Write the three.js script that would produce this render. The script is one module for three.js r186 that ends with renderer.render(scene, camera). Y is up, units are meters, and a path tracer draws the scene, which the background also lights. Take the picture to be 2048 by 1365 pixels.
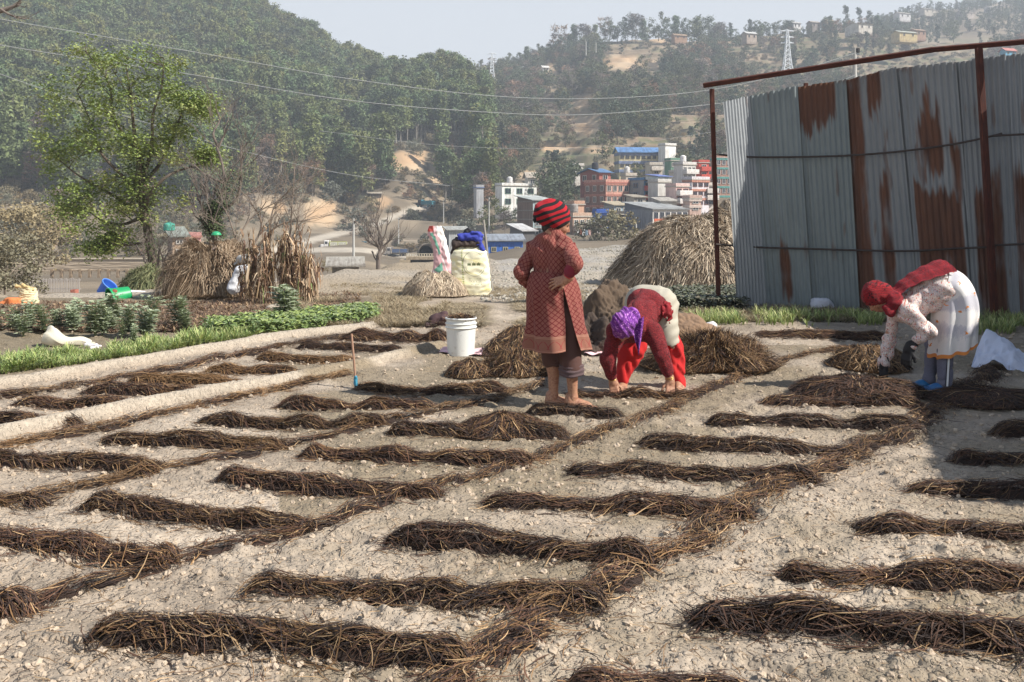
import * as THREE from 'three';
import { mergeGeometries, mergeVertices } from 'three/addons/utils/BufferGeometryUtils.js';
import { RoundedBoxGeometry } from 'three/addons/geometries/RoundedBoxGeometry.js';

// ---------------------------------------------------------------- camera, sky, sun, exposure
const EYE = 1.5, F = 1900, CX = 1024, CY = 420;          // eye height; focal length and horizon of a 2048 x 1365 frame
const EXPOSURE = 1.72;
const scene = new THREE.Scene();
const camera = new THREE.PerspectiveCamera(2 * Math.atan(945 / F) * 180 / Math.PI, 2048 / 1365, 0.1, 4000);
camera.position.set(0, EYE, 0);
camera.setViewOffset(2835.5, 1890, 393.75, 525, 2048, 1365);   // a level camera with its lens shifted down
const SUN = new THREE.Vector3(0.69, 0.665, 0.26).normalize();
{
  const W = 512, HH = 256, data = new Float32Array(W * HH * 4);
  const hor = [0.86, 0.90, 0.95], mid = [0.40, 0.51, 0.68], zen = [0.09, 0.17, 0.34];
  for (let j = 0; j < HH; j++) for (let i = 0; i < W; i++) {
    const el = ((j + 0.5) / HH - 0.5) * Math.PI, az = ((i + 0.5) / W - 0.5) * 2 * Math.PI;
    const y = Math.sin(el), x = Math.cos(el) * Math.cos(az), z = Math.cos(el) * Math.sin(az);
    const e = Math.max(0, y), t1 = THREE.MathUtils.smoothstep(e, 0.10, 0.55), t2 = THREE.MathUtils.smoothstep(e, 0.35, 1.0);
    const glow = Math.pow(Math.max(0, x * SUN.x + y * SUN.y + z * SUN.z), 6) * 0.35;
    for (let c = 0; c < 3; c++) {
      let v = hor[c] * (1 - t1) + mid[c] * t1; v = v * (1 - t2) + zen[c] * t2;
      v += glow * [0.5, 0.47, 0.42][c];
      if (y < 0) v *= Math.max(0.25, 1 + y * 4);
      data[(j * W + i) * 4 + c] = v / EXPOSURE;
    }
    data[(j * W + i) * 4 + 3] = 1;
  }
  const sky = new THREE.DataTexture(data, W, HH, THREE.RGBAFormat, THREE.FloatType);
  sky.mapping = THREE.EquirectangularReflectionMapping; sky.magFilter = THREE.LinearFilter; sky.needsUpdate = true;
  scene.background = sky; scene.environment = sky;
}
const sun = new THREE.DirectionalLight(new THREE.Color(1.0, 0.955, 0.88), 5.0);
sun.position.copy(SUN).multiplyScalar(60).add(new THREE.Vector3(0, 0, -10)); sun.target.position.set(0, 0, -10);
sun.castShadow = true; sun.shadow.mapSize.set(4096, 4096);
Object.assign(sun.shadow.camera, { left: -40, right: 40, top: 40, bottom: -40, near: 1, far: 200 });
scene.add(sun, sun.target);
scene.fog = new THREE.FogExp2(new THREE.Color(0.70, 0.76, 0.84), 0.00058);
const renderer = new THREE.WebGLRenderer({ antialias: true });
renderer.setSize(1024, 682); renderer.toneMapping = THREE.LinearToneMapping; renderer.toneMappingExposure = EXPOSURE;
renderer.shadowMap.enabled = true;

// ---------------------------------------------------------------- helpers
const V = (x, y, z) => new THREE.Vector3(x, y, z), { clamp, lerp, smoothstep } = THREE.MathUtils;
function rng(s) { return () => { s = (s + 0x6d2b79f5) | 0; let t = Math.imul(s ^ (s >>> 15), 1 | s); t = (t + Math.imul(t ^ (t >>> 7), 61 | t)) ^ t; return ((t ^ (t >>> 14)) >>> 0) / 4294967296; }; }
const gauss = (r) => (r() + r() + r() + r() - 2) * 0.87;
const hash = (x, y, z = 0) => { let h = Math.imul(x | 0, 374761393) ^ Math.imul(y | 0, 668265263) ^ Math.imul(z | 0, 1440670441); h = Math.imul(h ^ (h >>> 13), 1274126177); return ((h ^ (h >>> 16)) >>> 0) / 4294967296; };
const fade = (t) => t * t * (3 - 2 * t);
function noise2(x, y) { const i = Math.floor(x), j = Math.floor(y), a = fade(x - i), b = fade(y - j); return lerp(lerp(hash(i, j), hash(i + 1, j), a), lerp(hash(i, j + 1), hash(i + 1, j + 1), a), b); }
function noise3(x, y, z) { const k = Math.floor(z), c = fade(z - k), i = Math.floor(x), j = Math.floor(y), a = fade(x - i), b = fade(y - j);
  const L = (q) => lerp(lerp(hash(i, j, q), hash(i + 1, j, q), a), lerp(hash(i, j + 1, q), hash(i + 1, j + 1, q), a), b); return lerp(L(k), L(k + 1), c); }
const fbm = (x, y, n = 4) => { let s = 0, a = 0.5; for (let i = 0; i < n; i++) { s += a * noise2(x, y); x = x * 2.03 + 17.1; y = y * 2.03 + 5.3; a *= 0.5; } return s / (1 - Math.pow(0.5, n)); };
const G = (px, py, y = 0) => { const d = (EYE - y) * F / (py - CY); return V((px - CX) / F * d, y, -d); };     // a point of level ground
const P = (px, py, d) => V((px - CX) / F * d, EYE - (py - CY) / F * d, -d);                                        // a point at a depth
const lin = (r, g, b) => new THREE.Color().setRGB(r, g, b);
const hex = (h) => new THREE.Color(h);
const used = {};
const numbered = (n) => { const k = used[n] = (used[n] ?? -1) + 1; return k ? n + '_' + String(k).padStart(3, '0') : n; };
const shade = (o) => { o.traverse((m) => { if (m.isMesh) { m.castShadow = true; m.receiveShadow = true; } }); return o; };
function tag(o, label, category, group, kind) { if (label) o.userData.label = label; if (category) o.userData.category = category; if (group) o.userData.group = group; if (kind) o.userData.kind = kind; return o; }
function thing(name, label, category, pos = V(0, 0, 0), turn = 0, group) { const o = new THREE.Group(); o.name = numbered(name); o.position.copy(pos); o.rotation.y = turn; scene.add(o); return tag(o, label, category, group); }
function part(parent, name, geo, mat, label) { const m = new THREE.Mesh(geo, mat); m.name = parent === scene ? numbered(name) : name; parent.add(m); if (label) m.userData.label = label; m.castShadow = m.receiveShadow = true; return m; }
function copyOf(o, label, group) { const c = o.clone(); c.name = numbered(o.name.replace(/_\d{3}$/, '')); c.userData = { ...o.userData }; if (label) c.userData.label = label; if (group) c.userData.group = group; scene.add(c); return c; }
const std = (color, rough = 0.85, more = {}) => new THREE.MeshStandardMaterial({ color, roughness: rough, ...more });
const geoOf = (pos, idx, col, uv) => { const g = new THREE.BufferGeometry(); g.setAttribute('position', new THREE.Float32BufferAttribute(pos, 3)); if (col) g.setAttribute('color', new THREE.Float32BufferAttribute(col, 3)); if (uv) g.setAttribute('uv', new THREE.Float32BufferAttribute(uv, 2)); if (idx) g.setIndex(idx); g.computeVertexNormals(); return g; };
const box = (x0, y0, z0, x1, y1, z1) => new THREE.BoxGeometry(x1 - x0, y1 - y0, z1 - z0).translate((x0 + x1) / 2, (y0 + y1) / 2, (z0 + z1) / 2);
const tube = (pts, r, seg = 24, sides = 6) => new THREE.TubeGeometry(new THREE.CatmullRomCurve3(pts), seg, r, sides);
function taperTube(pts, radii, sides = 6) {               // tube whose radius follows radii, through points
  const pos = [], idx = [], n = pts.length; let up = V(0.3, 0.1, 1).normalize();
  for (let i = 0; i < n; i++) {
    const t = pts[Math.min(n - 1, i + 1)].clone().sub(pts[Math.max(0, i - 1)]).normalize();
    const a = up.clone().addScaledVector(t, -up.dot(t)).normalize(), b = t.clone().cross(a); up = a;
    for (let k = 0; k < sides; k++) { const f = k / sides * Math.PI * 2, c = Math.cos(f) * radii[i], s = Math.sin(f) * radii[i]; pos.push(pts[i].x + a.x * c + b.x * s, pts[i].y + a.y * c + b.y * s, pts[i].z + a.z * c + b.z * s); }
    if (i) for (let k = 0; k < sides; k++) { const q = (i - 1) * sides + k, w = (i - 1) * sides + (k + 1) % sides; idx.push(q, w, q + sides, w, w + sides, q + sides); }
  }
  return geoOf(pos, idx);
}
function paint(geo, c) { const n = geo.attributes.position.count, a = new Float32Array(n * 3); for (let i = 0; i < n; i++) a.set([c.r, c.g, c.b], i * 3); geo.setAttribute('color', new THREE.BufferAttribute(a, 3)); return geo; }
const bare = (g) => { const q = g.index ? g.toNonIndexed() : g; q.deleteAttribute('uv'); return q; };
function canvasTex(w, h, draw, srgb = true) { const c = document.createElement('canvas'); c.width = w; c.height = h; draw(c.getContext('2d'), w, h); const t = new THREE.CanvasTexture(c); t.wrapS = t.wrapT = THREE.RepeatWrapping; if (srgb) t.colorSpace = THREE.SRGBColorSpace; return t; }
function grayTex(w, h, fn) { const d = new Uint8Array(w * h * 4); for (let j = 0; j < h; j++) for (let i = 0; i < w; i++) { const v = clamp(fn(i, j) * 255, 0, 255), o = (j * w + i) * 4; d[o] = d[o + 1] = d[o + 2] = v; d[o + 3] = 255; } const t = new THREE.DataTexture(d, w, h); t.wrapS = t.wrapT = THREE.RepeatWrapping; t.magFilter = THREE.LinearFilter; t.needsUpdate = true; return t; }

// many thin bent ribbons in one mesh (straw, leaves, stalks)
class Strands {
  constructor() { this.p = []; this.c = []; this.i = []; }
  add(pts, w, col, side, taper = 0.5) {
    const n = pts.length, s = this.p.length / 3;
    for (let k = 0; k < n; k++) {
      const ww = w * (k === 0 || k === n - 1 ? taper : 1) * 0.5, p = pts[k];
      this.p.push(p.x - side.x * ww, p.y - side.y * ww, p.z - side.z * ww, p.x + side.x * ww, p.y + side.y * ww, p.z + side.z * ww);
      this.c.push(col.r, col.g, col.b, col.r, col.g, col.b);
      if (k) { const q = s + k * 2; this.i.push(q - 2, q - 1, q, q - 1, q + 1, q); }
    }
  }
  leaf(p, dir, nrm, len, wid, col) {                       // a pointed leaf of four faces folded along its rib
    const s = this.p.length / 3, sd = dir.clone().cross(nrm).normalize();
    const m = p.clone().addScaledVector(dir, len * 0.45).addScaledVector(nrm, len * 0.06), e = p.clone().addScaledVector(dir, len).addScaledVector(nrm, -len * 0.12);
    for (const q of [p, m.clone().addScaledVector(sd, wid / 2).addScaledVector(nrm, len * 0.07), m, m.clone().addScaledVector(sd, -wid / 2).addScaledVector(nrm, len * 0.07), e]) { this.p.push(q.x, q.y, q.z); this.c.push(col.r, col.g, col.b); }
    this.i.push(s, s + 2, s + 1, s, s + 3, s + 2, s + 1, s + 2, s + 4, s + 2, s + 3, s + 4);
  }
  geo() { return geoOf(this.p, this.i, this.c); }
}
const leafMat = (o = {}) => new THREE.MeshPhysicalMaterial({ color: 0xffffff, vertexColors: true, roughness: 0.75, transmission: 0.25, thickness: 0, ...o });
const strawMat = new THREE.MeshStandardMaterial({ vertexColors: true, roughness: 0.8 });
const vcMat = new THREE.MeshStandardMaterial({ vertexColors: true, roughness: 0.95 });
const mixc = (a, b, t) => a.clone().lerp(b, t);
function strawColor(r, tan, pale = 0.08) {               // dark rotted straw with some brown, tan and pale stalks
  const k = r(), v = 0.7 + r() * 0.6;
  let c = k < pale ? lin(0.36, 0.235, 0.12) : k < pale + tan ? lin(0.17, 0.092, 0.037) : k < 0.5 + tan * 0.5 ? lin(0.088, 0.041, 0.022) : lin(0.028, 0.0155, 0.011);
  return c.multiplyScalar(v);
}
// ---------------------------------------------------------------- terrain: plateau, valley, two hills
// profiles along lines of sight: [column, edge of the plateau, then [distance, height] or [distance, row seen, 1]]
const PROF = [
  [0, [[17, 0], [24, -1.6], [60, -4.5], [117, -6.5], [122, -4.7], [150, 500, 1], [180, 430, 1], [260, 350, 1], [400, 120, 1], [520, -60, 1], [640, -110, 1]]],
  [300, [[18, 0], [26, -1.6], [60, -4.2], [117, -6.3], [122, -4.6], [150, 488, 1], [190, 455, 1], [260, 400, 1], [330, 320, 1], [430, 150, 1], [540, -20, 1], [640, -60, 1]]],
  [450, [[20, 0], [30, -1.8], [70, -5], [130, -7], [170, 482, 1], [212, 466, 1], [240, 425, 1], [300, 355, 1], [400, 200, 1], [540, 30, 1], [640, 10, 1]]],
  [600, [[22, 0], [34, -2.4], [80, -5.5], [150, 528, 1], [200, 508, 1], [228, 497, 1], [248, 468, 1], [262, 452, 1], [280, 392, 1], [330, 340, 1], [430, 220, 1], [530, 112, 1], [640, 110, 1]]],
  [700, [[24, 0], [36, -2.6], [85, -6], [150, 532, 1], [205, 510, 1], [232, 496, 1], [252, 475, 1], [275, 452, 1], [300, 420, 1], [340, 370, 1], [420, 270, 1], [520, 168, 1], [640, 168, 1]]],
  [800, [[27, 0], [40, -3], [90, -6.5], [150, 540, 1], [210, 520, 1], [238, 508, 1], [262, 460, 1], [285, 425, 1], [303, 398, 1], [322, 362, 1], [337, 308, 1], [400, 250, 1], [480, 208, 1], [560, 216, 1], [700, 230, 1]]],
  [900, [[28, 0], [42, -3], [100, -7], [200, 505, 1], [240, 472, 1], [285, 432, 1], [320, 400, 1], [342, 345, 1], [385, 280, 1], [450, 205, 1], [520, 210, 1], [700, 210, 1]]],
  [965, [[29, 0], [44, -2.6], [100, -6], [160, 512, 1], [220, 455, 1], [260, 422, 1], [320, 370, 1], [380, 300, 1], [450, 238, 1], [600, 172, 1], [680, 150, 1], [780, 160, 1]]],
  [1050, [[29, 0], [44, -2.6], [100, -5.5], [150, 507, 1], [200, 466, 1], [260, 410, 1], [320, 354, 1], [400, 280, 1], [480, 218, 1], [580, 160, 1], [660, 132, 1], [780, 140, 1]]],
  [1100, [[34, 0], [37, 0], [46, -2.5], [100, -5], [150, 485, 1], [200, 450, 1], [260, 400, 1], [320, 345, 1], [400, 270, 1], [480, 205, 1], [580, 150, 1], [640, 118, 1], [760, 125, 1]]],
  [1230, [[38, 0], [41, 0], [50, -2.5], [100, -4.5], [150, 482, 1], [200, 448, 1], [255, 385, 1], [285, 351, 1], [340, 300, 1], [430, 210, 1], [520, 150, 1], [600, 100, 1], [660, 80, 1], [780, 90, 1]]],
  [1350, [[42, 0], [46, 0], [55, -2.5], [100, -4], [150, 478, 1], [200, 446, 1], [255, 385, 1], [285, 349, 1], [340, 300, 1], [430, 215, 1], [540, 130, 1], [640, 78, 1], [760, 85, 1]]],
  [1500, [[46, 0], [60, -2], [150, 475, 1], [200, 440, 1], [285, 342, 1], [400, 240, 1], [540, 150, 1], [650, 77, 1], [760, 85, 1]]],
  [1700, [[46, 0], [60, -2], [150, 475, 1], [200, 440, 1], [300, 330, 1], [400, 240, 1], [540, 140, 1], [650, 67, 1], [700, 64, 1], [900, 60, 1]]],
  [1850, [[46, 0], [60, -2], [150, 475, 1], [200, 440, 1], [300, 330, 1], [400, 240, 1], [540, 145, 1], [650, 86, 1], [720, 86, 1], [900, 34, 1], [1050, 22, 1]]],
  [2048, [[46, 0], [60, -2], [150, 475, 1], [200, 440, 1], [300, 330, 1], [400, 240, 1], [540, 145, 1], [650, 92, 1], [720, 92, 1], [900, 18, 1], [1050, 2, 1]]],
].map(([px, pts]) => [px, pts.map(([d, v, seen]) => [d, seen ? EYE - (v - CY) / F * d : v])]);
function profAt(pts, d) {
  if (d <= pts[0][0]) return 0;
  for (let k = 1; k < pts.length; k++) if (d <= pts[k][0]) { const t = (d - pts[k - 1][0]) / (pts[k][0] - pts[k - 1][0]); return lerp(pts[k - 1][1], pts[k][1], t); }
  const n = pts.length - 1; return pts[n][1] - (d - pts[n][0]) * 0.05;
}
function baseH(px, d) {
  if (px <= PROF[0][0]) return profAt(PROF[0][1], d);
  for (let k = 1; k < PROF.length; k++) if (px <= PROF[k][0]) { const t = fade((px - PROF[k - 1][0]) / (PROF[k][0] - PROF[k - 1][0])); return lerp(profAt(PROF[k - 1][1], d), profAt(PROF[k][1], d), t); }
  return profAt(PROF[PROF.length - 1][1], d);
}
const terraced = (px, d, y) => smoothstep(px, 1040, 1120) * smoothstep(y, -4, 6) * (1 - smoothstep(d, 700, 760));
function heightAt(px, d) {                               // height of the ground at a column and distance
  let h = baseH(px, d);
  const far = smoothstep(d, 60, 260);
  if (far > 0) {
    const x = (px - CX) / F * d;
    h += far * ((fbm(x * 0.022 + 7, d * 0.022, 4) - 0.5) * 9 + (fbm(x * 0.09, d * 0.09 + 3, 3) - 0.5) * 2.4);
    const t = terraced(px, d, h) * far;
    if (t > 0) { const st = 4.2, q = h / st, f = q - Math.floor(q); h = lerp(h, (Math.floor(q) + smoothstep(f, 0.62, 0.98)) * st, t * 0.9); }
  }
  return h;
}
const rowSeen = (h, d) => CY + (EYE - h) * F / d;
const bareSpots = [[815, 322, 46, 24], [872, 345, 15, 26], [640, 425, 40, 32], [545, 412, 26, 20], [762, 405, 22, 15], [100, 470, 30, 26], [60, 440, 30, 20], [1240, 124, 46, 16], [1300, 130, 24, 12], [1100, 140, 22, 12], [1165, 205, 26, 14], [1170, 250, 34, 18], [1120, 295, 40, 10], [1190, 300, 40, 8], [1330, 80, 30, 5], [1060, 350, 30, 12]];
const inSpot = (px, y) => { let m = 0; for (const [a, b, r, s] of bareSpots) { const q = Math.hypot((px - a) / r, (y - b) / s); m = Math.max(m, 1 - smoothstep(q + (fbm(px * 0.06, y * 0.06, 3) - 0.5) * 0.9, 0.75, 1.05)); } return m; };
function groundColor(px, d, h) {
  const x = (px - CX) / F * d, y = rowSeen(h, d), n = fbm(x * 0.05, d * 0.05, 4), n2 = fbm(x * 0.3 + 9, d * 0.3, 3);
  const dry = lin(0.30, 0.235, 0.16), soil = lin(0.37, 0.315, 0.25), green = lin(0.10, 0.125, 0.045), scrub = lin(0.16, 0.125, 0.085), ochre = lin(0.50, 0.33, 0.19), greyfield = lin(0.33, 0.30, 0.265);
  let c;
  if (d < 60) {
    c = mixc(soil, dry, smoothstep(n2, 0.35, 0.6) * 0.8);
    if (px > 980 && d > 13) c = mixc(c, mixc(greyfield, soil, smoothstep(noise2(x * 0.2, d * 0.5), 0.4, 0.7)), smoothstep(d, 16, 20) * smoothstep(px, 970, 1010));
    if (px <= 980 && d > 24) c = mixc(c, dry, 0.6);
  } else {
    c = mixc(dry.clone().multiplyScalar(0.85), scrub, smoothstep(n, 0.36, 0.58));
    const t = terraced(px, d, h);
    if (t > 0) { const q = h / 4.2, f = q - Math.floor(q), strip = hash(Math.floor(q), Math.floor(x / 26 + noise2(h, 3) * 2)), face = f > 0.66;
      const tc = face ? mixc(scrub, lin(0.30, 0.215, 0.14), n2) : strip < 0.4 ? mixc(green, dry, n2 * 0.5) : strip < 0.7 ? mixc(dry, green, 0.4) : mixc(lin(0.34, 0.25, 0.16), dry, n2); tc.multiplyScalar(0.84);
      c = mixc(c, tc, t); }
    if (px > 1030 && px < 1190 && y > 270 && y < 340) c = mixc(c, mixc(green, dry, 0.35 + 0.3 * Math.sin(h * 5)), 0.7);
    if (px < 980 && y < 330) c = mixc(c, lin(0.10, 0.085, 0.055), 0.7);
    const m = inSpot(px, y); if (m > 0) c = mixc(c, mixc(ochre.clone().multiplyScalar(0.9), lin(0.46, 0.34, 0.22), smoothstep(fbm(x * 0.2, h * 0.25, 3), 0.35, 0.65)), m);
    const road = roadMask(px, y, d); if (road > 0) c = mixc(c, lin(0.46, 0.40, 0.32), road);
  }
  return c.multiplyScalar(0.85 + 0.3 * n2);
}
// the dirt road: a band of the slope that climbs from the river flat to the bend with the lorry
const roadLine = [[560, 505], [640, 500], [720, 500], [800, 510], [880, 520]], roadLine2 = [[480, 520], [600, 486], [690, 464], [760, 446], [820, 420], [862, 410]];
function roadMask(px, y, d) {
  if (d < 190 || d > 320) return 0; let m = 0;
  for (const [L, w] of [[roadLine, 5], [roadLine2, 6]]) for (let k = 1; k < L.length; k++) if (px >= L[k - 1][0] && px <= L[k][0]) { const c = lerp(L[k - 1][1], L[k][1], (px - L[k - 1][0]) / (L[k][0] - L[k - 1][0])); m = Math.max(m, 1 - smoothstep(Math.abs(y - c), w * 0.6, w * 1.3)); }
  return m;
}
{
  const us = [], ds = [];
  for (let u = -2.4; u < -0.62; u += 0.06) us.push(u); for (let u = -0.62; u <= 0.62; u += 0.0032) us.push(u); for (let u = 0.66; u <= 2.4; u += 0.06) us.push(u);
  for (let d = 0.6; d < 14;) { ds.push(d); d += 0.9; } for (let d = 14; d < 70; d *= 1.016) ds.push(d); for (let d = 70; d < 250; d += 1.5) ds.push(d); for (let d = 250; d < 700; d += 1.7) ds.push(d); for (let d = 700; d < 1100; d += 14) ds.push(d); ds.push(1600, 2600);
  const pos = [], col = [], uv = [], idx = [], nu = us.length;
  ds.forEach((d, j) => us.forEach((u, i) => {
    const px = u * F + CX; let h = heightAt(px, d);
    const c = groundColor(px, d, h);
    if (d < 16.6) h -= 0.06 * (1 - smoothstep(d, 16, 16.6)); else if (d < 60) h += (fbm(u * d * 2.2, d * 2.2, 3) - 0.5) * 0.12;
    pos.push(u * d, h, -d); col.push(c.r, c.g, c.b); uv.push(u * d, d);
    if (i && j) { const a = (j - 1) * nu + i - 1, b = a + 1, e = j * nu + i - 1, f = e + 1; idx.push(a, b, e, b, f, e); }
  }));
  const g = geoOf(pos, idx, col, uv);
  const bt = grayTex(256, 256, (i, j) => fbm(i / 8, j / 8, 4)); bt.repeat.set(0.7, 0.7);
  tag(part(scene, 'terrain', g, new THREE.MeshStandardMaterial({ vertexColors: true, roughness: 1, bumpMap: bt, bumpScale: 0.05 })), 'wide valley ground rising into two hills', null, null, 'structure');
  tag(part(scene, 'ground', new THREE.PlaneGeometry(900, 300).rotateX(-Math.PI / 2).translate(0, -0.06, 149.4), std(lin(0.36, 0.31, 0.25), 1)), 'bare soil on the near side of the field', null, null, 'structure');
}
const onGround = (px, d, up = 0) => V((px - CX) / F * d, heightAt(px, d) + up, -d);
// distance at which the ground of a column is seen at a row (search outward)
function depthAt(px, row, from = 60, to = 760) { for (let d = from; d < to; d += 1.5) { if (rowSeen(baseH(px, d), d) <= row) return d; } return to; }
// ---------------------------------------------------------------- far trees
const farFoliage = leafMat({ transmission: 0.12 });
const barkMat = std(lin(0.11, 0.085, 0.065), 0.95), paleBark = std(lin(0.26, 0.23, 0.19), 0.95);
// a crown of loose leaf faces gathered in clumps; height 1, base at 0
function crownGeo(seed, kind) {
  const r = rng(seed), pos = [], col = [], idx = [];
  const clumps = [];
  const N = { pine: 34, broad: 30, cypress: 26, bush: 22, bare: 26, pinus: 44, thicket: 70 }[kind];
  for (let i = 0; i < N; i++) {
    let y, rad, a = r() * Math.PI * 2, q = Math.sqrt(r());
    if (kind === 'pine') { y = 0.46 + 0.52 * Math.pow(r(), 0.85); rad = 0.135 * Math.pow(clamp((1.04 - y) / 0.62, 0, 1), 0.65); }
    else if (kind === 'pinus') { y = 0.24 + 0.74 * r(); rad = 0.15 * Math.pow(clamp((1.05 - y) / 0.75, 0, 1), 0.6); }
    else if (kind === 'broad') { y = 0.22 + 0.74 * r(); rad = 0.34 * Math.sqrt(clamp(1 - Math.pow((y - 0.58) / 0.44, 2), 0, 1)); }
    else if (kind === 'cypress') { y = 0.12 + 0.86 * r(); rad = 0.12 * Math.pow(clamp((1.05 - y) / 0.9, 0, 1), 0.5) + 0.02; }
    else if (kind === 'bush' || kind === 'thicket') { y = 0.1 + 0.75 * r(); rad = 0.55 * Math.sqrt(clamp(1 - Math.pow((y - 0.35) / 0.62, 2), 0, 1)); }
    else { y = 0.3 + 0.68 * r(); rad = 0.3 * Math.sqrt(clamp(1 - Math.pow((y - 0.62) / 0.42, 2), 0, 1)); }
    clumps.push([Math.cos(a) * q * rad, y, Math.sin(a) * q * rad, (kind === 'cypress' ? 0.05 : kind === 'bush' ? 0.15 : kind === 'thicket' ? 0.11 : 0.075) * (0.7 + 0.7 * r()), 0.68 + 0.64 * r()]);
  }
  for (const [cx, cy, cz, cr, tone] of clumps) {
    const n = kind === 'bare' ? 22 : kind === 'thicket' ? 60 : kind === 'pine' || kind === 'pinus' ? 64 : 46;
    for (let k = 0; k < n; k++) {
      const d = V(gauss(r), gauss(r) * 0.75, gauss(r)), p = V(cx, cy, cz).addScaledVector(d, cr);
      const s = (kind === 'bare' ? 0.009 : kind === 'bush' ? 0.026 : kind === 'thicket' ? 0.013 : kind === 'pine' || kind === 'pinus' ? 0.0095 : 0.014) * (0.6 + 0.9 * r()), a = V(gauss(r), gauss(r) * 0.8, gauss(r)).normalize(), b = V(gauss(r), gauss(r), gauss(r)).cross(a).normalize();
      const L = kind === 'bare' ? s * 7 : kind === 'pine' || kind === 'pinus' ? s * 2.6 : s * 1.3, t = tone * (0.8 + 0.4 * r()), o = pos.length / 3;
      for (const [u, v] of [[-L, 0], [0, -s], [L, 0], [0, s]]) { pos.push(p.x + a.x * u + b.x * v, p.y + a.y * u + b.y * v, p.z + a.z * u + b.z * v); col.push(t, t, t); }
      idx.push(o, o + 1, o + 2, o, o + 2, o + 3);
    }
  }
  return geoOf(pos, idx, col);
}
function trunkGeo(seed, kind) {
  const r = rng(seed), gs = [], top = { pine: 0.92, pinus: 0.9, broad: 0.6, cypress: 0.8, bush: 0.3, thicket: 0.5, bare: 0.85 }[kind], w = kind === 'bush' ? 0.02 : 0.014;
  gs.push(taperTube([V(0, -0.05, 0), V(0.01, top * 0.4, 0.005), V(-0.008, top * 0.75, 0), V(0.004, top, 0)], [w, w * 0.85, w * 0.55, w * 0.15], 5));
  const nb = kind === 'bare' ? 16 : kind === 'broad' ? 7 : kind === 'bush' ? 5 : 5;
  for (let i = 0; i < nb; i++) { const a = r() * 6.28, y = top * (0.4 + 0.55 * r()), L = (kind === 'bare' ? 0.3 : 0.2) * (0.6 + 0.6 * r()) * (kind === 'cypress' ? 0.3 : 1); gs.push(taperTube([V(0, y, 0), V(Math.cos(a) * L * 0.5, y + L * 0.45, Math.sin(a) * L * 0.5), V(Math.cos(a) * L * 0.8, y + L, Math.sin(a) * L * 0.8)], [w * 0.4, w * 0.25, w * 0.06], 4)); }
  return mergeGeometries(gs);
}
const KINDS = ['pine', 'pinus', 'broad', 'cypress', 'bush', 'bare', 'thicket'], crowns = {}, trunks = {};
KINDS.forEach((k, i) => { crowns[k] = [1, 2, 3].map((q) => crownGeo(i * 40 + q * 7, k)); trunks[k] = [1, 2, 3].map((q) => trunkGeo(i * 50 + q, k)); });
const leafTint = { pine: [0.118, 0.158, 0.052], pinus: [0.118, 0.158, 0.052], broad: [0.088, 0.110, 0.052], cypress: [0.058, 0.078, 0.050], bush: [0.165, 0.155, 0.095], bare: [0.20, 0.15, 0.115], thicket: [0.205, 0.185, 0.12] };
const tints = {}, foliageMat = (k, v) => { const key = k + v; if (!tints[key]) { tints[key] = farFoliage.clone(); const t = leafTint[k]; tints[key].color = lin(t[0] * [1, 1.25, 0.8][v], t[1] * [1, 1.1, 0.9][v], t[2] * [1, 0.9, 1.1][v]); } return tints[key]; };
const hides = (px, d, h) => { const y = rowSeen(baseH(px, d), d), q = h * F / d; for (const f of [0, 0.2, 0.4, 0.6, 0.8, 1]) if (inSpot(px, y - f * q) > 0.35 || roadMask(px, y - f * q, 250) > 0.5 && d < 252) return true; return false; };
const wood = {};                                          // kind -> list of [matrix, tint] for the woods that read as one mass
function inWood(name, kind, px, d, h, r) {
  const m = new THREE.Matrix4().compose(onGround(px, d, -0.3), new THREE.Quaternion().setFromEuler(new THREE.Euler((r() - 0.5) * 0.08, r() * 6.28, (r() - 0.5) * 0.08)), V(h * (0.85 + 0.4 * r()), h, h * (0.85 + 0.4 * r())));
  ((wood[name] ??= {})[kind + Math.floor(r() * 3)] ??= []).push([m, r()]);
}
const protos = {};
function farTree(name, kind, px, d, h, label, group, r, category = 'tree') {
  const v = Math.floor(r() * 3), key = name + kind + v; let o = protos[key];
  if (!o) { o = protos[key] = thing(name, label, category, V(0, 0, 0), 0, group); part(o, 'trunk', trunks[kind][v], kind === 'bare' || kind === 'pine' ? paleBark : barkMat); part(o, 'crown', crowns[kind][v], foliageMat(kind, v)); } else o = copyOf(o, label, group);
  o.position.copy(onGround(px, d, -0.3)); o.rotation.y = r() * 6.28; o.scale.set(h * (0.9 + 0.3 * r()), h, h * (0.9 + 0.3 * r()));
  return o;
}
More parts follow.
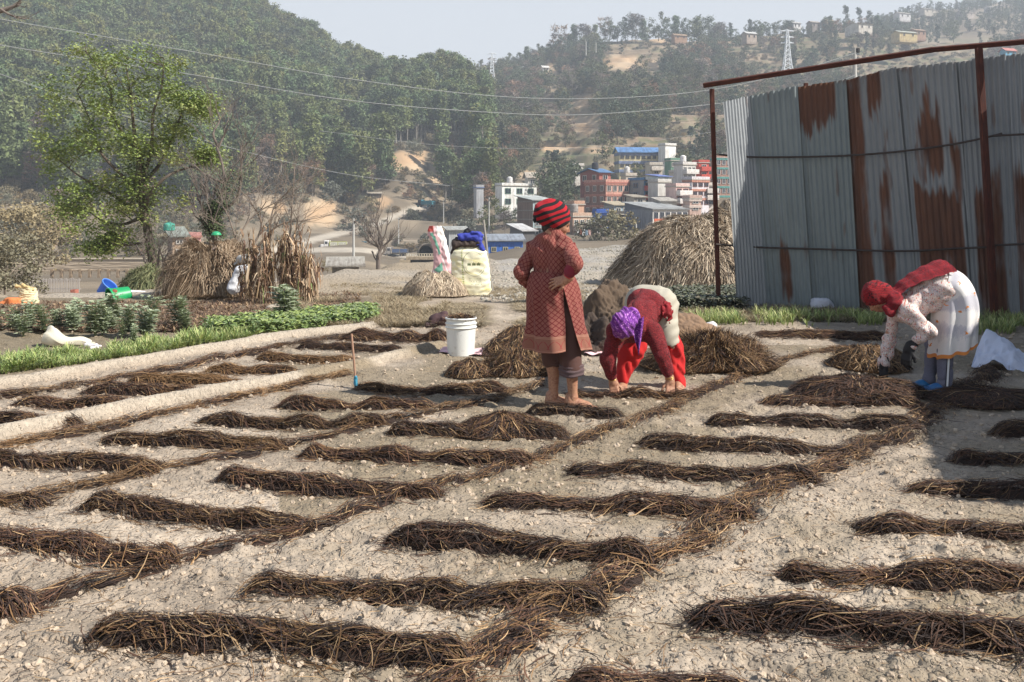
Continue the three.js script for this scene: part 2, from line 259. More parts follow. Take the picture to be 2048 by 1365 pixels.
{
  const r = rng(77);
  // left hill: a closed pine wood, mixed with brown leafless trees lower down
  for (let k = 0; k < 7800; k++) {
    const px = -500 + r() * 1480, d = 225 + Math.pow(r(), 0.8) * 390, h = baseH(px, d), y = rowSeen(h, d);
    if (y > 420 || d > 640 || roadMask(px, y, d) > 0.1 || hides(px, d, 14)) continue;
    const open = smoothstep(y, 330, 430); if (r() < open * 0.5) continue;
    if (px > 890 && d > 470) continue;
    if (px > 735 && px < 935 && y > 272 && y < 350) continue;
    if (px > 440 && px < 960 && y > 330 && r() < 0.55) continue;
    const low = (px < 480 ? smoothstep(y, 180, 300) * 1.25 : smoothstep(y, 210, 330)) * (0.35 + 0.6 * fbm(px * 0.012, y * 0.02, 3)), q = r();
    const kind = q < low * 0.7 ? (r() < 0.5 ? 'bare' : 'bush') : q < 0.2 ? 'broad' : r() < 0.6 ? 'pinus' : 'pine';
    inWood('pine_wood', kind, px, d, kind === 'bush' ? 4 + 3 * r() : kind === 'bare' ? 9 + 4 * r() : 14 + 10 * r(), r);
  }
  // right hill: dark mixed wood over the saddle and the lower slope, thinning over the terraces
  for (let k = 0; k < 9000; k++) {
    const px = 930 + r() * 1500, d = 265 + r() * 420, h = baseH(px, d), y = rowSeen(h, d);
    if (y > 372 || hides(px, d, 8)) continue;
    const n = fbm(px * 0.013 + 4, y * 0.022 + 9, 4);
    let dens = px < 1460 ? smoothstep(n, 0.36, 0.52) * 1.0 : smoothstep(n, 0.44, 0.6) * 0.6;
    if (px > 1040 && px < 1230 && y > 195 && y < 345) dens *= 0.3;
    if (px > 1330 && px < 1460 && y > 215) dens *= 0.25;
    if (px > 1170 && px < 1460 && y > 120 && y < 235) dens = Math.max(dens, 0.85);
    if (px < 1060) dens = Math.max(dens, 0.9);
    if (px > 1225 && px < 1365 && y > 275) continue;
    if (r() > dens * 0.8) continue;
    const q = r(), kind = q < 0.62 ? 'broad' : q < 0.72 ? 'cypress' : q < 0.86 ? 'bush' : 'bare';
    inWood('mixed_wood', kind, px, d, kind === 'bush' ? 3 + 2 * r() : 6.5 + 6 * r(), r);
  }
  for (let k = 0; k < 900; k++) { const px = 1740 + r() * 700, d = 740 + r() * 260; if (noise2(px * 0.02, d * 0.03) < 0.35) continue; inWood('mixed_wood', r() < 0.7 ? 'broad' : 'cypress', px, d, 6 + 7 * r(), r); }
  // scrub over open slopes and river flat
  for (let k = 0; k < 14000; k++) {
    const px = -400 + r() * 2600, d = 120 + r() * 480, h = baseH(px, d), y = rowSeen(h, d);
    if (y > 520 || roadMask(px, y, d) > 0.05 || hides(px, d, 2)) continue;
    if (px > 880 && d < 240 && px < 1460) continue;
    const n = fbm(px * 0.02 + 1, d * 0.03, 3); if (n < (px < 960 && y < 455 ? 0.36 : px > 1400 ? 0.25 : px > 1040 ? 0.38 : 0.5)) continue;
    inWood('scrub', r() < 0.75 ? 'bush' : 'bare', px, d, (1 + 2.6 * r() * r()) * (d > 300 ? 1.25 : 1) * (px < 960 && y < 440 ? 1.5 : 1), r);
  }
  for (const [name, kinds] of Object.entries(wood)) {
    const g = new THREE.Group(); g.name = numbered(name); scene.add(g);
    tag(g, { pine_wood: 'dense pine wood covering the steep hill on the left', mixed_wood: 'dark mixed wood on the terraced hill behind the town', scrub: 'dry scattered scrub on the slopes and river flat' }[name], name === 'scrub' ? 'scrub' : 'wood', null, 'stuff');
    for (const [kv, list] of Object.entries(kinds)) {
      const kind = kv.slice(0, -1), v = +kv.slice(-1), t = leafTint[kind];
      for (const [what, geo, mat] of [['crown', crowns[kind][v], farFoliage], ['trunk', trunks[kind][v], kind === 'bare' || kind === 'pine' ? paleBark : barkMat]]) {
        const im = new THREE.InstancedMesh(geo, mat, list.length); im.name = what; im.userData.kind = 'stuff'; im.castShadow = im.receiveShadow = true;
        list.forEach(([m, q], i) => { im.setMatrixAt(i, m); if (what === 'crown') { const w = 0.75 + 0.5 * hash(i, v), warm = hash(i, v, 3); im.setColorAt(i, lin(t[0] * w * (0.85 + 0.5 * warm), t[1] * w, t[2] * w * (1.15 - 0.4 * warm))); } });
        g.add(im);
      }
    }
  }
  // trees one can tell apart: tall pines of the near spur with bare trunks
  for (let k = 0; k < 46; k++) { const px = 730 + r() * 225, row = 262 + r() * 32, d = depthAt(px, row, 300, 440); farTree('pine_tree', 'pine', px, d, 17 + 5 * r(), 'tall bare-trunked pine in the stand above the orange cutting', 'pines above the orange cutting', r); }
  for (let k = 0; k < 34; k++) { const px = 560 + r() * 260, row = 320 + r() * 75, d = depthAt(px, row, 262, 400); if (hides(px, d, 13)) continue; farTree('pine_tree', 'pinus', px, d, 12 + 5 * r(), 'green pine on the lower slope left of the orange cutting', 'pines on the lower left slope', r); }
  for (let k = 0; k < 26; k++) { const px = 540 + k * 15.5 + r() * 10; if (px > 945) continue; let best = 400; let top = 999; for (let d = 400; d < 640; d += 4) { const y = rowSeen(baseH(px, d), d); if (y < top) { top = y; best = d; } } farTree('pine_tree', 'pinus', px, best, 9 + 6 * r(), 'pine standing on the skyline of the left hill', 'pines on the left skyline', r); }
  for (let k = 0; k < 64; k++) {
    const px = 985 + k * 13.5 + r() * 12; if (px > 1840) continue; let best = 600, top = 999; for (let d = 500; d < 760; d += 4) { const y = rowSeen(baseH(px, d), d); if (y < top) { top = y; best = d; } }
    const kk = px > 1100 && px < 1420; if (!kk && px > 1420 && r() < 0.45) continue;
    const q = r(), kind = px > 1440 ? (q < 0.5 ? 'cypress' : 'broad') : q < 0.25 ? 'bare' : q < 0.75 ? 'broad' : 'pinus';
    farTree('ridge_tree', kind, px, best - r() * 12, (kk ? 15 : 9) + 8 * r() * (q < 0.3 ? 1.4 : 0.8), { cypress: 'slim dark tree on the skyline of the right hill', broad: 'round leafy tree on the skyline of the right hill', bare: 'leafless grey tree on the skyline of the right hill', pinus: 'pointed tree on the skyline of the right hill' }[kind], { cypress: 'slim skyline trees', broad: 'round skyline trees', bare: 'leafless skyline trees', pinus: 'pointed skyline trees' }[kind], r);
  }
  for (const [px, row, h, kind, label] of [
    [1692, 62, 22, 'cypress', 'very tall slim tree on the ridge above the middle of the tin fence'], [1718, 50, 20, 'cypress', 'tall ragged tree beside the pale ridge house'], [1755, 62, 17, 'pine', 'lone tree with a tuft crown on a long bare trunk'],
    [1908, 70, 18, 'broad', 'dark rounded tree standing out on the far right slope'], [1590, 175, 17, 'cypress', 'dark column tree right of the pylon'], [1672, 108, 16, 'cypress', 'dark clump of column trees below the very tall slim tree'], [1765, 75, 14, 'cypress', 'narrow tree right of the tufted lone tree'],
    [1382, 315, 13, 'cypress', 'dark column tree right of the white school tower'], [1355, 305, 5, 'bush', 'round green shrub at the foot of the school tower'], [1165, 155, 15, 'broad', 'large bright green bamboo-like tree left of the bare earth bank'], [1235, 290, 17, 'broad', 'bright green tree clump above the school roof'], [1205, 320, 12, 'broad', 'dark round tree left of the school'],
    [1465, 95, 15, 'broad', 'tree left of the small ridge house with porch'], [1530, 60, 13, 'broad', 'tree on the ridge just above the pylon'], [1875, 90, 14, 'cypress', 'first small column tree over the fence beam'], [1960, 95, 12, 'cypress', 'second small column tree over the fence beam'], [1990, 92, 13, 'cypress', 'third small column tree over the fence beam'], [2035, 95, 13, 'cypress', 'fourth small column tree over the fence beam'],
  ]) farTree('slope_tree', kind, px, depthAt(px, row, 280, 690), h, label, null, r);
  // bushes of the valley that stand singly
  for (const [px, row, d, h, w, label] of [
    [60, 545, 92, 7.6, 'bush', 'big grey-green bush at the left edge above the wall'], [15, 525, 98, 5.5, 'bush', 'grey bush on the far left behind the wall'], [95, 500, 125, 7, 'bush', 'grey-green bush beside the ochre bank on the left'], [10, 600, 21, 1.7, 'bush', 'dark shrub at the left edge beside the orange cloth'],
    [705, 440, 262, 7.5, 'bush', 'round grey bush beside the climbing dirt road'], [655, 395, 290, 7, 'bush', 'bush above the pale landslip'], [740, 415, 285, 6, 'bush', 'bush under the roofed hut'], [655, 545, 95, 1.4, 'bush', 'low dark bush behind the corn stalks'],
    [985, 440, 205, 8.5, 'broad', 'leafy tree in front of the white house'], [1020, 420, 215, 6, 'broad', 'small tree at the corner of the white house'], [940, 440, 215, 6, 'bush', 'bush left of the white house'], [1120, 415, 225, 14, 'broad', 'tall dark tree left of the red house'], [1095, 400, 235, 13, 'broad', 'tall dark tree behind the tall brick house'], [1150, 405, 230, 13, 'broad', 'tall grey tree touching the red house'],
    [1180, 480, 150, 4.5, 'bush', 'green bush beside the cream house with washing'], [1210, 485, 148, 5, 'bush', 'grey bush below the blue wall'], [1240, 482, 150, 5.5, 'bush', 'brown bush left of the white pole'], [1400, 415, 190, 4, 'bush', 'grey bushes below the white balcony houses'], [1272, 345, 270, 7, 'broad', 'grey tree in front of the school'], [900, 450, 235, 4.5, 'bush', 'low bush on the brown bank'], [1010, 450, 190, 5, 'bare', 'pale flowering shrub below the white house'], [855, 440, 240, 4, 'bush', 'bush below the road bend'], [890, 415, 285, 6, 'bush', 'bush above the parked lorry'], [1000, 330, 300, 14, 'broad', 'tall dark tree above the white house'], [960, 350, 285, 13, 'broad', 'dark tree left above the white house'], [920, 355, 300, 12, 'broad', 'dark tree above the road bend']
  ]) { const o = farTree('valley_bush', w === 'bush' && d < 130 ? 'thicket' : w, px, d, h, label, null, r, w === 'bush' ? 'bush' : 'tree'); if (d < 130) o.position.y = P(px, row, d).y; }
}
// ---------------------------------------------------------------- town in the valley
const paintMat = {}, wallBump = grayTex(256, 256, (i, j) => fbm(i / 10, j / 10, 4)); wallBump.repeat.set(0.5, 0.5);
const stain = canvasTex(256, 256, (g) => { g.fillStyle = '#f4f2ee'; g.fillRect(0, 0, 256, 256); const r = rng(2); for (let i = 0; i < 260; i++) { g.fillStyle = ['rgba(120,105,90,.10)', 'rgba(255,255,255,.12)', 'rgba(80,75,70,.09)'][i % 3]; g.fillRect(r() * 256, r() * 200, 2 + r() * 14, 20 + r() * 120); } for (let i = 0; i < 60; i++) { g.fillStyle = 'rgba(90,80,70,.12)'; g.fillRect(r() * 256, 200 + r() * 56, 10 + r() * 50, 8 + r() * 20); } });
const wallMat = (c) => paintMat[c] ??= std(hex(c).lerp(new THREE.Color(0.5, 0.47, 0.43), 0.05), 0.9, { bumpMap: wallBump, bumpScale: 0.03, map: stain });
const paneMat = std(lin(0.03, 0.035, 0.045), 0.15), darkMat = std(lin(0.03, 0.03, 0.032), 0.9), tinMat = std(lin(0.42, 0.43, 0.44), 0.55, { metalness: 0.3 });
const winSet = {};
function windowPart(parent, x, y, z, w, h, frame, side) {          // frame as a part, pane as its child
  const k = w.toFixed(2) + h.toFixed(2);
  winSet[k] ??= [mergeGeometries([box(-w / 2, -h / 2, -0.05, -w / 2 + 0.1, h / 2, 0.12), box(w / 2 - 0.1, -h / 2, -0.05, w / 2, h / 2, 0.12), box(-w / 2 + 0.1, h / 2 - 0.1, -0.05, w / 2 - 0.1, h / 2, 0.12), box(-w / 2 + 0.1, -h / 2, -0.05, w / 2 - 0.1, -h / 2 + 0.1, 0.12), box(-0.04, -h / 2 + 0.1, -0.05, 0.04, h / 2 - 0.1, 0.1)]), new THREE.BoxGeometry(w - 0.2, h - 0.2, 0.06).translate(0, 0, 0.04)];
  const f = part(parent, 'window', winSet[k][0], frame); f.position.set(x, y, z); if (side) f.rotation.y = -Math.PI / 2;
  part(f, 'pane', winSet[k][1], paneMat);
}
// corner = nearest vertical edge; wf / ws = widths of the lit front and of the shaded side as seen, in photograph pixels
function house(name, label, o, category = 'house', group) {
  const { px, wf, ws = 3, top, base, d, turn = 18 } = o, a = turn * Math.PI / 180, k = d / F;
  const W = wf * k / Math.cos(a), D = Math.max(3, ws * k / Math.sin(a)), p = P(px, base, d), Ht = (base - top) * k;
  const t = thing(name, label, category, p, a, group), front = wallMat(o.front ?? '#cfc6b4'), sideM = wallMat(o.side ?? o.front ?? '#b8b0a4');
  const floors = o.floors ?? 2, fh = Ht / floors, frame = wallMat(o.frame ?? '#e4e2dc');
  part(t, 'wall', mergeGeometries([box(0, -3, -D, W, Ht, 0)]), front);
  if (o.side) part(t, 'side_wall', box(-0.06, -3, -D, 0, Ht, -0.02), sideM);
  if (o.bands) for (let i = 1; i <= floors; i++) part(t, 'floor_band', box(-0.15, i * fh - (o.bandH ?? 0.5), -D + 0.1, W + 0.15, i * fh, 0.18), wallMat(o.bands));
  if (o.balcony) for (let i = 0; i < floors; i++) if (o.balcony[i]) { const m = wallMat(o.balcony[i]); part(t, 'balcony', mergeGeometries([box(0.1, i * fh - 0.15, 0, W - 0.1, i * fh, 1.2), box(0.1, i * fh, 1.1, W - 0.1, i * fh + 0.9, 1.2), box(0.1, i * fh, 0, 0.2, i * fh + 0.9, 1.1)]), m); }
  const cols = o.cols ?? Math.max(1, Math.round(W / 3.2)), ww = Math.min(o.winW ?? 1.3, W / cols * 0.7), wh = Math.min(o.winH ?? 1.4, fh * 0.55);
  if (cols > 0 && !o.blind) for (let i = 0; i < floors; i++) for (let c = 0; c < cols; c++) windowPart(t, (c + 0.5) * W / cols, i * fh + fh * 0.52, 0, ww, wh, frame);
  if (o.sideCols) for (let i = 0; i < floors; i++) for (let c = 0; c < o.sideCols; c++) windowPart(t, -0.08, i * fh + fh * 0.52, -(c + 0.5) * D / o.sideCols, ww, wh, frame, true);
  if (o.door) part(t, 'door', box(W * 0.42, 0, 0, W * 0.42 + 1, 2, 0.06), darkMat);
  if (o.sign) part(t, 'shop_board', box(0.3, fh * 0.92, 0.02, W * 0.45, fh * 1.22, 0.12), wallMat(o.sign));
  const rm = wallMat(o.roofC ?? '#b9b9b6');
  if (o.roof === 'flat' || !o.roof) { part(t, 'roof', box(-0.2, Ht, -D - 0.2, W + 0.2, Ht + 0.18, 0.25), wallMat(o.roofC ?? '#c9c5bb')); part(t, 'parapet', mergeGeometries([box(-0.1, Ht + 0.18, 0, W + 0.1, Ht + 0.75, 0.14), box(-0.1, Ht + 0.18, -D, 0.04, Ht + 0.75, 0), box(W - 0.04, Ht + 0.18, -D, W + 0.1, Ht + 0.75, 0)]), front); }
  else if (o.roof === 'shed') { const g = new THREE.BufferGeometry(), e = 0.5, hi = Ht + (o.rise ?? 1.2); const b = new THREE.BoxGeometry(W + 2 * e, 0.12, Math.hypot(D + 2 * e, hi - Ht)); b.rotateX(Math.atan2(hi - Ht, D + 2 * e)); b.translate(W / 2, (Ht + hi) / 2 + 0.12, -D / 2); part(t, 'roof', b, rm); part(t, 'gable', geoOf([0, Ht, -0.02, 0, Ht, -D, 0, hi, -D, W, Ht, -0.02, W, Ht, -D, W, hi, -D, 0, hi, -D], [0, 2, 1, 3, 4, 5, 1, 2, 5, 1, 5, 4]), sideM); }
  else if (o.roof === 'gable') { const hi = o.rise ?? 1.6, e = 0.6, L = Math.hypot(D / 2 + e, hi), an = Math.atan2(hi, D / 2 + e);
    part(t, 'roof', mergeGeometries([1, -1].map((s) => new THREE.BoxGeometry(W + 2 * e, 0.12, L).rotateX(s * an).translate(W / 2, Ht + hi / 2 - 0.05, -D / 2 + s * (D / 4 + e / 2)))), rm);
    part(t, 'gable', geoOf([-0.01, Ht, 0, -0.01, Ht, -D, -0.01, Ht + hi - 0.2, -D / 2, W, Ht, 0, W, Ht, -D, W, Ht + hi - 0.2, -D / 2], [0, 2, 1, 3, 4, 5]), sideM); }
  if (o.tank) { const g = part(t, 'water_tank', mergeGeometries([new THREE.CylinderGeometry(0.7, 0.75, 1.4, 14).translate(W * 0.3, Ht + 1.4, -D * 0.4), new THREE.CylinderGeometry(0.25, 0.7, 0.3, 14).translate(W * 0.3, Ht + 2.2, -D * 0.4)]), wallMat(o.tank)); }
  return t;
}
house('school', 'long cream school with blue roof and blue balcony bands on the slope', { px: 1239, wf: 88, ws: 6, top: 305, base: 356, d: 285, turn: 9, floors: 3, cols: 8, front: '#d9cda6', bands: '#7f8fb4', bandH: 0.9, roof: 'gable', roofC: '#5585bd', rise: 1.8, frame: '#6f6a5a', winH: 1.7 }, 'school');
house('stair_tower', 'plain white tower block at the right end of the school', { px: 1331, wf: 24, ws: 4, top: 291, base: 345, d: 282, turn: 34, floors: 3, cols: 1, blind: true, front: '#f2f2f0' }, 'tower');
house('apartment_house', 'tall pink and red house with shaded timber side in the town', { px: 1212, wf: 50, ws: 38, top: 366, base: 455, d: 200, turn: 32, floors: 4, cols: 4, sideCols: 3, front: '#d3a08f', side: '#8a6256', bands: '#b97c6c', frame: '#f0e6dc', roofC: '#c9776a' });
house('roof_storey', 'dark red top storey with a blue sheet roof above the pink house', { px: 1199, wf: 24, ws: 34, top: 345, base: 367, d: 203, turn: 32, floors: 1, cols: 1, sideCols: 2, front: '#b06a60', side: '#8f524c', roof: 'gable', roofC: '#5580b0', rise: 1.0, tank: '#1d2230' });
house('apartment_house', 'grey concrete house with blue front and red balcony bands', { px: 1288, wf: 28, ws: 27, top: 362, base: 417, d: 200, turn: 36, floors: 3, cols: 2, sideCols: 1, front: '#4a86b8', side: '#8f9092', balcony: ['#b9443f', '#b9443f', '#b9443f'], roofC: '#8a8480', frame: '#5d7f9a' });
house('apartment_house', 'bare pale concrete wall house right of the blue front', { px: 1316, wf: 29, ws: 4, top: 365, base: 418, d: 196, turn: 34, floors: 3, cols: 1, blind: true, front: '#cfcfcc' });
house('roof_room', 'white and pale blue room on top of the bare concrete house', { px: 1316, wf: 26, ws: 4, top: 354, base: 364, d: 197, turn: 34, floors: 1, cols: 2, front: '#cfe0e4', roof: 'shed', roofC: '#6f86cc', rise: 0.5 });
house('apartment_house', 'pale pink house with white balconies beside the concrete wall', { px: 1352, wf: 30, ws: 8, top: 374, base: 422, d: 192, turn: 34, floors: 3, cols: 2, front: '#e6c8c2', balcony: ['#f3efec', '#f3efec', '#f3efec'], frame: '#8a4c44' });
house('apartment_house', 'green storeyed house with white ledges below the school tower', { px: 1342, wf: 22, ws: 6, top: 322, base: 385, d: 226, turn: 20, floors: 4, cols: 2, front: '#6f9a86', balcony: ['#e8e8e6', '#e8e8e6', '#e8e8e6', 0] });
house('apartment_house', 'white house with stacked balconies in the middle of the town', { px: 1366, wf: 30, ws: 5, top: 330, base: 412, d: 218, turn: 34, floors: 5, cols: 3, front: '#dedcda', balcony: [0, '#eceae8', '#eceae8', '#eceae8', '#eceae8'], tank: '#efefef' });
house('apartment_house', 'narrow bright red house high in the town beside the fence post', { px: 1398, wf: 22, ws: 4, top: 326, base: 372, d: 225, turn: 20, floors: 3, cols: 1, front: '#c94a3a', balcony: [0, '#d35040', '#d35040'] });
house('apartment_house', 'white and lilac house at the foot of the town beside the fence post', { px: 1384, wf: 40, ws: 6, top: 360, base: 414, d: 205, turn: 34, floors: 3, cols: 3, front: '#e3dfe6', bands: '#c98e78', winW: 1.8, frame: '#7a4a3e' });
house('apartment_house', 'teal and brown house glimpsed between fence post and tin sheets', { px: 1432, wf: 34, ws: 5, top: 316, base: 410, d: 230, turn: 14, floors: 5, cols: 3, front: '#b88f80', bands: '#5aa6a0', frame: '#ddd' });
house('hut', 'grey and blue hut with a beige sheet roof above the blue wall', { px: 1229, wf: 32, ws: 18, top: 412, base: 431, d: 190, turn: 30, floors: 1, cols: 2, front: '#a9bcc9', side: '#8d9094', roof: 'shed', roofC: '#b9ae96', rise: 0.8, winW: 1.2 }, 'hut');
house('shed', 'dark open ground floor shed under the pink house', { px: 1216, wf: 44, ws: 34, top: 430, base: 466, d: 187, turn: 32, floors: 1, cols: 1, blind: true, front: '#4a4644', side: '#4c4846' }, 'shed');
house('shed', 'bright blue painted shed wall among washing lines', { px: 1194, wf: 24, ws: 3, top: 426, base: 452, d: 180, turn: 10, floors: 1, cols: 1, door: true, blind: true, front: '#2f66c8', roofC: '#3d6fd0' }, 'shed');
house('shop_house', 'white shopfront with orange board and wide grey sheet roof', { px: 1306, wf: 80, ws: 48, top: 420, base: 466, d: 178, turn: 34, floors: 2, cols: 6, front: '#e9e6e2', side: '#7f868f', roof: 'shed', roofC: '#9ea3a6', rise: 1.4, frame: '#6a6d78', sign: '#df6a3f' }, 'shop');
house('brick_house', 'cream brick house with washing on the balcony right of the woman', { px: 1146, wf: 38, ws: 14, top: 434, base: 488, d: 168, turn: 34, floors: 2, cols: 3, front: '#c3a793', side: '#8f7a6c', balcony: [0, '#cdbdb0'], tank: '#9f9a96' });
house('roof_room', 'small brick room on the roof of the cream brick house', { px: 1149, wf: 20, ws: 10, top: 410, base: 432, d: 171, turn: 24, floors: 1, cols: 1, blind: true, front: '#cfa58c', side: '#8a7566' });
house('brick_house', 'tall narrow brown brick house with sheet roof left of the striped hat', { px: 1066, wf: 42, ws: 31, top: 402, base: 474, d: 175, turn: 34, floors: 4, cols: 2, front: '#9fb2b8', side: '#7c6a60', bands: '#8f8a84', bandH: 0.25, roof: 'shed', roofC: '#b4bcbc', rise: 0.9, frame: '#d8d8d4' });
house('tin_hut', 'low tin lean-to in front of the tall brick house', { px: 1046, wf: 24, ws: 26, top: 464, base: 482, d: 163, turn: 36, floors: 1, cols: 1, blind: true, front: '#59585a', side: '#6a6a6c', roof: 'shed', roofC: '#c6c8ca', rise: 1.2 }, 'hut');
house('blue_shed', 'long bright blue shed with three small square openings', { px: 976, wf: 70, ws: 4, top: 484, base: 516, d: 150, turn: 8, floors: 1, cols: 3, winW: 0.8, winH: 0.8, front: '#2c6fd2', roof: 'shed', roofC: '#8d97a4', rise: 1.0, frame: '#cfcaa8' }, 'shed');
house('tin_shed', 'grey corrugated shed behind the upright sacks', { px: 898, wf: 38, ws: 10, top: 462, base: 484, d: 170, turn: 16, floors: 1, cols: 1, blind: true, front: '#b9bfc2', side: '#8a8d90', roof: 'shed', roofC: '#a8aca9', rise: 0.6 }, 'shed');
house('white_house', 'white two storey house among trees left of the striped hat', { px: 1004, wf: 70, ws: 8, top: 372, base: 414, d: 230, turn: 34, floors: 2, cols: 3, front: '#eef0ee', frame: '#6f9a88', winW: 1.7, tank: '#e8e8e8' });
house('outhouse', 'narrow grey outhouse left of the white house', { px: 953, wf: 14, ws: 6, top: 376, base: 412, d: 228, turn: 16, floors: 2, cols: 1, blind: true, front: '#b9bcc2', roofC: '#6f86b8' }, 'outhouse');
house('farmhouse', 'small tan house with slanting grey roof behind the green tree', { px: 345, wf: 22, ws: 14, top: 476, base: 512, d: 112, turn: 30, floors: 2, cols: 1, front: '#b79e86', side: '#8f7c6c', roof: 'shed', roofC: '#8b938c', rise: 1.1, winW: 0.8, winH: 0.5 });
house('farmhouse', 'small pink house beyond the straw heap', { px: 371, wf: 26, ws: 6, top: 476, base: 505, d: 125, turn: 16, floors: 1, cols: 1, front: '#d49a94', roofC: '#c98f7c', winW: 0.8 });
house('hillside_hut', 'small hut with a pale sheet roof above the dirt road', { px: 738, wf: 24, ws: 6, top: 388, base: 399, d: 300, turn: 14, floors: 1, cols: 1, blind: true, front: '#4a4138', roof: 'shed', roofC: '#b9b2a4', rise: 0.5 }, 'hut');
house('hillside_hut', 'hut with a thin pale roof under the orange cutting', { px: 779, wf: 24, ws: 4, top: 364, base: 371, d: 318, turn: 12, floors: 1, cols: 1, blind: true, front: '#6b5f50', roof: 'shed', roofC: '#c4bba8', rise: 0.4 }, 'hut');
house('flat_roof_shed', 'low shed with a flat grey roof beside the bare pollard', { px: 664, wf: 52, ws: 5, top: 536, base: 550, d: 72, turn: 10, floors: 1, cols: 1, blind: true, front: '#7a756c', roof: 'shed', roofC: '#a7a39a', rise: 0.5 }, 'shed');
for (const [px, wf, ws, top, base, d, turn, floors, front, extra, label] of [
  [1350, 20, 5, 346, 372, 222, 18, 2, '#d9d4cc', { balcony: ['#eeeae4', '#eeeae4'] }, 'pale cream house squeezed between the green and white houses'], [1268, 26, 10, 396, 420, 194, 24, 2, '#b9b2a8', { roof: 'shed', roofC: '#a9a294', rise: 0.6 }, 'weathered grey house below the concrete house'],
  [1410, 26, 5, 372, 412, 208, 16, 3, '#e6dcd2', { balcony: [0, '#efe9e2', '#efe9e2'], frame: '#6d5a50' }, 'cream balcony house just left of the fence post'], [1380, 24, 6, 398, 424, 186, 16, 2, '#d7b9ac', { bands: '#e5d6cc' }, 'pale rose house above the haystack'],
  [1322, 34, 8, 404, 424, 188, 20, 1, '#cdc8c0', { roof: 'shed', roofC: '#b3b0aa', rise: 0.8 }, 'low pale house with a grey roof under the concrete wall'], [1252, 22, 6, 352, 368, 228, 18, 1, '#d5cbbd', { tank: '#ddd' }, 'small cream house behind the pink house'],
  [1188, 26, 10, 452, 472, 166, 22, 1, '#b79c8c', { roof: 'shed', roofC: '#9a958c', rise: 0.5 }, 'low tan brick house right of the washing'], [1108, 24, 8, 452, 476, 172, 24, 2, '#a99a8c', { }, 'grey brick house showing behind the barefoot woman'],
  [1172, 18, 6, 384, 408, 212, 20, 2, '#c6b8a8', { }, 'tan house left of the pink house'], [1150, 18, 5, 332, 352, 262, 16, 2, '#dcd8d2', { }, 'small white house among trees left of the school'], [1300, 26, 6, 330, 350, 250, 14, 2, '#cfc8bc', { balcony: [0, '#ddd6cc'] }, 'cream house in front of the school'], [1056, 18, 5, 356, 372, 250, 16, 1, '#e2e0da', { roof: 'gable', roofC: '#b5aca0' }, 'small pale house above the white house'],
]) house('town_house', label, { px, wf, ws, top, base, d, turn, floors, front, ...extra });
// the green water tank standing by the farmhouse roof
{ const t = thing('water_tank', 'turquoise round water tank on the small farmhouse', 'water tank', P(338, 462, 114)); part(t, 'tank_body', new THREE.LatheGeometry([[0, 0], [0.62, 0], [0.66, 0.1], [0.64, 0.35], [0.67, 0.42], [0.64, 0.75], [0.6, 0.85], [0.3, 0.98], [0, 1]].map(([a, b]) => new THREE.Vector2(a, b)), 20), wallMat('#3fae9a')); part(t, 'lid', new THREE.CylinderGeometry(0.2, 0.22, 0.12, 14).translate(0, 1.02, 0), wallMat('#2f8c7c')); }
// ridge houses on the right hill
for (const [px, top, base, wf, ws, d, c, roofC, label] of [
  [1494, 62, 76, 22, 6, 560, '#b7a79a', '#cfd2d2', 'ridge house with a pale roof and red veranda above the pylon'], [1588, 42, 54, 16, 6, 640, '#e8e8ea', '#b8b8b6', 'white ridge house right of the pylon'], [1625, 40, 54, 18, 6, 640, '#8f8682', '#a39a90', 'grey ridge house with a brown roof'], [1655, 37, 50, 16, 6, 640, '#b5a07c', '#a09078', 'ochre ridge house left of the very tall slim tree'],
  [1718, 42, 57, 32, 14, 610, '#d8d2c8', '#b3a184', 'broad pale ridge house right of the very tall slim tree'], [1800, 60, 72, 42, 8, 560, '#cdb987', '#b7bdb2', 'long ochre farmhouse with a grey hipped roof'], [1834, 56, 70, 22, 8, 575, '#a98672', '#a88c76', 'small brown house right of the ochre farmhouse'], [1800, 22, 34, 26, 6, 760, '#d6d6da', '#b9b3ac', 'pale house high on the far ridge'],
  [1850, 14, 24, 26, 6, 850, '#c8c2b8', '#a8a29a', 'small far house on the hazy ridge'], [1925, 20, 30, 30, 6, 860, '#b8aea6', '#c0b8b0', 'long far house on the hazy ridge'], [1980, 10, 20, 22, 5, 880, '#d0ccc8', '#a9a4a0', 'pale far house near the right edge'], [2012, 98, 108, 26, 5, 420, '#5fa6c8', '#c87f78', 'blue walled house with a pink roof over the fence beam'],
  [1350, 68, 76, 26, 5, 600, '#a5836a', '#9a8166', 'brown ridge house on the middle of the right hill'], [1040, 142, 150, 20, 5, 600, '#c8c8c8', '#d6d6d4', 'pale sheet roof in the saddle between the hills'], [1086, 133, 140, 12, 4, 600, '#dcdcdc', '#e0e0de', 'small white roof in the saddle between the hills']
]) house('ridge_house', label, { px, wf, ws, top: top + (base - top) * 0.35, base: base + 1, d, turn: 20, floors: 1, cols: 2, front: c, roof: 'gable', roofC, rise: 1.6, frame: '#6a5a4a', winW: 1.0 });

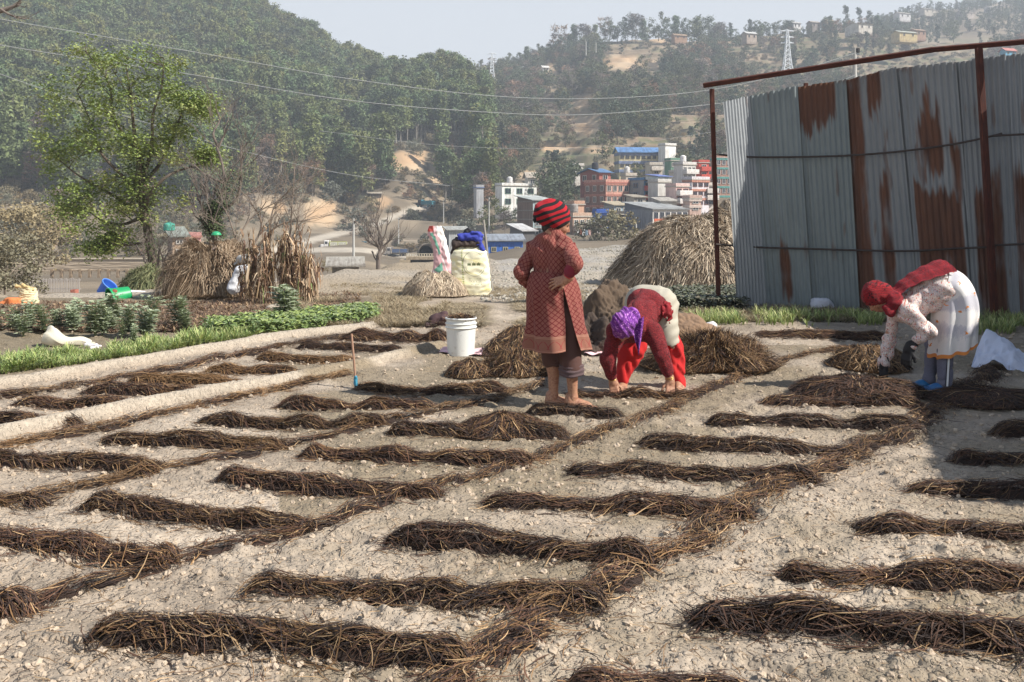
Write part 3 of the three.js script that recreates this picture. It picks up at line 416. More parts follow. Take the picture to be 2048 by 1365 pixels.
// pylons
function pylon(px, top, base, d, label) {
  const k = d / F, hgt = (base - top) * k, t = thing('pylon', label, 'pylon', P(px, base, d)), m = std(lin(0.74, 0.76, 0.78), 0.6), gs = [], at = (y) => lerp(hgt * 0.115, hgt * 0.018, Math.pow(y / hgt, 0.6)), bar = (a, b, r) => gs.push(new THREE.CylinderGeometry(r, r, a.distanceTo(b), 4).applyMatrix4(new THREE.Matrix4().compose(a.clone().add(b).multiplyScalar(0.5), new THREE.Quaternion().setFromUnitVectors(V(0, 1, 0), b.clone().sub(a).normalize()), V(1, 1, 1))));
  const N = 9, c = [[1, 1], [1, -1], [-1, -1], [-1, 1]], rr = hgt * 0.0085;
  for (let i = 0; i < N; i++) { const y0 = hgt * i / N, y1 = hgt * (i + 1) / N, a = at(y0), b = at(y1); for (let s = 0; s < 4; s++) { const [x, z] = c[s], [x2, z2] = c[(s + 1) % 4]; bar(V(x * a, y0, z * a), V(x * b, y1, z * b), rr * 1.3); bar(V(x * a, y0, z * a), V(x2 * b, y1, z2 * b), rr * 0.8); bar(V(x2 * a, y0, z2 * a), V(x * b, y1, z * b), rr * 0.8); } }
  part(t, 'lattice_body', mergeGeometries(gs.splice(0)), m);
  for (const f of [0.68, 0.82, 0.97]) { const y = hgt * f, w = hgt * 0.16; bar(V(-w, y, 0), V(w, y, 0), rr * 1.5); bar(V(-w, y, 0), V(0, y + hgt * 0.035, 0), rr); bar(V(w, y, 0), V(0, y + hgt * 0.035, 0), rr); part(t, 'cross_arm', mergeGeometries(gs.splice(0)), m); }
}
pylon(1575, 60, 142, 330, 'white lattice pylon on the terraced hill behind the fence'); pylon(984, 106, 162, 520, 'distant lattice pylon in the saddle between the hills');
// poles
const poleMat = std(lin(0.42, 0.41, 0.38), 0.9);
for (const [px, top, base, d, w, label] of [[707, 437, 536, 80, 0.13, 'pale concrete pole left of the bare pollard tree'], [1272, 435, 478, 150, 0.2, 'short white concrete pole before the shopfront'], [978, 395, 470, 180, 0.16, 'thin pale pole below the white house'], [887, 400, 440, 260, 0.16, 'thin pole on the brown bank'], [1710, 96, 165, 120, 0.35, 'grey utility pole rising behind the tin fence'], [797, 436, 480, 230, 0.16, 'thin pole beside the beige wall'], [1172, 78, 108, 560, 0.35, 'white pole on the right hill above the earth bank'], [1192, 82, 102, 560, 0.3, 'second white pole above the earth bank']]) {
  const k = d / F, t = thing('utility_pole', label, 'pole', P(px, base, d)), hh = (base - top) * k; part(t, 'shaft', new THREE.CylinderGeometry(w * 0.6, w, hh + 1, 8).translate(0, hh / 2 - 0.5, 0), poleMat); part(t, 'insulator', new THREE.CylinderGeometry(w * 0.9, w * 0.9, w * 1.4, 8).translate(w, hh * 0.93, 0), darkMat);
}
// lorries
function lorry(px, base, d, len, turn, cab, bed, trim, label) {
  const t = thing('lorry', label, 'lorry', P(px, base, d), turn), s = len / 7, cm = wallMat(cab), bm = wallMat(bed), tm = wallMat(trim), b = (x0, y0, z0, x1, y1, z1, r = 0.08) => new RoundedBoxGeometry((x1 - x0) * s, (y1 - y0) * s, (z1 - z0) * s, 2, r * s).translate((x0 + x1) / 2 * s, (y0 + y1) / 2 * s, (z0 + z1) / 2 * s);
  part(t, 'chassis', b(0.3, 0.65, -0.8, 6.9, 0.9, 0.8), darkMat);
  const c = part(t, 'cab', mergeGeometries([b(0, 0.7, -1, 1.3, 1.65, 1, 0.2), b(0.95, 0.7, -1.05, 2.2, 2.7, 1.05, 0.2)]), cm); part(c, 'windscreen', b(0.9, 1.75, -0.9, 1.0, 2.45, 0.9, 0.02), paneMat); part(c, 'side_window', b(1.25, 1.75, 1.0, 1.95, 2.4, 1.08, 0.02), paneMat);
  for (const z of [-0.7, 0.7]) part(t, 'headlight', new THREE.CylinderGeometry(0.14 * s, 0.14 * s, 0.08 * s, 12).rotateZ(Math.PI / 2).translate(0, 1.0 * s, z * s), wallMat('#f4f2e6'));
  part(t, 'cargo_bed', mergeGeometries([b(2.45, 0.95, -1.15, 7, 1.15, 1.15), b(2.45, 1.15, 1.02, 7, 2.25, 1.15), b(2.45, 1.15, -1.15, 7, 2.25, -1.02), b(6.87, 1.15, -1.02, 7, 2.1, 1.02), b(2.45, 1.15, -1.02, 2.58, 2.7, 1.02)]), bm);
  part(t, 'bed_trim', mergeGeometries([b(2.4, 2.25, 1.0, 7, 2.36, 1.18), b(2.4, 1.0, 1.15, 7, 1.14, 1.2), ...[2.4, 4.6, 6.85].map((x) => b(x, 1.14, 1.15, x + 0.14, 2.25, 1.2))]), tm);
  for (const x of [1.1, 5.2, 6.2]) for (const z of [-0.95, 0.95]) { const w = part(t, 'wheel', new THREE.TorusGeometry(0.36 * s, 0.16 * s, 8, 18).translate(x * s, 0.52 * s, z * s), darkMat); part(w, 'rim', new THREE.CylinderGeometry(0.24 * s, 0.24 * s, 0.22 * s, 14).rotateX(Math.PI / 2).translate(x * s, 0.52 * s, z * s), tm); }
}
lorry(641, 501, 226, 6.2, 0.1, '#f2f2f2', '#dfe0cf', '#c9d23a', 'white lorry with a yellow-green framed bed, leftmost on the river road'); lorry(687, 498, 234, 5.6, 0.25, '#f0f0f0', '#3f7f9a', '#8fa0a4', 'white lorry with a blue-green bed behind the leftmost lorry'); lorry(766, 514, 214, 5.6, 0.08, '#a8a4a0', '#4f6790', '#9a8f7a', 'dusty lorry with a slate blue bed half behind the pollard'); lorry(834, 415, 286, 6, -0.5, '#2d3346', '#3f95a8', '#56b0b8', 'dark lorry with a teal tail at the bend of the climbing road');
// culvert bridge, banks and walls
{
  const d = 150, k = d / F, t = thing('culvert_bridge', 'low concrete bridge with a white railing over a dark culvert', 'bridge', P(812, 534, d)); const L = 78 * k, m = wallMat('#b8a88e');
  part(t, 'deck', box(0, 14 * k, -3, L, 20 * k, 0), m); part(t, 'abutment', mergeGeometries([box(-1, -2, -3, 8 * k, 14 * k, 0.2)]), m); part(t, 'culvert_wall', box(8 * k, -2, -3, L, 14 * k, -1.4), wallMat('#4c4a48')); part(t, 'rail', box(0, 25.5 * k, -0.25, L, 26.5 * k, -0.1), wallMat('#e4dac2'));
  for (let i = 0; i < 16; i++) part(t, 'baluster', box(i * L / 15.5, 20 * k, -0.25, i * L / 15.5 + 0.16, 25.5 * k, -0.1), wallMat('#e4dac2'));
  const e = thing('tunnel_mouth', 'round grey tunnel mouth in the beige bank', 'tunnel', P(852, 505, 175)); part(e, 'rim', new THREE.TorusGeometry(1.45, 0.22, 8, 24), wallMat('#9a8f80')); part(e, 'lining', new THREE.CylinderGeometry(1.4, 1.2, 2.2, 24, 1, true).rotateX(Math.PI / 2).translate(0, 0, -1), wallMat('#837a70'));  part(e, 'back', new THREE.CircleGeometry(1.3, 24).translate(0, 0, -1.9), darkMat);
  const w = thing('retaining_wall', 'long tan retaining wall across the valley on the left', 'wall', P(-60, 548, 118)); part(w, 'wall_face', box(0, -1.2, -1, 470 * 118 / F, 29 * 118 / F, 0), std(lin(0.40, 0.32, 0.235), 0.95, { bumpMap: wallBump, bumpScale: 0.15 })); part(w, 'coping', box(-0.1, 29 * 118 / F, -1.1, 470 * 118 / F, 30.5 * 118 / F, 0.12), std(lin(0.43, 0.36, 0.27), 0.95));
  const w2 = thing('retaining_wall', 'beige bank wall behind the bare pollard', 'wall', P(700, 497, 243)); part(w2, 'wall_face', box(0, -2, -1, 185 * 243 / F, 19 * 243 / F, 0), std(lin(0.46, 0.38, 0.29), 0.95, { bumpMap: wallBump, bumpScale: 0.15 }));  w2.rotation.y = 0.05;
  // roadside railing and slatted fence left
  const dd = 95, kk = dd / F, rl = thing('road_railing', 'broken concrete road railing with low posts on the left', 'railing', P(100, 556, dd), 0.03), rm = wallMat('#a39079'); part(rl, 'rail', box(0, 13 * kk, -0.2, 170 * kk, 15 * kk, 0), rm); for (let i = 0; i < 10; i++) part(rl, 'post', box(i * 18.6 * kk, 0, -0.25, i * 18.6 * kk + 0.25, 17 * kk, 0.05), rm);
  const fd = 60, fk = fd / F, fl = thing('slat_fence', 'weathered slat fence in the left valley', 'fence', P(50, 585, fd)), fm = std(lin(0.40, 0.36, 0.33), 0.9), fr = rng(5); part(fl, 'rail', mergeGeometries([box(0, 24 * fk, -0.06, 110 * fk, 25.5 * fk, 0), box(0, 6 * fk, -0.06, 110 * fk, 7.5 * fk, 0)]), fm); for (let i = 0; i < 34; i++) part(fl, 'slat', box(0, 0, 0, 1.3 * fk, (26 + fr() * 3) * fk, 0.03).rotateZ((fr() - 0.5) * 0.06).translate(i * 3.25 * fk, 0, 0.01), fm);
  const bd = 34, bk = bd / F, bl = thing('block_wall', 'low red block wall with a square pillar on the left', 'wall', P(140, 602, bd)); part(bl, 'pillar', box(0, -0.3, -0.3, 9 * bk, 22 * bk, 0), wallMat('#b5705f')); part(bl, 'wall_run', box(9 * bk, -0.3, -0.25, 66 * bk, 11 * bk, -0.05), wallMat('#b07464')); part(bl, 'coping', box(9 * bk, 11 * bk, -0.3, 66 * bk, 13 * bk, 0), wallMat('#bd8a78'));
  const pb = thing('plank', 'grey plank leaning on the red block wall', 'plank', P(122, 600, bd - 0.5)); part(pb, 'board', new RoundedBoxGeometry(24 * bk, 1.6 * bk, 0.2, 2, 0.02).rotateZ(0.5).translate(10 * bk, 7 * bk, 0), wallMat('#b8b2a8'));
}

// washing hung out among the houses
for (const [x0, x1, y, d, cols, label] of [[1153, 1182, 458, 163, ['#e8e4e0', '#c9765a', '#efefef', '#8fa6b8', '#d8b0a8'], 'washing hung on a line before the cream brick house'], [1188, 1226, 440, 172, ['#f2f2f2', '#e9e9ee', '#c8d2dc', '#f2efe8', '#d9a09a', '#f0f0f0'], 'white washing on a line before the blue painted wall'], [1290, 1330, 352, 200, ['#e8e8e8', '#b85a4a', '#8aa0b4', '#f0ece4'], 'washing on the roof of the blue fronted house']]) {
  const k = d / F, t = thing('washing_line', label, 'washing', P(x0, y, d)), L = (x1 - x0) * k; part(t, 'line', tube([V(0, 0, 0), V(L / 2, -0.12, 0), V(L, 0, 0)], 0.02, 8, 4), darkMat);
  cols.forEach((c, i) => { const w = L / cols.length * 0.72, x = (i + 0.14) * L / cols.length, h = 0.7 + 0.5 * hash(i, x0); part(t, 'washed_cloth', loft((q, s) => V(x + s * w, -0.06 - q * h, 0.06 * Math.sin(s * 7 + i) * q + 0.02), 6, 8), std(hex(c), 0.9, { side: THREE.DoubleSide })); });
}
// ---------------------------------------------------------------- soil of the field
const SEG = (p, a, b) => { const dx = b[0] - a[0], dz = b[1] - a[1], t = clamp(((p[0] - a[0]) * dx + (p[1] - a[1]) * dz) / (dx * dx + dz * dz), 0, 1); return Math.hypot(p[0] - a[0] - dx * t, p[1] - a[1] - dz * t); };
const toXZ = (L) => L.map(([px, py]) => { const g = G(px, py); return [g.x, g.z]; });
const bundsPx = [[[-160, 800], [0, 772], [150, 746], [330, 716], [470, 693], [560, 676], [660, 663], [745, 655]], [[-180, 915], [0, 874], [160, 842], [320, 810], [480, 780], [600, 760], [700, 740], [800, 716], [880, 697]]];
const bunds = bundsPx.map(toXZ);
const bundH = (x, z) => { let h = 0; bunds.forEach((L, b) => { for (let k = 1; k < L.length; k++) { const q = SEG([x, z], L[k - 1], L[k]) / (b ? 0.10 : 0.105); if (q < 1) h = Math.max(h, (b ? 0.085 : 0.075) * Math.pow(1 - q * q, 1.2)); } }); return h; };
function cell(x, y) { const i = Math.floor(x), j = Math.floor(y); let m = 9, id = 0; for (let a = -1; a < 2; a++) for (let b = -1; b < 2; b++) { const u = i + a, v = j + b, q = Math.hypot(u + hash(u, v, 5) - x, v + hash(u, v, 6) - y); if (q < m) { m = q; id = hash(u, v, 7); } } return [m, id]; }
function footprints(x, z) {                                // dents left by bare feet and sandals
  let h = 0; const i = Math.floor(x / 0.55), j = Math.floor(z / 0.55);
  for (let a = -1; a < 2; a++) for (let b = -1; b < 2; b++) { const u = i + a, v = j + b; if (hash(u, v, 31) > 0.5) continue; const an = (hash(u, v, 32) - 0.5) * 1.4 + 0.6, dx = x - (u + hash(u, v, 33)) * 0.55, dz = z - (v + hash(u, v, 34)) * 0.55, l = (dx * Math.cos(an) + dz * Math.sin(an)) / 0.125, w = (-dx * Math.sin(an) + dz * Math.cos(an)) / (0.044 + 0.01 * l), q = l * l + w * w; if (q < 2.2) h += q < 1 ? -0.014 * (1 - q * q) : 0.006 * Math.sin((q - 1) / 1.2 * Math.PI); }
  return h;
}
function soilH(x, z, fine = true) {
  let h = (-z < 11 ? footprints(x, z) : 0) + (fbm(x * 1.3, z * 1.3, 3) - 0.5) * 0.05 + (fbm(x * 5 + 3, z * 5, 3) - 0.5) * 0.028;
  if (fine) for (const [s, a] of [[9, 0.030], [22, 0.017]]) { const [m, id] = cell(x * s, z * s); if (id > 0.45) h += a * (id - 0.35) * Math.max(0, 1 - m * m * 3.2) * (0.4 + 1.2 * noise2(x * 1.7 + 40, z * 1.7)); }
  return h;
}
const bundNear = (x, z) => -z > 6 && x < 0.5 ? bundH(x, z) : 0;
{
  const ds = [], us = []; for (let d = 1.55; d < 17; d *= 1.0042) ds.push(d); for (let u = -0.72; u <= 0.72; u += 0.0028) us.push(u);
  const pos = [], col = [], uv = [], idx = [], n = us.length;
  ds.forEach((d, j) => us.forEach((u, i) => {
    const x = u * d, z = -d, edge = smoothstep(d, 14.5, 16.8), b = bundNear(x, z);
    const h = (soilH(x, z) * (b > 0.01 ? 0.5 : 1)) * (1 - edge * 0.7) + b - edge * 0.02;
    const m = fbm(x * 0.9 + 11, z * 0.9, 4), f = fbm(x * 9, z * 9, 3), px = u * F + CX, py = CY + EYE * F / d;
    let c = mixc(lin(0.43, 0.342, 0.255), lin(0.57, 0.468, 0.36), smoothstep(m, 0.25, 0.75)).multiplyScalar(0.86 + 0.3 * f);
    c.multiplyScalar(1 - 0.2 * smoothstep(fbm(x * 2.1 + 30, z * 2.1 + 8, 4), 0.5, 0.68));
    if (b > 0.012) c = mixc(c, lin(0.54, 0.46, 0.36), 0.75 * smoothstep(b, 0.01, 0.04));
    // litter covered ground beyond the field
    const beyond = smoothstep(py, 690 + (px < 900 ? -(px - 900) * 0.0 : 0), 640) ; if (beyond > 0 && px > 560) c = mixc(c, lin(0.31, 0.245, 0.165), beyond * smoothstep(fbm(x * 1.5, z * 1.5, 3), 0.25, 0.6));
    if (px < 760 && b < 0.01) { const y1 = lerp(772, 655, clamp(px / 745, 0, 1)); if (py < y1) c = mixc(c, lin(0.24, 0.19, 0.12), smoothstep(y1 - py, 5, 40) * 0.9); }
    pos.push(x, h, z); col.push(c.r, c.g, c.b); uv.push(x, -z);
    if (i && j) { const a = (j - 1) * n + i - 1, e = j * n + i - 1; idx.push(a, a + 1, e, a + 1, e + 1, e); }
  }));
  // crumbly relief: many small round crumbs stamped on a tile of 0.9 m
  const S = 1024, hgt = new Float32Array(S * S), r = rng(8);
  for (let k = 0; k < 9000; k++) { const rad = 1.6 + 12 * Math.pow(r(), 6), cx = r() * S, cy = r() * S, e = 0.7 + 0.5 * r(), top = rad / 15; for (let j = -Math.ceil(rad); j <= rad; j++) for (let i = -Math.ceil(rad); i <= rad; i++) { const q = (i * i * e + j * j / e) / (rad * rad); if (q < 1) { const o = ((Math.floor(cy + j) + S) % S) * S + ((Math.floor(cx + i) + S) % S); hgt[o] = Math.max(hgt[o] * 0.999, top * Math.sqrt(1 - q) + 0.12 * hash(i + k, j)); } } }
  const bt = grayTex(S, S, (i, j) => hgt[j * S + i] * 0.85), ct = grayTex(512, 512, (i, j) => 0.80 + 0.2 * fbm(i / 7, j / 7, 4) - (hash(i >> 1, j >> 1, 3) > 0.985 ? 0.35 : 0)); bt.repeat.set(1.11, 1.11); ct.repeat.set(0.83, 0.83); ct.colorSpace = THREE.SRGBColorSpace;
  tag(part(scene, 'soil', geoOf(pos, idx, col, uv), new THREE.MeshStandardMaterial({ vertexColors: true, map: ct, roughness: 1, bumpMap: bt, bumpScale: 0.011 })), 'dry crumbly grey-beige soil of the planted field', null, null, 'structure');
}
// clods and crumbs
{
  const r = rng(21), lump = (s) => { const g = bare(new THREE.IcosahedronGeometry(1, 1)), p = g.attributes.position; for (let i = 0; i < p.count; i++) { const v = V(p.getX(i), p.getY(i), p.getZ(i)), q = 0.55 + 0.85 * noise3(v.x * 2.3 + s * 9, v.y * 2.3, v.z * 2.3); p.setXYZ(i, v.x * q, v.y * q * 0.8, v.z * q); } g.computeVertexNormals(); return g; };
  const m = std(0xffffff, 1), group = new THREE.Group(); group.name = 'soil_clods'; scene.add(group); tag(group, 'crumbs and clods of pale soil scattered over the field', 'soil clods', null, 'stuff');
  for (let v = 0; v < 3; v++) {
    const N = 20000, im = new THREE.InstancedMesh(lump(v), m, N); im.name = 'clod'; im.userData.kind = 'stuff'; im.castShadow = im.receiveShadow = true;
    for (let k = 0; k < N; k++) {
      const d = 2.3 * Math.pow(14 / 2.3, Math.pow(r(), 1.1)), x = (r() * 1.36 - 0.68) * d, z = -d, dense = noise2(x * 1.1 + 60, z * 1.1);
      const px = x / d * F + CX, py = CY + EYE * F / d, bn = bundNear(x, z); if (bn > 0.01 && r() < 0.85 || px < 760 && py < lerp(755, 650, px / 745) && r() < 0.9 || px > 560 && py < 655 && r() < 0.85) { im.setMatrixAt(k, new THREE.Matrix4().makeScale(0.001, 0.001, 0.001).setPosition(x, -0.05, z)); im.setColorAt(k, lin(0.4, 0.35, 0.28)); continue; }
      const s = (0.002 + 0.0135 * Math.pow(r(), 20 - 16 * dense)) * (0.8 + 0.06 * d), y = soilH(x, z) + bundNear(x, z), t = 0.85 + 0.3 * r();
      im.setMatrixAt(k, new THREE.Matrix4().compose(V(x, y + s * 0.25, z), new THREE.Quaternion().setFromEuler(new THREE.Euler(r() * 0.6, r() * 6.28, r() * 0.6)), V(s * (0.8 + 0.5 * r()), s * (0.7 + 0.5 * r()), s)));
      im.setColorAt(k, lin(0.42 * t, 0.335 * t, 0.25 * t));
    }
    group.add(im);
  }
}
// ---------------------------------------------------------------- straw bundles laid on the soil
const coreMat = std(lin(0.03, 0.018, 0.013), 1, { bumpMap: grayTex(128, 128, (i, j) => hash(i >> 1, j >> 1)), bumpScale: 0.01 });
function bundleGeo(a, b, o, r) {                          // a, b: ends on the ground; returns [core, straw] in coordinates about the middle
  const S = new Strands(), len = a.distanceTo(b), dir = b.clone().sub(a).normalize(), sd = V(-dir.z, 0, dir.x), W = (o.w ?? 0.12) * (o.flat ? 0.85 : 0.66), Hh = (o.h ?? 0.085) * (o.flat ? 0.8 : 0.58), mid = a.clone().add(b).multiplyScalar(0.5); const tone = 0.75 + 0.6 * hash(o.seed, 77);
  if (!o.flat) o.n = (o.n ?? 820) * 3.5;
  const sway = (s) => sd.clone().multiplyScalar(W * 0.55 * (noise2(s * len * 2.2 + o.seed * 3.7, o.seed) - 0.5) * 2), at = (s) => a.clone().lerp(b, s).add(sway(s)).sub(mid);
  const prof = (s) => (o.flat ? 0.9 : Math.pow(clamp(Math.min(s, 1 - s) * len / 0.1 + 0.3, 0, 1), 0.5)) * (0.3 + 1.35 * noise2(s * len * 5.5 + 7, o.seed * 1.3));
  const pos = [], idx = [], nS = Math.max(8, Math.ceil(len * 22)), nC = 9;
  for (let i = 0; i <= nS; i++) for (let k = 0; k < nC; k++) { const s = i / nS, c = k / (nC - 1) * 2 - 1, f = prof(s), p = at(s).addScaledVector(sd, c * W * 0.84 * Math.pow(f, 0.5)); p.y = Math.max(0, Hh * 0.84 * f * Math.sqrt(Math.max(0, 1 - c * c)) + (noise2(s * len * 30, c * 4 + o.seed) - 0.5) * 0.02) + soilH(p.x + mid.x, p.z + mid.z, false) - 0.012; if (i === 0 || i === nS) p.y = -0.02; pos.push(p.x, p.y, p.z); if (i && k) { const q = (i - 1) * nC + k - 1, w = i * nC + k - 1; idx.push(q, q + 1, w, q + 1, w + 1, w); } }
  const N = Math.ceil((o.n ?? 820) * len * (W / 0.12));
  for (let i = 0; i < N; i++) {
    const s = clamp(r() * 1.04 - 0.02, 0, 1), stray = r() < 0.07, c = stray ? (r() < 0.5 ? -1 : 1) * (1.1 + 0.7 * r()) : r() < 0.5 ? clamp(gauss(r) * 0.62, -1.25, 1.25) : (r() * 2 - 1) * 1.12, f = prof(s), loose = r() < (o.loose ?? 0.12) + 0.08;
    const yaw = gauss(r) * (loose ? 1.1 : (o.mess ?? 0.42) * 1.5) + (noise2(s * len * 9 + o.seed, 3 + c * 2) - 0.5) * 1.1 * (o.twist ?? 1), L = (0.05 + 0.17 * r() * r() + (o.long ?? 0) * r()) * (loose ? 1.15 : 1), cs = Math.cos(yaw), sn = Math.sin(yaw);
    const d = dir.clone().multiplyScalar(cs).addScaledVector(sd, sn), n = 5, bend = gauss(r) * 0.11, pts = [], base = at(s).addScaledVector(sd, c * W), lift = gauss(r) * 0.014 + (loose ? 0.014 : 0), tilt = gauss(r) * (loose ? 0.16 : 0.06);
    for (let k = 0; k < n; k++) {
      const t = k / (n - 1) - 0.5, p = base.clone().addScaledVector(d, t * L).addScaledVector(V(-d.z, 0, d.x), bend * (t * t * 4 - 0.5) * L * 2);
      const cc = p.clone().sub(at(clamp(s + t * L * cs / len, 0, 1))).dot(sd) / W, along = s + t * L * cs / len, ff = along < 0 || along > 1 ? 0 : prof(along);
      p.y = Hh * ff * Math.sqrt(Math.max(0, 1 - cc * cc * 0.8)) + lift + tilt * L * t * 2; const gy = soilH(p.x + mid.x, p.z + mid.z, false); p.y = Math.max(gy + 0.004, p.y + gy + 0.004); pts.push(p);
    }
    S.add(pts, (0.0026 + 0.0038 * r() * r()) * (o.thick ?? 1), strawColor(r, (o.tan ?? 0.08) * (0.6 + 1.7 * noise2(s * len * 3 + o.seed, 8)), o.pale ?? 0.05).multiplyScalar(tone), V(d.z * -1, (r() - 0.5) * 1.6, d.x).normalize());
  }
  return [geoOf(pos, idx), S.geo(), mid];
}
let bundleSeed = 1;
function bundle(name, label, category, group, e, o = {}) {
  const r = rng(bundleSeed * 131 + 7); o.seed = bundleSeed++; const [px0, py0, px1, py1] = e, a = G(px0, py0), b = G(px1, py1), [core, straw, mid] = bundleGeo(a, b, o, r);
  const t = thing(name, label, category, mid, 0, group); part(t, 'core', core, o.core ?? coreMat); const st = part(t, 'straw', straw, strawMat); st.userData.kind = 'stuff'; return t;
}
const ORD = ['first', 'second', 'third', 'fourth', 'fifth', 'sixth', 'seventh', 'eighth', 'ninth'];
// each row: what it is called, then bundles from the nearest to the farthest: [left end, right end, look, options]
const ROWS = [
  ['at the right edge', [[[1150, 1372, 1500, 1400], 'dark', { w: 0.13 }], [[1400, 1242, 2140, 1312], 'blackish', { w: 0.125, h: 0.1, mess: 0.3, long: 0.15, thick: 1.15 }], [[1575, 1148, 2130, 1180], 'dark and partly golden', { w: 0.12, tan: 0.14 }], [[1712, 1056, 2120, 1080], 'dark and partly golden', { w: 0.11, tan: 0.12 }], [[1826, 985, 2130, 994], 'dark half shaded', { w: 0.11 }], [[1908, 922, 2140, 925], 'dark shaded', { w: 0.12 }], [[1988, 868, 2140, 872], 'dark shaded', { w: 0.12 }]]],
  ['left of the right straw line', [[[208, 1268, 930, 1328], 'thick brown', { w: 0.125, tan: 0.22, pale: 0.1, loose: 0.2, mess: 0.6, h: 0.1 }], [[518, 1174, 1200, 1216], 'ragged brown', { w: 0.12, tan: 0.2, pale: 0.1, loose: 0.2, mess: 0.6 }], [[775, 1088, 1300, 1122], 'black and brown', { w: 0.12, tan: 0.1, loose: 0.16, h: 0.1 }], [[975, 1012, 1500, 1030], 'dark brown', { w: 0.13 }], [[1145, 942, 1630, 962], 'dark reddish', { w: 0.12 }], [[1285, 892, 1720, 908], 'dark', { w: 0.115 }], [[1422, 846, 1835, 858], 'dark', { w: 0.115 }], [[1530, 806, 1840, 812], 'dark loose', { w: 0.12, loose: 0.2 }]]],
  ['left of the middle straw line', [[[-190, 1200, 70, 1222], 'brown', { w: 0.12, tan: 0.2 }], [[-70, 1086, 335, 1130], 'thick dark', { w: 0.145, tan: 0.12, h: 0.11 }], [[176, 1020, 605, 1060], 'thick brown', { w: 0.14, tan: 0.2, h: 0.11 }], [[448, 964, 880, 990], 'dark', { w: 0.12, tan: 0.08 }], [[610, 916, 1060, 930], 'smooth dark', { w: 0.13, mess: 0.22, loose: 0.05 }], [[788, 868, 1130, 880], 'reddish brown', { w: 0.13, tan: 0.1 }], [[1060, 832, 1240, 838], 'dark thin', { w: 0.11 }], [[1140, 794, 1390, 796], 'reddish', { w: 0.12, tan: 0.12 }]]],
  ['along the second earth ridge', [[[-120, 998, 95, 1012], 'pale brown', { w: 0.13, tan: 0.3, pale: 0.14 }], [[-50, 922, 320, 942], 'golden brown', { w: 0.135, tan: 0.35, pale: 0.06 }], [[208, 884, 560, 896], 'golden brown', { w: 0.13, tan: 0.4 }], [[408, 848, 770, 856], 'dark brown', { w: 0.13, tan: 0.2 }], [[566, 814, 860, 818], 'blackish', { w: 0.14, mess: 0.3 }], [[715, 780, 1010, 786], 'brown ragged', { w: 0.15, tan: 0.22, loose: 0.2 }]]],
  ['between the two earth ridges', [[[-60, 846, 160, 848], 'brown scattered', { w: 0.16, tan: 0.2, h: 0.06 }], [[36, 812, 265, 816], 'brown', { w: 0.16, tan: 0.2, h: 0.08 }], [[176, 784, 385, 792], 'dark brown', { w: 0.15, tan: 0.1, h: 0.08 }], [[272, 764, 482, 770], 'golden', { w: 0.16, tan: 0.6, pale: 0.05 }], [[418, 744, 590, 748], 'golden brown', { w: 0.16, tan: 0.4 }], [[518, 720, 700, 724], 'golden brown', { w: 0.17, tan: 0.45 }], [[600, 700, 800, 704], 'dark', { w: 0.2 }], [[690, 678, 890, 684], 'dark heaped', { w: 0.3, h: 0.12 }]]],
  ['before the tin fence', [[[1520, 672, 1780, 678], 'dark', { w: 0.25, tan: 0.12 }], [[1690, 700, 1800, 712], 'pale brown', { w: 0.3, tan: 0.45, pale: 0.15, loose: 0.3 }]]],
];
for (const [where, list] of ROWS) list.forEach(([e, look, o], i) => bundle('straw_bundle', look + ' straw bundle, ' + ORD[i] + ' from the front ' + where, 'straw bundle', 'straw bundles laid in rows on the soil', e, o));
// long thin straw lines that cross the rows
function strawLine(label, pts, o) {
  const t = thing('straw_line', label, 'straw line', V(0, 0, 0), 0, 'long straw lines across the field'), cs = [], ss = [];
  for (let k = 1; k < pts.length; k++) { const r = rng(900 + bundleSeed * 17); const q = { flat: true, w: 0.074, h: 0.036, mess: 0.4, twist: 0.8, loose: 0.18, tan: 0.2, pale: 0.07, n: 1100, ...o, seed: bundleSeed++ }, [c, s, m] = bundleGeo(G(...pts[k - 1]), G(...pts[k]), q, r); cs.push(c.translate(m.x, 0.001, m.z)); ss.push(s.translate(m.x, 0.002, m.z)); }
  part(t, 'core', mergeGeometries(cs), coreMat); const s = part(t, 'straw', mergeGeometries(ss), strawMat); s.userData.kind = 'stuff';
}
strawLine('right straw line running from the bottom edge towards the woman at the fence', [[860, 1400], [960, 1310], [1070, 1240], [1190, 1190], [1400, 1075], [1540, 985], [1690, 915], [1840, 850], [1905, 800], [1990, 740]], { w: 0.128, h: 0.042, tan: 0.22 });
strawLine('middle straw line running up past the barefoot woman', [[-60, 1250], [160, 1180], [345, 1128], [480, 1088], [610, 1056], [800, 995], [1080, 914], [1200, 866], [1330, 824], [1480, 756], [1600, 716], [1690, 694]], {});
strawLine('left straw line below the second earth ridge', [[-60, 1032], [140, 985], [330, 940], [560, 892], [800, 846], [1000, 800], [1090, 772]], { tan: 0.35 });
strawLine('pale straw line lying along the second earth ridge', [[-40, 902], [190, 862], [400, 818], [560, 782], [700, 752]], { tan: 0.5, w: 0.11 });
strawLine('dark straw line lying along the first earth ridge', [[-40, 800], [150, 772], [330, 742], [560, 696], [745, 668]], { tan: 0.15, w: 0.12 });
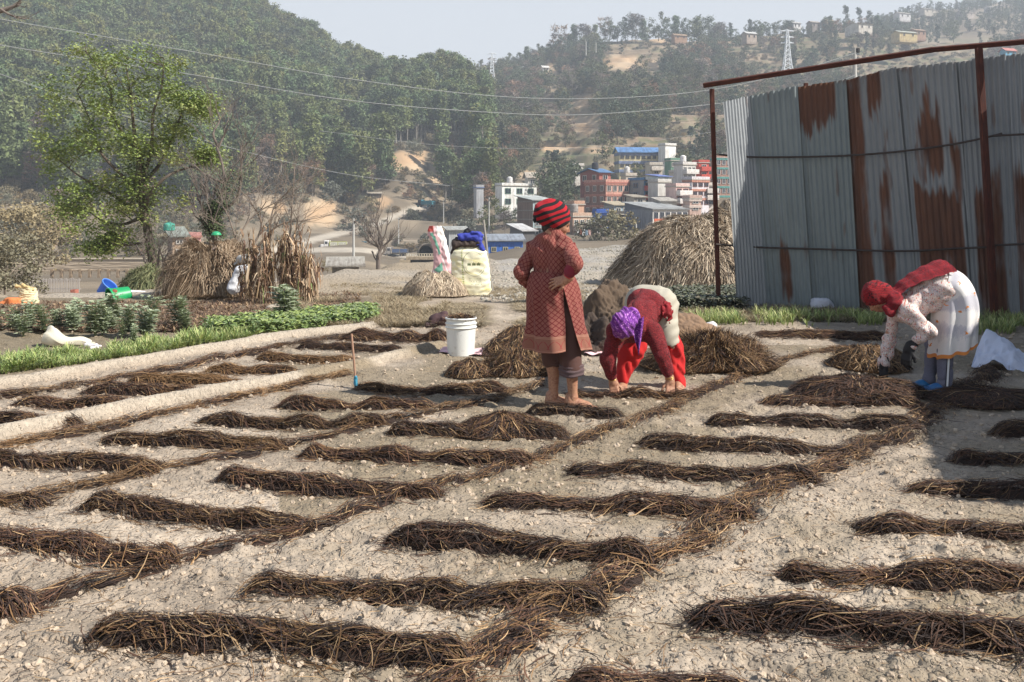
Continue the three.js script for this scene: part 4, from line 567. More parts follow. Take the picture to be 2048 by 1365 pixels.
// heaps: strands hanging down over a dome
function heap(name, label, category, px, py, o) {
  const r = rng(o.seed), d = o.d ?? EYE * F / (py - CY), base = P(px, py, d), t = thing(name, label, category, base), A = o.wpx / 2 * d / F, B = o.depth ?? A, Hh = o.hpx * d / F, S = new Strands(), pow = o.pow ?? 0.6;
  const lob = (th) => 1 + (noise2(Math.cos(th) * 1.6 + o.seed, Math.sin(th) * 1.6) - 0.5) * (o.lump ?? 0.3);
  const surf = (th, q) => { const l = lob(th), y = Hh * Math.pow(Math.max(0, 1 - Math.pow(q, o.bulge ?? 2.2)), pow) * (1 + (noise2(Math.cos(th) * q * 4 + 5, Math.sin(th) * q * 4 + o.seed) - 0.5) * 0.35); return V(Math.cos(th) * q * A * l + (o.lean ?? 0) * y, y, Math.sin(th) * q * B * l); };
  const pos = [], idx = [], nt = 40, nq = 14; for (let i = 0; i <= nq; i++) for (let k = 0; k <= nt; k++) { const p = surf(k / nt * 6.2832, i / nq).multiplyScalar(0.95); pos.push(p.x, p.y - (i === nq ? 0.1 : 0), p.z); if (i && k) { const a = (i - 1) * (nt + 1) + k - 1, b = i * (nt + 1) + k - 1; idx.push(a, a + 1, b, a + 1, b + 1, b); } }
  part(t, 'core', geoOf(pos, idx), o.core ?? coreMat);
  for (let i = 0; i < o.n; i++) {
    const th = r() * 6.2832, q0 = Math.sqrt(r()) * 1.0, L = (o.len ?? 0.3) * (0.35 + r()), ph = r() < (o.wild ?? 0.6) ? r() * 6.28 : gauss(r) * (o.mess ?? 0.5) + (noise2(th * 2.2, q0 * 5 + o.seed) - 0.5) * 2.2, dq = Math.cos(ph) * L / (0.55 * (A + Hh)), dth = Math.sin(ph) * L / (A * (0.25 + q0)), cv = gauss(r) * 1.1, pts = [], out = 0.012 + 0.02 * r(), n = 5;
    for (let k = 0; k < n; k++) { const f = k / (n - 1), q = clamp(q0 + (f * dq + cv * f * (f - 1) * 0.5 * L / (A + Hh)) * 0.8, 0, 1), p = surf(th + dth * f + cv * f * (f - 1) * 0.5 * L / A, q); p.addScaledVector(V(Math.cos(th), 0.5, Math.sin(th)), out + f * f * (o.stick ?? 0.03) * r()); p.y += gauss(r) * (o.jit ?? 0.006); pts.push(p); }
    S.add(pts, (o.thick ?? 0.007) * (0.6 + 0.8 * r()), (o.color ?? ((q) => strawColor(q, 0.3, 0.15)))(r), V(-Math.sin(th) + gauss(r) * 0.4, (r() - 0.5) * 0.8, Math.cos(th) + gauss(r) * 0.4).normalize());
  }
  const s = part(t, 'straw', S.geo(), strawMat); s.userData.kind = 'stuff'; return t;
}
const hay = (r) => { const v = 0.6 + 0.8 * r(), k = r(); return (k < 0.3 ? lin(0.50, 0.41, 0.30) : k < 0.75 ? lin(0.36, 0.28, 0.195) : lin(0.18, 0.13, 0.09)).multiplyScalar(v); };
const hayCore = std(lin(0.17, 0.125, 0.075), 1);
heap('haystack', 'large dome shaped haystack standing behind the end of the tin fence', 'haystack', 1395, 572, { d: 19, wpx: 372, hpx: 142, n: 9500, len: 0.42, seed: 3, color: hay, core: hayCore, depth: 1.6, bulge: 1.75, pow: 0.8, thick: 0.014, mess: 0.6, lump: 0.25, stick: 0.12, wild: 0.35 });
heap('haystack', 'small hay mound on the horizon between fence post and tin sheets', 'haystack', 1462, 446, { d: 60, wpx: 60, hpx: 46, n: 700, len: 0.6, seed: 4, color: hay, core: hayCore, thick: 0.04 });
heap('straw_heap', 'tall rounded straw heap beside the dried corn stalks', 'straw heap', 425, 590, { d: 16.6, wpx: 175, hpx: 100, n: 8500, len: 0.27, seed: 5, color: (r) => mixc(hay(r), lin(0.22, 0.13, 0.065), 0.45), core: hayCore, depth: 0.8, thick: 0.011, mess: 1.0, lump: 0.8, stick: 0.14, bulge: 3, pow: 0.6, wild: 1 });
heap('straw_heap', 'low fan of pale straw left of the yellow sack', 'straw heap', 870, 590, { wpx: 135, hpx: 44, n: 2600, len: 0.5, seed: 6, color: (r) => hay(r).multiplyScalar(1.25), core: hayCore, thick: 0.01, mess: 0.4, depth: 0.55 });
heap('straw_heap', 'brown straw heap behind the barefoot woman', 'straw heap', 1035, 745, { wpx: 150, hpx: 36, n: 2600, len: 0.28, seed: 7, depth: 0.4, mess: 1.6, wild: 0.9, stick: 0.12, bulge: 2.2, pow: 0.9, lump: 0.8, thick: 0.006 });
heap('straw_heap', 'taller dark straw heap farther behind the barefoot woman', 'straw heap', 1040, 705, { wpx: 150, hpx: 42, n: 2600, len: 0.3, seed: 17, depth: 0.4, mess: 1.6, wild: 0.9, bulge: 2.2, pow: 0.9, lump: 0.8, stick: 0.1, stick: 0.06, thick: 0.007 });
heap('straw_heap', 'tangled brown straw heap right of the woman in red', 'straw heap', 1422, 735, { wpx: 225, hpx: 54, n: 6200, len: 0.3, seed: 8, depth: 0.5, mess: 1.6, wild: 0.9, stick: 0.15, bulge: 2.4, pow: 0.8, lump: 0.8, thick: 0.006, color: (r) => strawColor(r, 0.42, 0.12) });
heap('straw_heap', 'small round tuft of straw in the middle of the field', 'straw heap', 940, 752, { wpx: 90, hpx: 26, n: 900, len: 0.22, seed: 9, depth: 0.2, mess: 1.0, color: (r) => strawColor(r, 0.35, 0.12), thick: 0.006 });
heap('straw_heap', 'dome of reddish straw at the bare feet of the standing woman', 'straw heap', 1005, 868, { wpx: 200, hpx: 34, n: 2400, len: 0.34, seed: 10, depth: 0.22, mess: 0.7, bulge: 1.7, pow: 1, lump: 0.5, color: (r) => strawColor(r, 0.22, 0.06), thick: 0.006 });
heap('straw_heap', 'black straw standing in for the shadow under the hands of the woman at the fence', 'straw heap', 1715, 792, { wpx: 225, hpx: 30, n: 3200, len: 0.25, seed: 11, depth: 0.35, mess: 1.5, wild: 0.7, lump: 0.6, stick: 0.05, color: (r) => strawColor(r, 0.05, 0.02), thick: 0.006 });  // added straw, coloured near black for the shade beneath the bending woman
heap('straw_heap', 'dark straw spread on the ground right of the woman at the fence', 'straw heap', 1975, 800, { wpx: 220, hpx: 15, n: 1800, len: 0.3, seed: 12, depth: 0.4, mess: 1.5, wild: 0.7, lump: 0.6, color: (r) => strawColor(r, 0.08, 0.03), thick: 0.006 });
heap('straw_heap', 'loose pale brown straw behind the hands of the woman at the fence', 'straw heap', 1735, 735, { wpx: 130, hpx: 36, n: 1500, len: 0.3, seed: 13, depth: 0.4, mess: 1.1, color: (r) => strawColor(r, 0.5, 0.2), thick: 0.007, stick: 0.08 });
// manure heap and brown earth between the two women
function lumpy(name, label, category, pos, A, Hh, B, mat, seed, amp = 0.25, fq = 2.5) {
  const g = new THREE.IcosahedronGeometry(1, 36), p = g.attributes.position; for (let i = 0; i < p.count; i++) { const v = V(p.getX(i), p.getY(i), p.getZ(i)); const w = v.clone().multiply(V(A, Hh, B).multiplyScalar(1 / Math.max(A, B))); let q = 1 + (noise3(v.x * fq + seed, v.y * fq, v.z * fq) - 0.5) * amp * 1.6 + (noise3(v.x * 7 + seed, v.y * 7, v.z * 7) - 0.5) * amp * 0.3 + (noise3(w.x * 13, w.y * 13 + seed, w.z * 13) - 0.5) * amp * 0.3 + (noise3(w.x * 34, w.y * 34 + seed, w.z * 34) - 0.5) * amp * 0.22; p.setXYZ(i, v.x * q * A, Math.max(-0.05, v.y * q * Hh), v.z * q * B); }
  const m = mergeVertices(bare(g).deleteAttribute('normal')); m.computeVertexNormals(); const t = thing(name, label, category, pos); part(t, 'heap_body', m, mat); return t;
}
lumpy('manure_heap', 'steep brown manure heap between the two women', 'manure heap', G(1222, 688), 0.40, 0.68, 0.42, std(lin(0.105, 0.072, 0.048), 1), 3, 0.22);
lumpy('manure_heap', 'low dark manure spill left of the steep manure heap', 'manure heap', G(1180, 700), 0.3, 0.34, 0.3, std(lin(0.06, 0.042, 0.032), 1), 9, 0.4);
lumpy('earth_heap', 'smooth reddish brown earth heap behind the woman in red', 'earth heap', G(1372, 690), 0.36, 0.36, 0.36, std(lin(0.23, 0.145, 0.09), 1), 5, 0.15);
lumpy('stone', 'pale flat stone lying near the bean plants', 'stone', G(552, 622), 0.16, 0.10, 0.1, std(lin(0.45, 0.38, 0.30), 0.95), 7, 0.2, 1.3);
// far ploughed field: coarse clods
{
  const r = rng(23), g = mergeVertices(bare(new THREE.IcosahedronGeometry(1, 1)).deleteAttribute('normal')), p = g.attributes.position; for (let i = 0; i < p.count; i++) { const q = 0.7 + 0.6 * hash(i, 4); p.setXYZ(i, p.getX(i) * q, p.getY(i) * q * 0.8, p.getZ(i) * q); } g.computeVertexNormals();
  const N = 26000, im = new THREE.InstancedMesh(g, std(0xffffff, 1), N); im.name = 'field_clods'; im.castShadow = im.receiveShadow = true; tag(im, 'grey clods of the ploughed field beyond the sacks', 'soil clods', null, 'stuff');
  for (let k = 0; k < N; k++) { const px = 960 + r() * 620, d = 15.5 + 27 * r(), edge = px < 1060 ? 28 : 36 + (px - 1100) * 0.03, s = d > edge || noise2(px * 0.01, d * 0.8) < 0.25 ? 0.001 : (0.008 + 0.03 * Math.pow(r(), 5)), x = (px - CX) / F * d, t = 0.8 + 0.4 * r(); im.setMatrixAt(k, new THREE.Matrix4().compose(V(x, heightAt(px, d) + s * 0.2, -d), new THREE.Quaternion().setFromEuler(new THREE.Euler(r(), r() * 6, r())), V(s, s, s))); im.setColorAt(k, lin(0.33 * t, 0.30 * t, 0.25 * t)); }
  scene.add(im);
}
// scattered stalks
{
  const r = rng(31), S = new Strands(); S.add([V(-0.5, 0, 0), V(-0.2, 0.04, 0.03), V(0.15, 0.03, -0.02), V(0.5, 0, 0.03)], 0.035, lin(1, 1, 1), V(0, 0.3, 1).normalize());
  const N = 15000, im = new THREE.InstancedMesh(S.geo(), strawMat.clone(), N); im.material.vertexColors = false; im.name = 'straw_litter'; im.castShadow = im.receiveShadow = true; tag(im, 'stray stalks of straw scattered over the soil', 'straw litter', null, 'stuff');
  for (let k = 0; k < N; k++) { const d = 2.4 * Math.pow(13 / 2.4, r()), x = (r() * 1.3 - 0.65) * d, tiny = r() < 0.55, L = tiny ? 0.012 + 0.03 * r() : 0.04 + 0.14 * r() * r(), w = tiny ? 0.5 : 0.6 + 0.5 * r(); im.setMatrixAt(k, new THREE.Matrix4().compose(V(x, soilH(x, -d) + bundNear(x, -d) + 0.006, -d), new THREE.Quaternion().setFromEuler(new THREE.Euler(0, r() * 6.28, gauss(r) * 0.12)), V(L, L, 0.1 * w))); im.setColorAt(k, strawColor(r, 0.35, 0.2)); }
  scene.add(im);
}
// ---------------------------------------------------------------- corrugated tin fence
{
  // seams: top (column, row), foot (column, row), distance
  const seams = [[1447, 203, 1472, 620, 14.2], [1497, 192, 1528, 617, 14.5], [1593, 175, 1622, 621, 14.2], [1690, 160, 1717, 625, 13.9], [1790, 138, 1835, 631, 13.5], [1908, 122, 1948, 638, 13.1], [2012, 112, 2040, 644, 12.75], [2118, 96, 2150, 650, 12.4]].map(([a, b, c, e, d]) => [P(a, b, d), P(c, e, d)]);
  const last = seams[seams.length - 1];
  for (const [x, z] of [[7.7, -11.5], [7.75, -10.6], [7.7, -9.7], [7.6, -8.8], [7.45, -7.9], [7.25, -7.0], [7.05, -6.1], [6.8, -5.2], [6.5, -4.3], [6.25, -3.5]]) seams.push([V(x - 0.1, 3.75, z), V(x, -0.05, z)]);
  const fence = thing('tin_fence', 'tall fence of rusty grey corrugated tin sheets with a rust red frame', 'fence');
  const m = new THREE.MeshStandardMaterial({ vertexColors: true, roughness: 0.62, metalness: 0.25, bumpMap: grayTex(256, 256, (i, j) => fbm(i / 6, j / 40, 4)), bumpScale: 0.004 });
  // rust by sheet: [from u, to u, from v (0 = top), to v, strength]
  const rust = { 1: [[0.42, 0.66, 0.72, 0.99, 1], [0.3, 0.4, 0.55, 0.9, 0.35]], 2: [[0.02, 0.8, 0, 0.21, 1.3], [0.5, 0.56, 0.5, 1, 0.4]], 3: [[0.0, 0.32, 0, 1, 1.1], [0.42, 0.7, 0, 0.2, 1.2], [0.5, 0.72, 0.42, 1, 0.9], [0.1, 0.3, 0.45, 1, 0.9]], 4: [[0.3, 0.7, 0.2, 0.46, 1.2], [0.14, 0.95, 0.5, 1, 1.3], [0.84, 1, 0.3, 0.6, 0.9], [0.42, 0.55, 0.08, 0.3, 0.9]], 5: [[0.2, 0.75, 0.5, 1, 0.9], [0.55, 0.8, 0.42, 1, 0.8], [0.3, 0.4, 0.16, 0.3, 0.5]], 6: [[0.1, 0.45, 0.45, 0.85, 0.8], [0, 0.2, 0.4, 1, 0.7]] };
  for (let s = 0; s + 1 < seams.length; s++) {
    const near = s < 8, [t0, f0] = seams[s], [t1, f1] = seams[s + 1], nu = near ? 96 : 60, nv = near ? 110 : 8, pos = [], col = [], uv = [], idx = [], over = s % 2 ? 0.012 : 0;
    const nrm = f1.clone().sub(f0).cross(V(0, 1, 0)).normalize().negate(); if (nrm.z < 0 && near) nrm.negate();
    const ph = hash(s, 3) * 3, jag = (hash(s, 9) - 0.5) * 0.06, r = rng(s + 60);
    for (let j = 0; j <= nv; j++) for (let i = 0; i <= nu; i++) {
      const u = lerp(-0.03, 1.04, i / nu), v = j / nv, a = t0.clone().lerp(t1, u), b = f0.clone().lerp(f1, u), cor = Math.cos(u * 9 * Math.PI * 2 + ph);
      const p = a.lerp(b, v); p.addScaledVector(nrm, cor * 0.0105 + 0.032 * u + 0.03 * Math.sin(v * 2.2 + s) + 0.012 * noise2(u * 3, v * 4 + s)); if (j === 0) p.y += (hash(Math.floor(u * 9), s) - 0.5) * 0.02 + jag * (u - 0.5);
      // zinc grey with bluish or greenish cast, streaks, rust
      const st = fbm(u * 20 + s * 7, v * 1.3, 3) * 0.5 + 0.5 * fbm(u * 4 + s, v * 9, 4), n = fbm(u * 7 + s * 3, v * 5, 4); let c = mixc(lin(0.20, 0.215, 0.225), lin(0.325, 0.335, 0.34), st).multiplyScalar([1.25, 0.95, 0.88, 0.9, 0.95, 0.9, 0.95, 0.95][s] ?? 0.9); if (s === 1 || s === 2) c.multiply(lin(0.94, 1.02, 1.0));
      c = c.multiplyScalar(lerp(0.45, 1, smoothstep(Math.abs(u - 0.01) + 0.012 * noise2(v * 20, s), 0.008, 0.035)));  // overlap shadow along each seam, painted into the sheet colour
      let k = 0; for (const [u0, u1, v0, v1, w] of rust[s] ?? []) { const e = (noise2(u * 12 + s, v * 1.5) - 0.5) * 0.09 + (noise2(u * 40, v * 14 + s) - 0.5) * 0.06 + (fbm(u * 9, v * 7 + s * 3, 3) - 0.5) * 0.12, eu = 0.055; k = Math.max(k, w * smoothstep(u + e * 0.4, u0 - eu, u0 + eu) * (1 - smoothstep(u, u1 - eu, u1 + eu)) * (v0 === 0 ? 1 : smoothstep(v + e, v0 - 0.06, v0 + 0.06)) * (v1 === 1 ? 1 : 1 - smoothstep(v + e, v1 - 0.09, v1 + 0.04))); }
      k = smoothstep(k * (0.35 + 1.25 * fbm(u * 6 + s * 5, v * 8.0, 5)), 0.2, 1.0); k = Math.max(k, smoothstep(n, 0.72, 0.8) * 0.5);
      if (k > 0) c = mixc(c, mixc(lin(0.175, 0.072, 0.038), lin(0.08, 0.038, 0.027), fbm(u * 9, v * 6 + s, 3)), k);
      pos.push(p.x, p.y, p.z); col.push(c.r, c.g, c.b); uv.push(u, v * 4); if (i && j) { const q = (j - 1) * (nu + 1) + i - 1, w = j * (nu + 1) + i - 1; idx.push(q, w, q + 1, q + 1, w, w + 1); }
    }
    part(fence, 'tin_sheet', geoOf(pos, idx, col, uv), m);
  }
  const rustM = std(0xffffff, 0.85, { map: canvasTex(128, 128, (g) => { g.fillStyle = '#452117'; g.fillRect(0, 0, 128, 128); const r = rng(4); for (let i = 0; i < 900; i++) { g.fillStyle = ['rgba(60,30,24,.4)', 'rgba(150,80,50,.35)', 'rgba(95,45,32,.4)'][i % 3]; g.fillRect(r() * 128, r() * 128, 2 + r() * 7, 1 + r() * 4); } }) });
  const beam = (a, b, w, name) => { const g = new RoundedBoxGeometry(w, a.distanceTo(b), w * 0.8, 2, 0.008); g.applyMatrix4(new THREE.Matrix4().compose(a.clone().add(b).multiplyScalar(0.5), new THREE.Quaternion().setFromUnitVectors(V(0, 1, 0), b.clone().sub(a).normalize()), V(1, 1, 1))); return part(fence, name, g, rustM); };
  beam(P(1424, 178, 14.3), P(1438, 622, 14.3), 0.066, 'post'); beam(P(1958, 96, 12.7), P(1991, 645, 12.7), 0.085, 'post');
  beam(P(1407, 171, 14.3), P(1868, 99, 12.95), 0.072, 'top_beam'); beam(P(1864, 99.5, 12.95), P(2160, 74, 12.2), 0.068, 'top_beam');
  beam(P(1612, 166, 14.3), P(1614, 200, 14.3), 0.06, 'stub');
  const bar = std(lin(0.055, 0.04, 0.034), 0.8), rail = (L, dd) => part(fence, 'rail', tube(L.map(([x, y, d]) => P(x, y, d + dd)), 0.014, 60, 6), bar);
  rail([[1432, 309, 14.25], [1500, 314, 14.43], [1600, 314, 14.15], [1700, 311, 13.85], [1800, 303, 13.5], [1910, 288, 13.1], [1990, 271, 12.78], [2005, 267, 12.72]], -0.05); rail([[1985, 272, 12.75], [2060, 268, 12.5], [2150, 262, 12.2]], -0.03);
  rail([[1432, 489, 14.25], [1520, 495, 14.42], [1620, 498, 14.15], [1720, 501, 13.82], [1830, 502, 13.45], [1920, 497, 13.1], [1992, 494, 12.8]], -0.05); rail([[1990, 491, 12.75], [2060, 488, 12.5], [2150, 486, 12.2]], -0.03);
}
// ---------------------------------------------------------------- blended solids for cloth and bodies
const sub3 = (a, b) => V(a.x - b.x, a.y - b.y, a.z - b.z);
const cap = (a, b, ra, rb = ra, k = 0.03) => { const ab = sub3(b, a), l2 = Math.max(1e-9, ab.lengthSq()); return { k, f: (x, y, z) => { const px = x - a.x, py = y - a.y, pz = z - a.z, t = clamp((px * ab.x + py * ab.y + pz * ab.z) / l2, 0, 1); return Math.hypot(px - ab.x * t, py - ab.y * t, pz - ab.z * t) - ra - (rb - ra) * t; }, lo: V(Math.min(a.x - ra, b.x - rb), Math.min(a.y - ra, b.y - rb), Math.min(a.z - ra, b.z - rb)), hi: V(Math.max(a.x + ra, b.x + rb), Math.max(a.y + ra, b.y + rb), Math.max(a.z + ra, b.z + rb)) }; };
// ellipsoid with axes X, Y, Z (unit vectors) and radii
const ell = (c, r, X = V(1, 0, 0), Y = V(0, 1, 0), Z = null, k = 0.03) => { Z = Z ?? X.clone().cross(Y); const R = Math.max(r.x, r.y, r.z); return { k, f: (x, y, z) => { const dx = x - c.x, dy = y - c.y, dz = z - c.z, a = dx * X.x + dy * X.y + dz * X.z, b = dx * Y.x + dy * Y.y + dz * Y.z, e = dx * Z.x + dy * Z.y + dz * Z.z, k0 = Math.hypot(a / r.x, b / r.y, e / r.z), k1 = Math.hypot(a / (r.x * r.x), b / (r.y * r.y), e / (r.z * r.z)); return k1 < 1e-9 ? -Math.min(r.x, r.y, r.z) : k0 * (k0 - 1) / k1; }, lo: V(c.x - R, c.y - R, c.z - R), hi: V(c.x + R, c.y + R, c.z + R) }; };
function field(prims, cut = [], disp = null) {
  return (x, y, z) => { let d = 1e9; for (const p of prims) { const e = p.f(x, y, z), k = p.k, h = Math.max(k - Math.abs(d - e), 0) / k; d = Math.min(d, e) - h * h * k * 0.25; } for (const p of cut) { const e = -p.f(x, y, z), k = p.k, h = Math.max(k - Math.abs(d - e), 0) / k; d = Math.max(d, e) + h * h * k * 0.25; } return disp ? d + disp(x, y, z) : d; };
}
function meshField(f, lo, hi, h) {                        // surface nets
  const nx = Math.ceil((hi.x - lo.x) / h) + 3, ny = Math.ceil((hi.y - lo.y) / h) + 3, nz = Math.ceil((hi.z - lo.z) / h) + 3, x0 = lo.x - h, y0 = lo.y - h, z0 = lo.z - h, v = new Float32Array(nx * ny * nz), id = new Int32Array(nx * ny * nz).fill(-1), at = (i, j, k) => (k * ny + j) * nx + i;
  for (let k = 0; k < nz; k++) for (let j = 0; j < ny; j++) for (let i = 0; i < nx; i++) { v[at(i, j, k)] = f(x0 + i * h, y0 + j * h, z0 + k * h); }
  const pos = [], idx = [], E = [[0, 1], [2, 3], [4, 5], [6, 7], [0, 2], [1, 3], [4, 6], [5, 7], [0, 4], [1, 5], [2, 6], [3, 7]];
  for (let k = 0; k < nz - 1; k++) for (let j = 0; j < ny - 1; j++) for (let i = 0; i < nx - 1; i++) {
    const c = [0, 1, 2, 3, 4, 5, 6, 7].map((q) => v[at(i + (q & 1), j + ((q >> 1) & 1), k + (q >> 2))]); let m = 0; for (let q = 0; q < 8; q++) if (c[q] < 0) m++; if (m === 0 || m === 8) continue;
    let sx = 0, sy = 0, sz = 0, n = 0; for (const [a, b] of E) if ((c[a] < 0) !== (c[b] < 0)) { const t = c[a] / (c[a] - c[b]); sx += (a & 1) + ((b & 1) - (a & 1)) * t; sy += ((a >> 1) & 1) + (((b >> 1) & 1) - ((a >> 1) & 1)) * t; sz += (a >> 2) + ((b >> 2) - (a >> 2)) * t; n++; }
    id[at(i, j, k)] = pos.length / 3; pos.push(x0 + (i + sx / n) * h, y0 + (j + sy / n) * h, z0 + (k + sz / n) * h);
  }
  for (let k = 1; k < nz - 1; k++) for (let j = 1; j < ny - 1; j++) for (let i = 1; i < nx - 1; i++) {
    const a = v[at(i, j, k)] < 0, quad = (p, q, r, s, flip) => { if (p < 0 || q < 0 || r < 0 || s < 0) return; if (flip) idx.push(p, r, q, p, s, r); else idx.push(p, q, r, p, r, s); };
    if (a !== v[at(i + 1, j, k)] < 0) quad(id[at(i, j - 1, k - 1)], id[at(i, j, k - 1)], id[at(i, j, k)], id[at(i, j - 1, k)], !a);
    if (a !== v[at(i, j + 1, k)] < 0) quad(id[at(i - 1, j, k - 1)], id[at(i - 1, j, k)], id[at(i, j, k)], id[at(i, j, k - 1)], !a);
    if (a !== v[at(i, j, k + 1)] < 0) quad(id[at(i - 1, j - 1, k)], id[at(i, j - 1, k)], id[at(i, j, k)], id[at(i - 1, j, k)], !a);
  }
  return geoOf(pos, idx);
}
function solid(prims, h, o = {}) {
  const lo = V(1e9, 1e9, 1e9), hi = V(-1e9, -1e9, -1e9); for (const p of prims) { lo.min(p.lo); hi.max(p.hi); } const pad = 0.02; lo.subScalar(pad); hi.addScalar(pad);
  const g = meshField(field(prims, o.cut, o.disp), lo, hi, h); if (o.uv) { const p = g.attributes.position, a = new Float32Array(p.count * 2); for (let i = 0; i < p.count; i++) { const [u, w] = o.uv(p.getX(i), p.getY(i), p.getZ(i)); a[i * 2] = u; a[i * 2 + 1] = w; } g.setAttribute('uv', new THREE.BufferAttribute(a, 2)); } return g;
}
// loft of closed or open rings: ring(t, s) -> point; uv in metres
function loft(ring, nt, ns, o = {}) {
  const pos = [], uv = [], idx = []; for (let i = 0; i <= nt; i++) { let run = 0, prev = null; for (let k = 0; k <= ns; k++) { const p = ring(i / nt, k / ns); pos.push(p.x, p.y, p.z); if (prev) run += p.distanceTo(prev); prev = p; uv.push(o.uvU ? o.uvU(i / nt, k / ns) : run, o.uvV ? o.uvV(i / nt, k / ns, p) : p.y); if (i && k) { const a = (i - 1) * (ns + 1) + k - 1, b = i * (ns + 1) + k - 1; idx.push(a, a + 1, b, a + 1, b + 1, b); } } }
  const g = geoOf(pos, idx, null, uv); return g;
}
// one hand: wrist, finger direction, back-of-hand normal; side = +1 when the thumb lies towards dir x normal
function handPrims(w, dir, nrm, side, curl = 0.35, spread = 0.12, s = 1) {
  const D = dir.clone().normalize(), N = nrm.clone().addScaledVector(D, -nrm.dot(D)).normalize(), S = D.clone().cross(N).multiplyScalar(side), out = [], at = (d, t, n) => w.clone().addScaledVector(D, d * s).addScaledVector(S, t * s).addScaledVector(N, n * s);
  const lens = [0.068, 0.078, 0.072, 0.056];
  out.push(cap(at(-0.03, 0, 0), at(0.02, 0, 0), 0.024 * s, 0.024 * s, 0.02));
  for (let i = 0; i < 4; i++) {
    const t = 0.028 - i * 0.019, k = at(0.088 - 0.004 * Math.abs(i - 1), t, 0.004); out.push(cap(at(0.02, t * 0.75, 0), k, 0.0145 * s, 0.0115 * s, 0.012));
    let p = k, ang = curl * 0.6, fan = (1.5 - i) * spread; for (let q = 0; q < 3; q++) { const L = lens[i] * [0.44, 0.31, 0.25][q] * s, d = D.clone().multiplyScalar(Math.cos(ang)).addScaledVector(N, -Math.sin(ang)).addScaledVector(S, fan).normalize(), e = p.clone().addScaledVector(d, L); out.push(cap(p, e, (0.0094 - q * 0.0011) * s, (0.0088 - q * 0.0012) * s, 0.004)); p = e; ang += curl; }
  }
  const t0 = at(0.025, 0.026, -0.004), t1 = at(0.055, 0.052, -0.012), t2 = at(0.082, 0.058, -0.02); out.push(cap(at(0.0, 0.012, 0), t0, 0.016 * s, 0.015 * s, 0.012), cap(t0, t1, 0.013 * s, 0.0105 * s, 0.008), cap(t1, t2, 0.0102 * s, 0.0085 * s, 0.005));
  return out;
}
function footPrims(heel, toe, s = 1) {                    // heel and toe direction on the ground
  const D = toe.clone().sub(heel).setY(0).normalize(), S = V(-D.z, 0, D.x), L = 0.225 * s, at = (d, t, y) => heel.clone().addScaledVector(D, d * L).addScaledVector(S, t * s).add(V(0, y * s, 0)), out = [];
  out.push(cap(at(0.0, 0, 0.03), at(0.12, 0, 0.028), 0.031 * s, 0.03 * s, 0.03), cap(at(0.1, 0, 0.06), at(0.62, 0.004, 0.03), 0.034 * s, 0.026 * s, 0.03), cap(at(0.1, -0.01, 0.024), at(0.72, -0.024, 0.02), 0.022 * s, 0.02 * s, 0.025), cap(at(0.1, 0.012, 0.026), at(0.74, 0.022, 0.022), 0.024 * s, 0.022 * s, 0.025), cap(at(0.05, 0, 0.09), at(0.06, 0, 0.05), 0.034 * s, 0.036 * s, 0.03));
  for (let i = 0; i < 5; i++) out.push(cap(at(0.74 - i * 0.02, 0.03 - i * 0.0155, 0.018), at(0.97 - i * 0.055, 0.032 - i * 0.017, 0.012), (0.0125 - i * 0.001) * s, (0.0125 - i * 0.0012) * s, 0.006));
  return out;
}
function headPrims(c, fwd, up, s = 1) {                   // c: middle of the head
  const Fw = fwd.clone().normalize(), U = up.clone().addScaledVector(Fw, -up.dot(Fw)).normalize(), R = Fw.clone().cross(U), at = (f, u, r) => c.clone().addScaledVector(Fw, f * s).addScaledVector(U, u * s).addScaledVector(R, r * s), r3 = (a, b, e) => V(a * s, b * s, e * s), out = [];
  out.push(ell(at(-0.012, 0.03, 0), r3(0.096, 0.088, 0.076), Fw, U, R, 0.03), ell(at(0.022, -0.03, 0), r3(0.068, 0.082, 0.062), Fw, U, R, 0.04), cap(at(0.05, -0.088, -0.014), at(0.05, -0.088, 0.014), 0.022 * s, 0.022 * s, 0.035));
  for (const q of [-1, 1]) { out.push(ell(at(0.062, -0.022, q * 0.036), r3(0.022, 0.022, 0.022), Fw, U, R, 0.025), cap(at(0.078, 0.022, q * 0.012), at(0.064, 0.022, q * 0.05), 0.011 * s, 0.01 * s, 0.02), cap(at(0.0, -0.05, q * 0.055), at(0.035, -0.08, q * 0.036), 0.018 * s, 0.018 * s, 0.03));
    out.push(ell(at(-0.012, -0.002, q * 0.076), r3(0.02, 0.033, 0.009), Fw, U, R, 0.006), cap(at(-0.022, 0.02, q * 0.084), at(-0.022, -0.015, q * 0.083), 0.006 * s, 0.006 * s, 0.006), ell(at(-0.006, -0.032, q * 0.076), r3(0.009, 0.011, 0.007), Fw, U, R, 0.006)); }
  out.push(cap(at(0.082, 0.014, 0), at(0.104, -0.03, 0), 0.008 * s, 0.0125 * s, 0.014), cap(at(0.09, -0.036, -0.014), at(0.09, -0.036, 0.014), 0.009 * s, 0.009 * s, 0.008), cap(at(0.083, -0.058, -0.02), at(0.083, -0.058, 0.02), 0.009 * s, 0.009 * s, 0.01), cap(at(0.081, -0.07, -0.017), at(0.081, -0.07, 0.017), 0.0095 * s, 0.0095 * s, 0.01));
  const cut = [-1, 1].map((q) => ell(at(0.088, 0.004, q * 0.031), r3(0.014, 0.012, 0.018), Fw, U, R, 0.016)); cut.push({ ...cap(at(0.1, -0.064, -0.018), at(0.1, -0.064, 0.018), 0.0035 * s, 0.0035 * s, 0.004) });
  return { prims: out, cut, at, Fw, U, R };
}
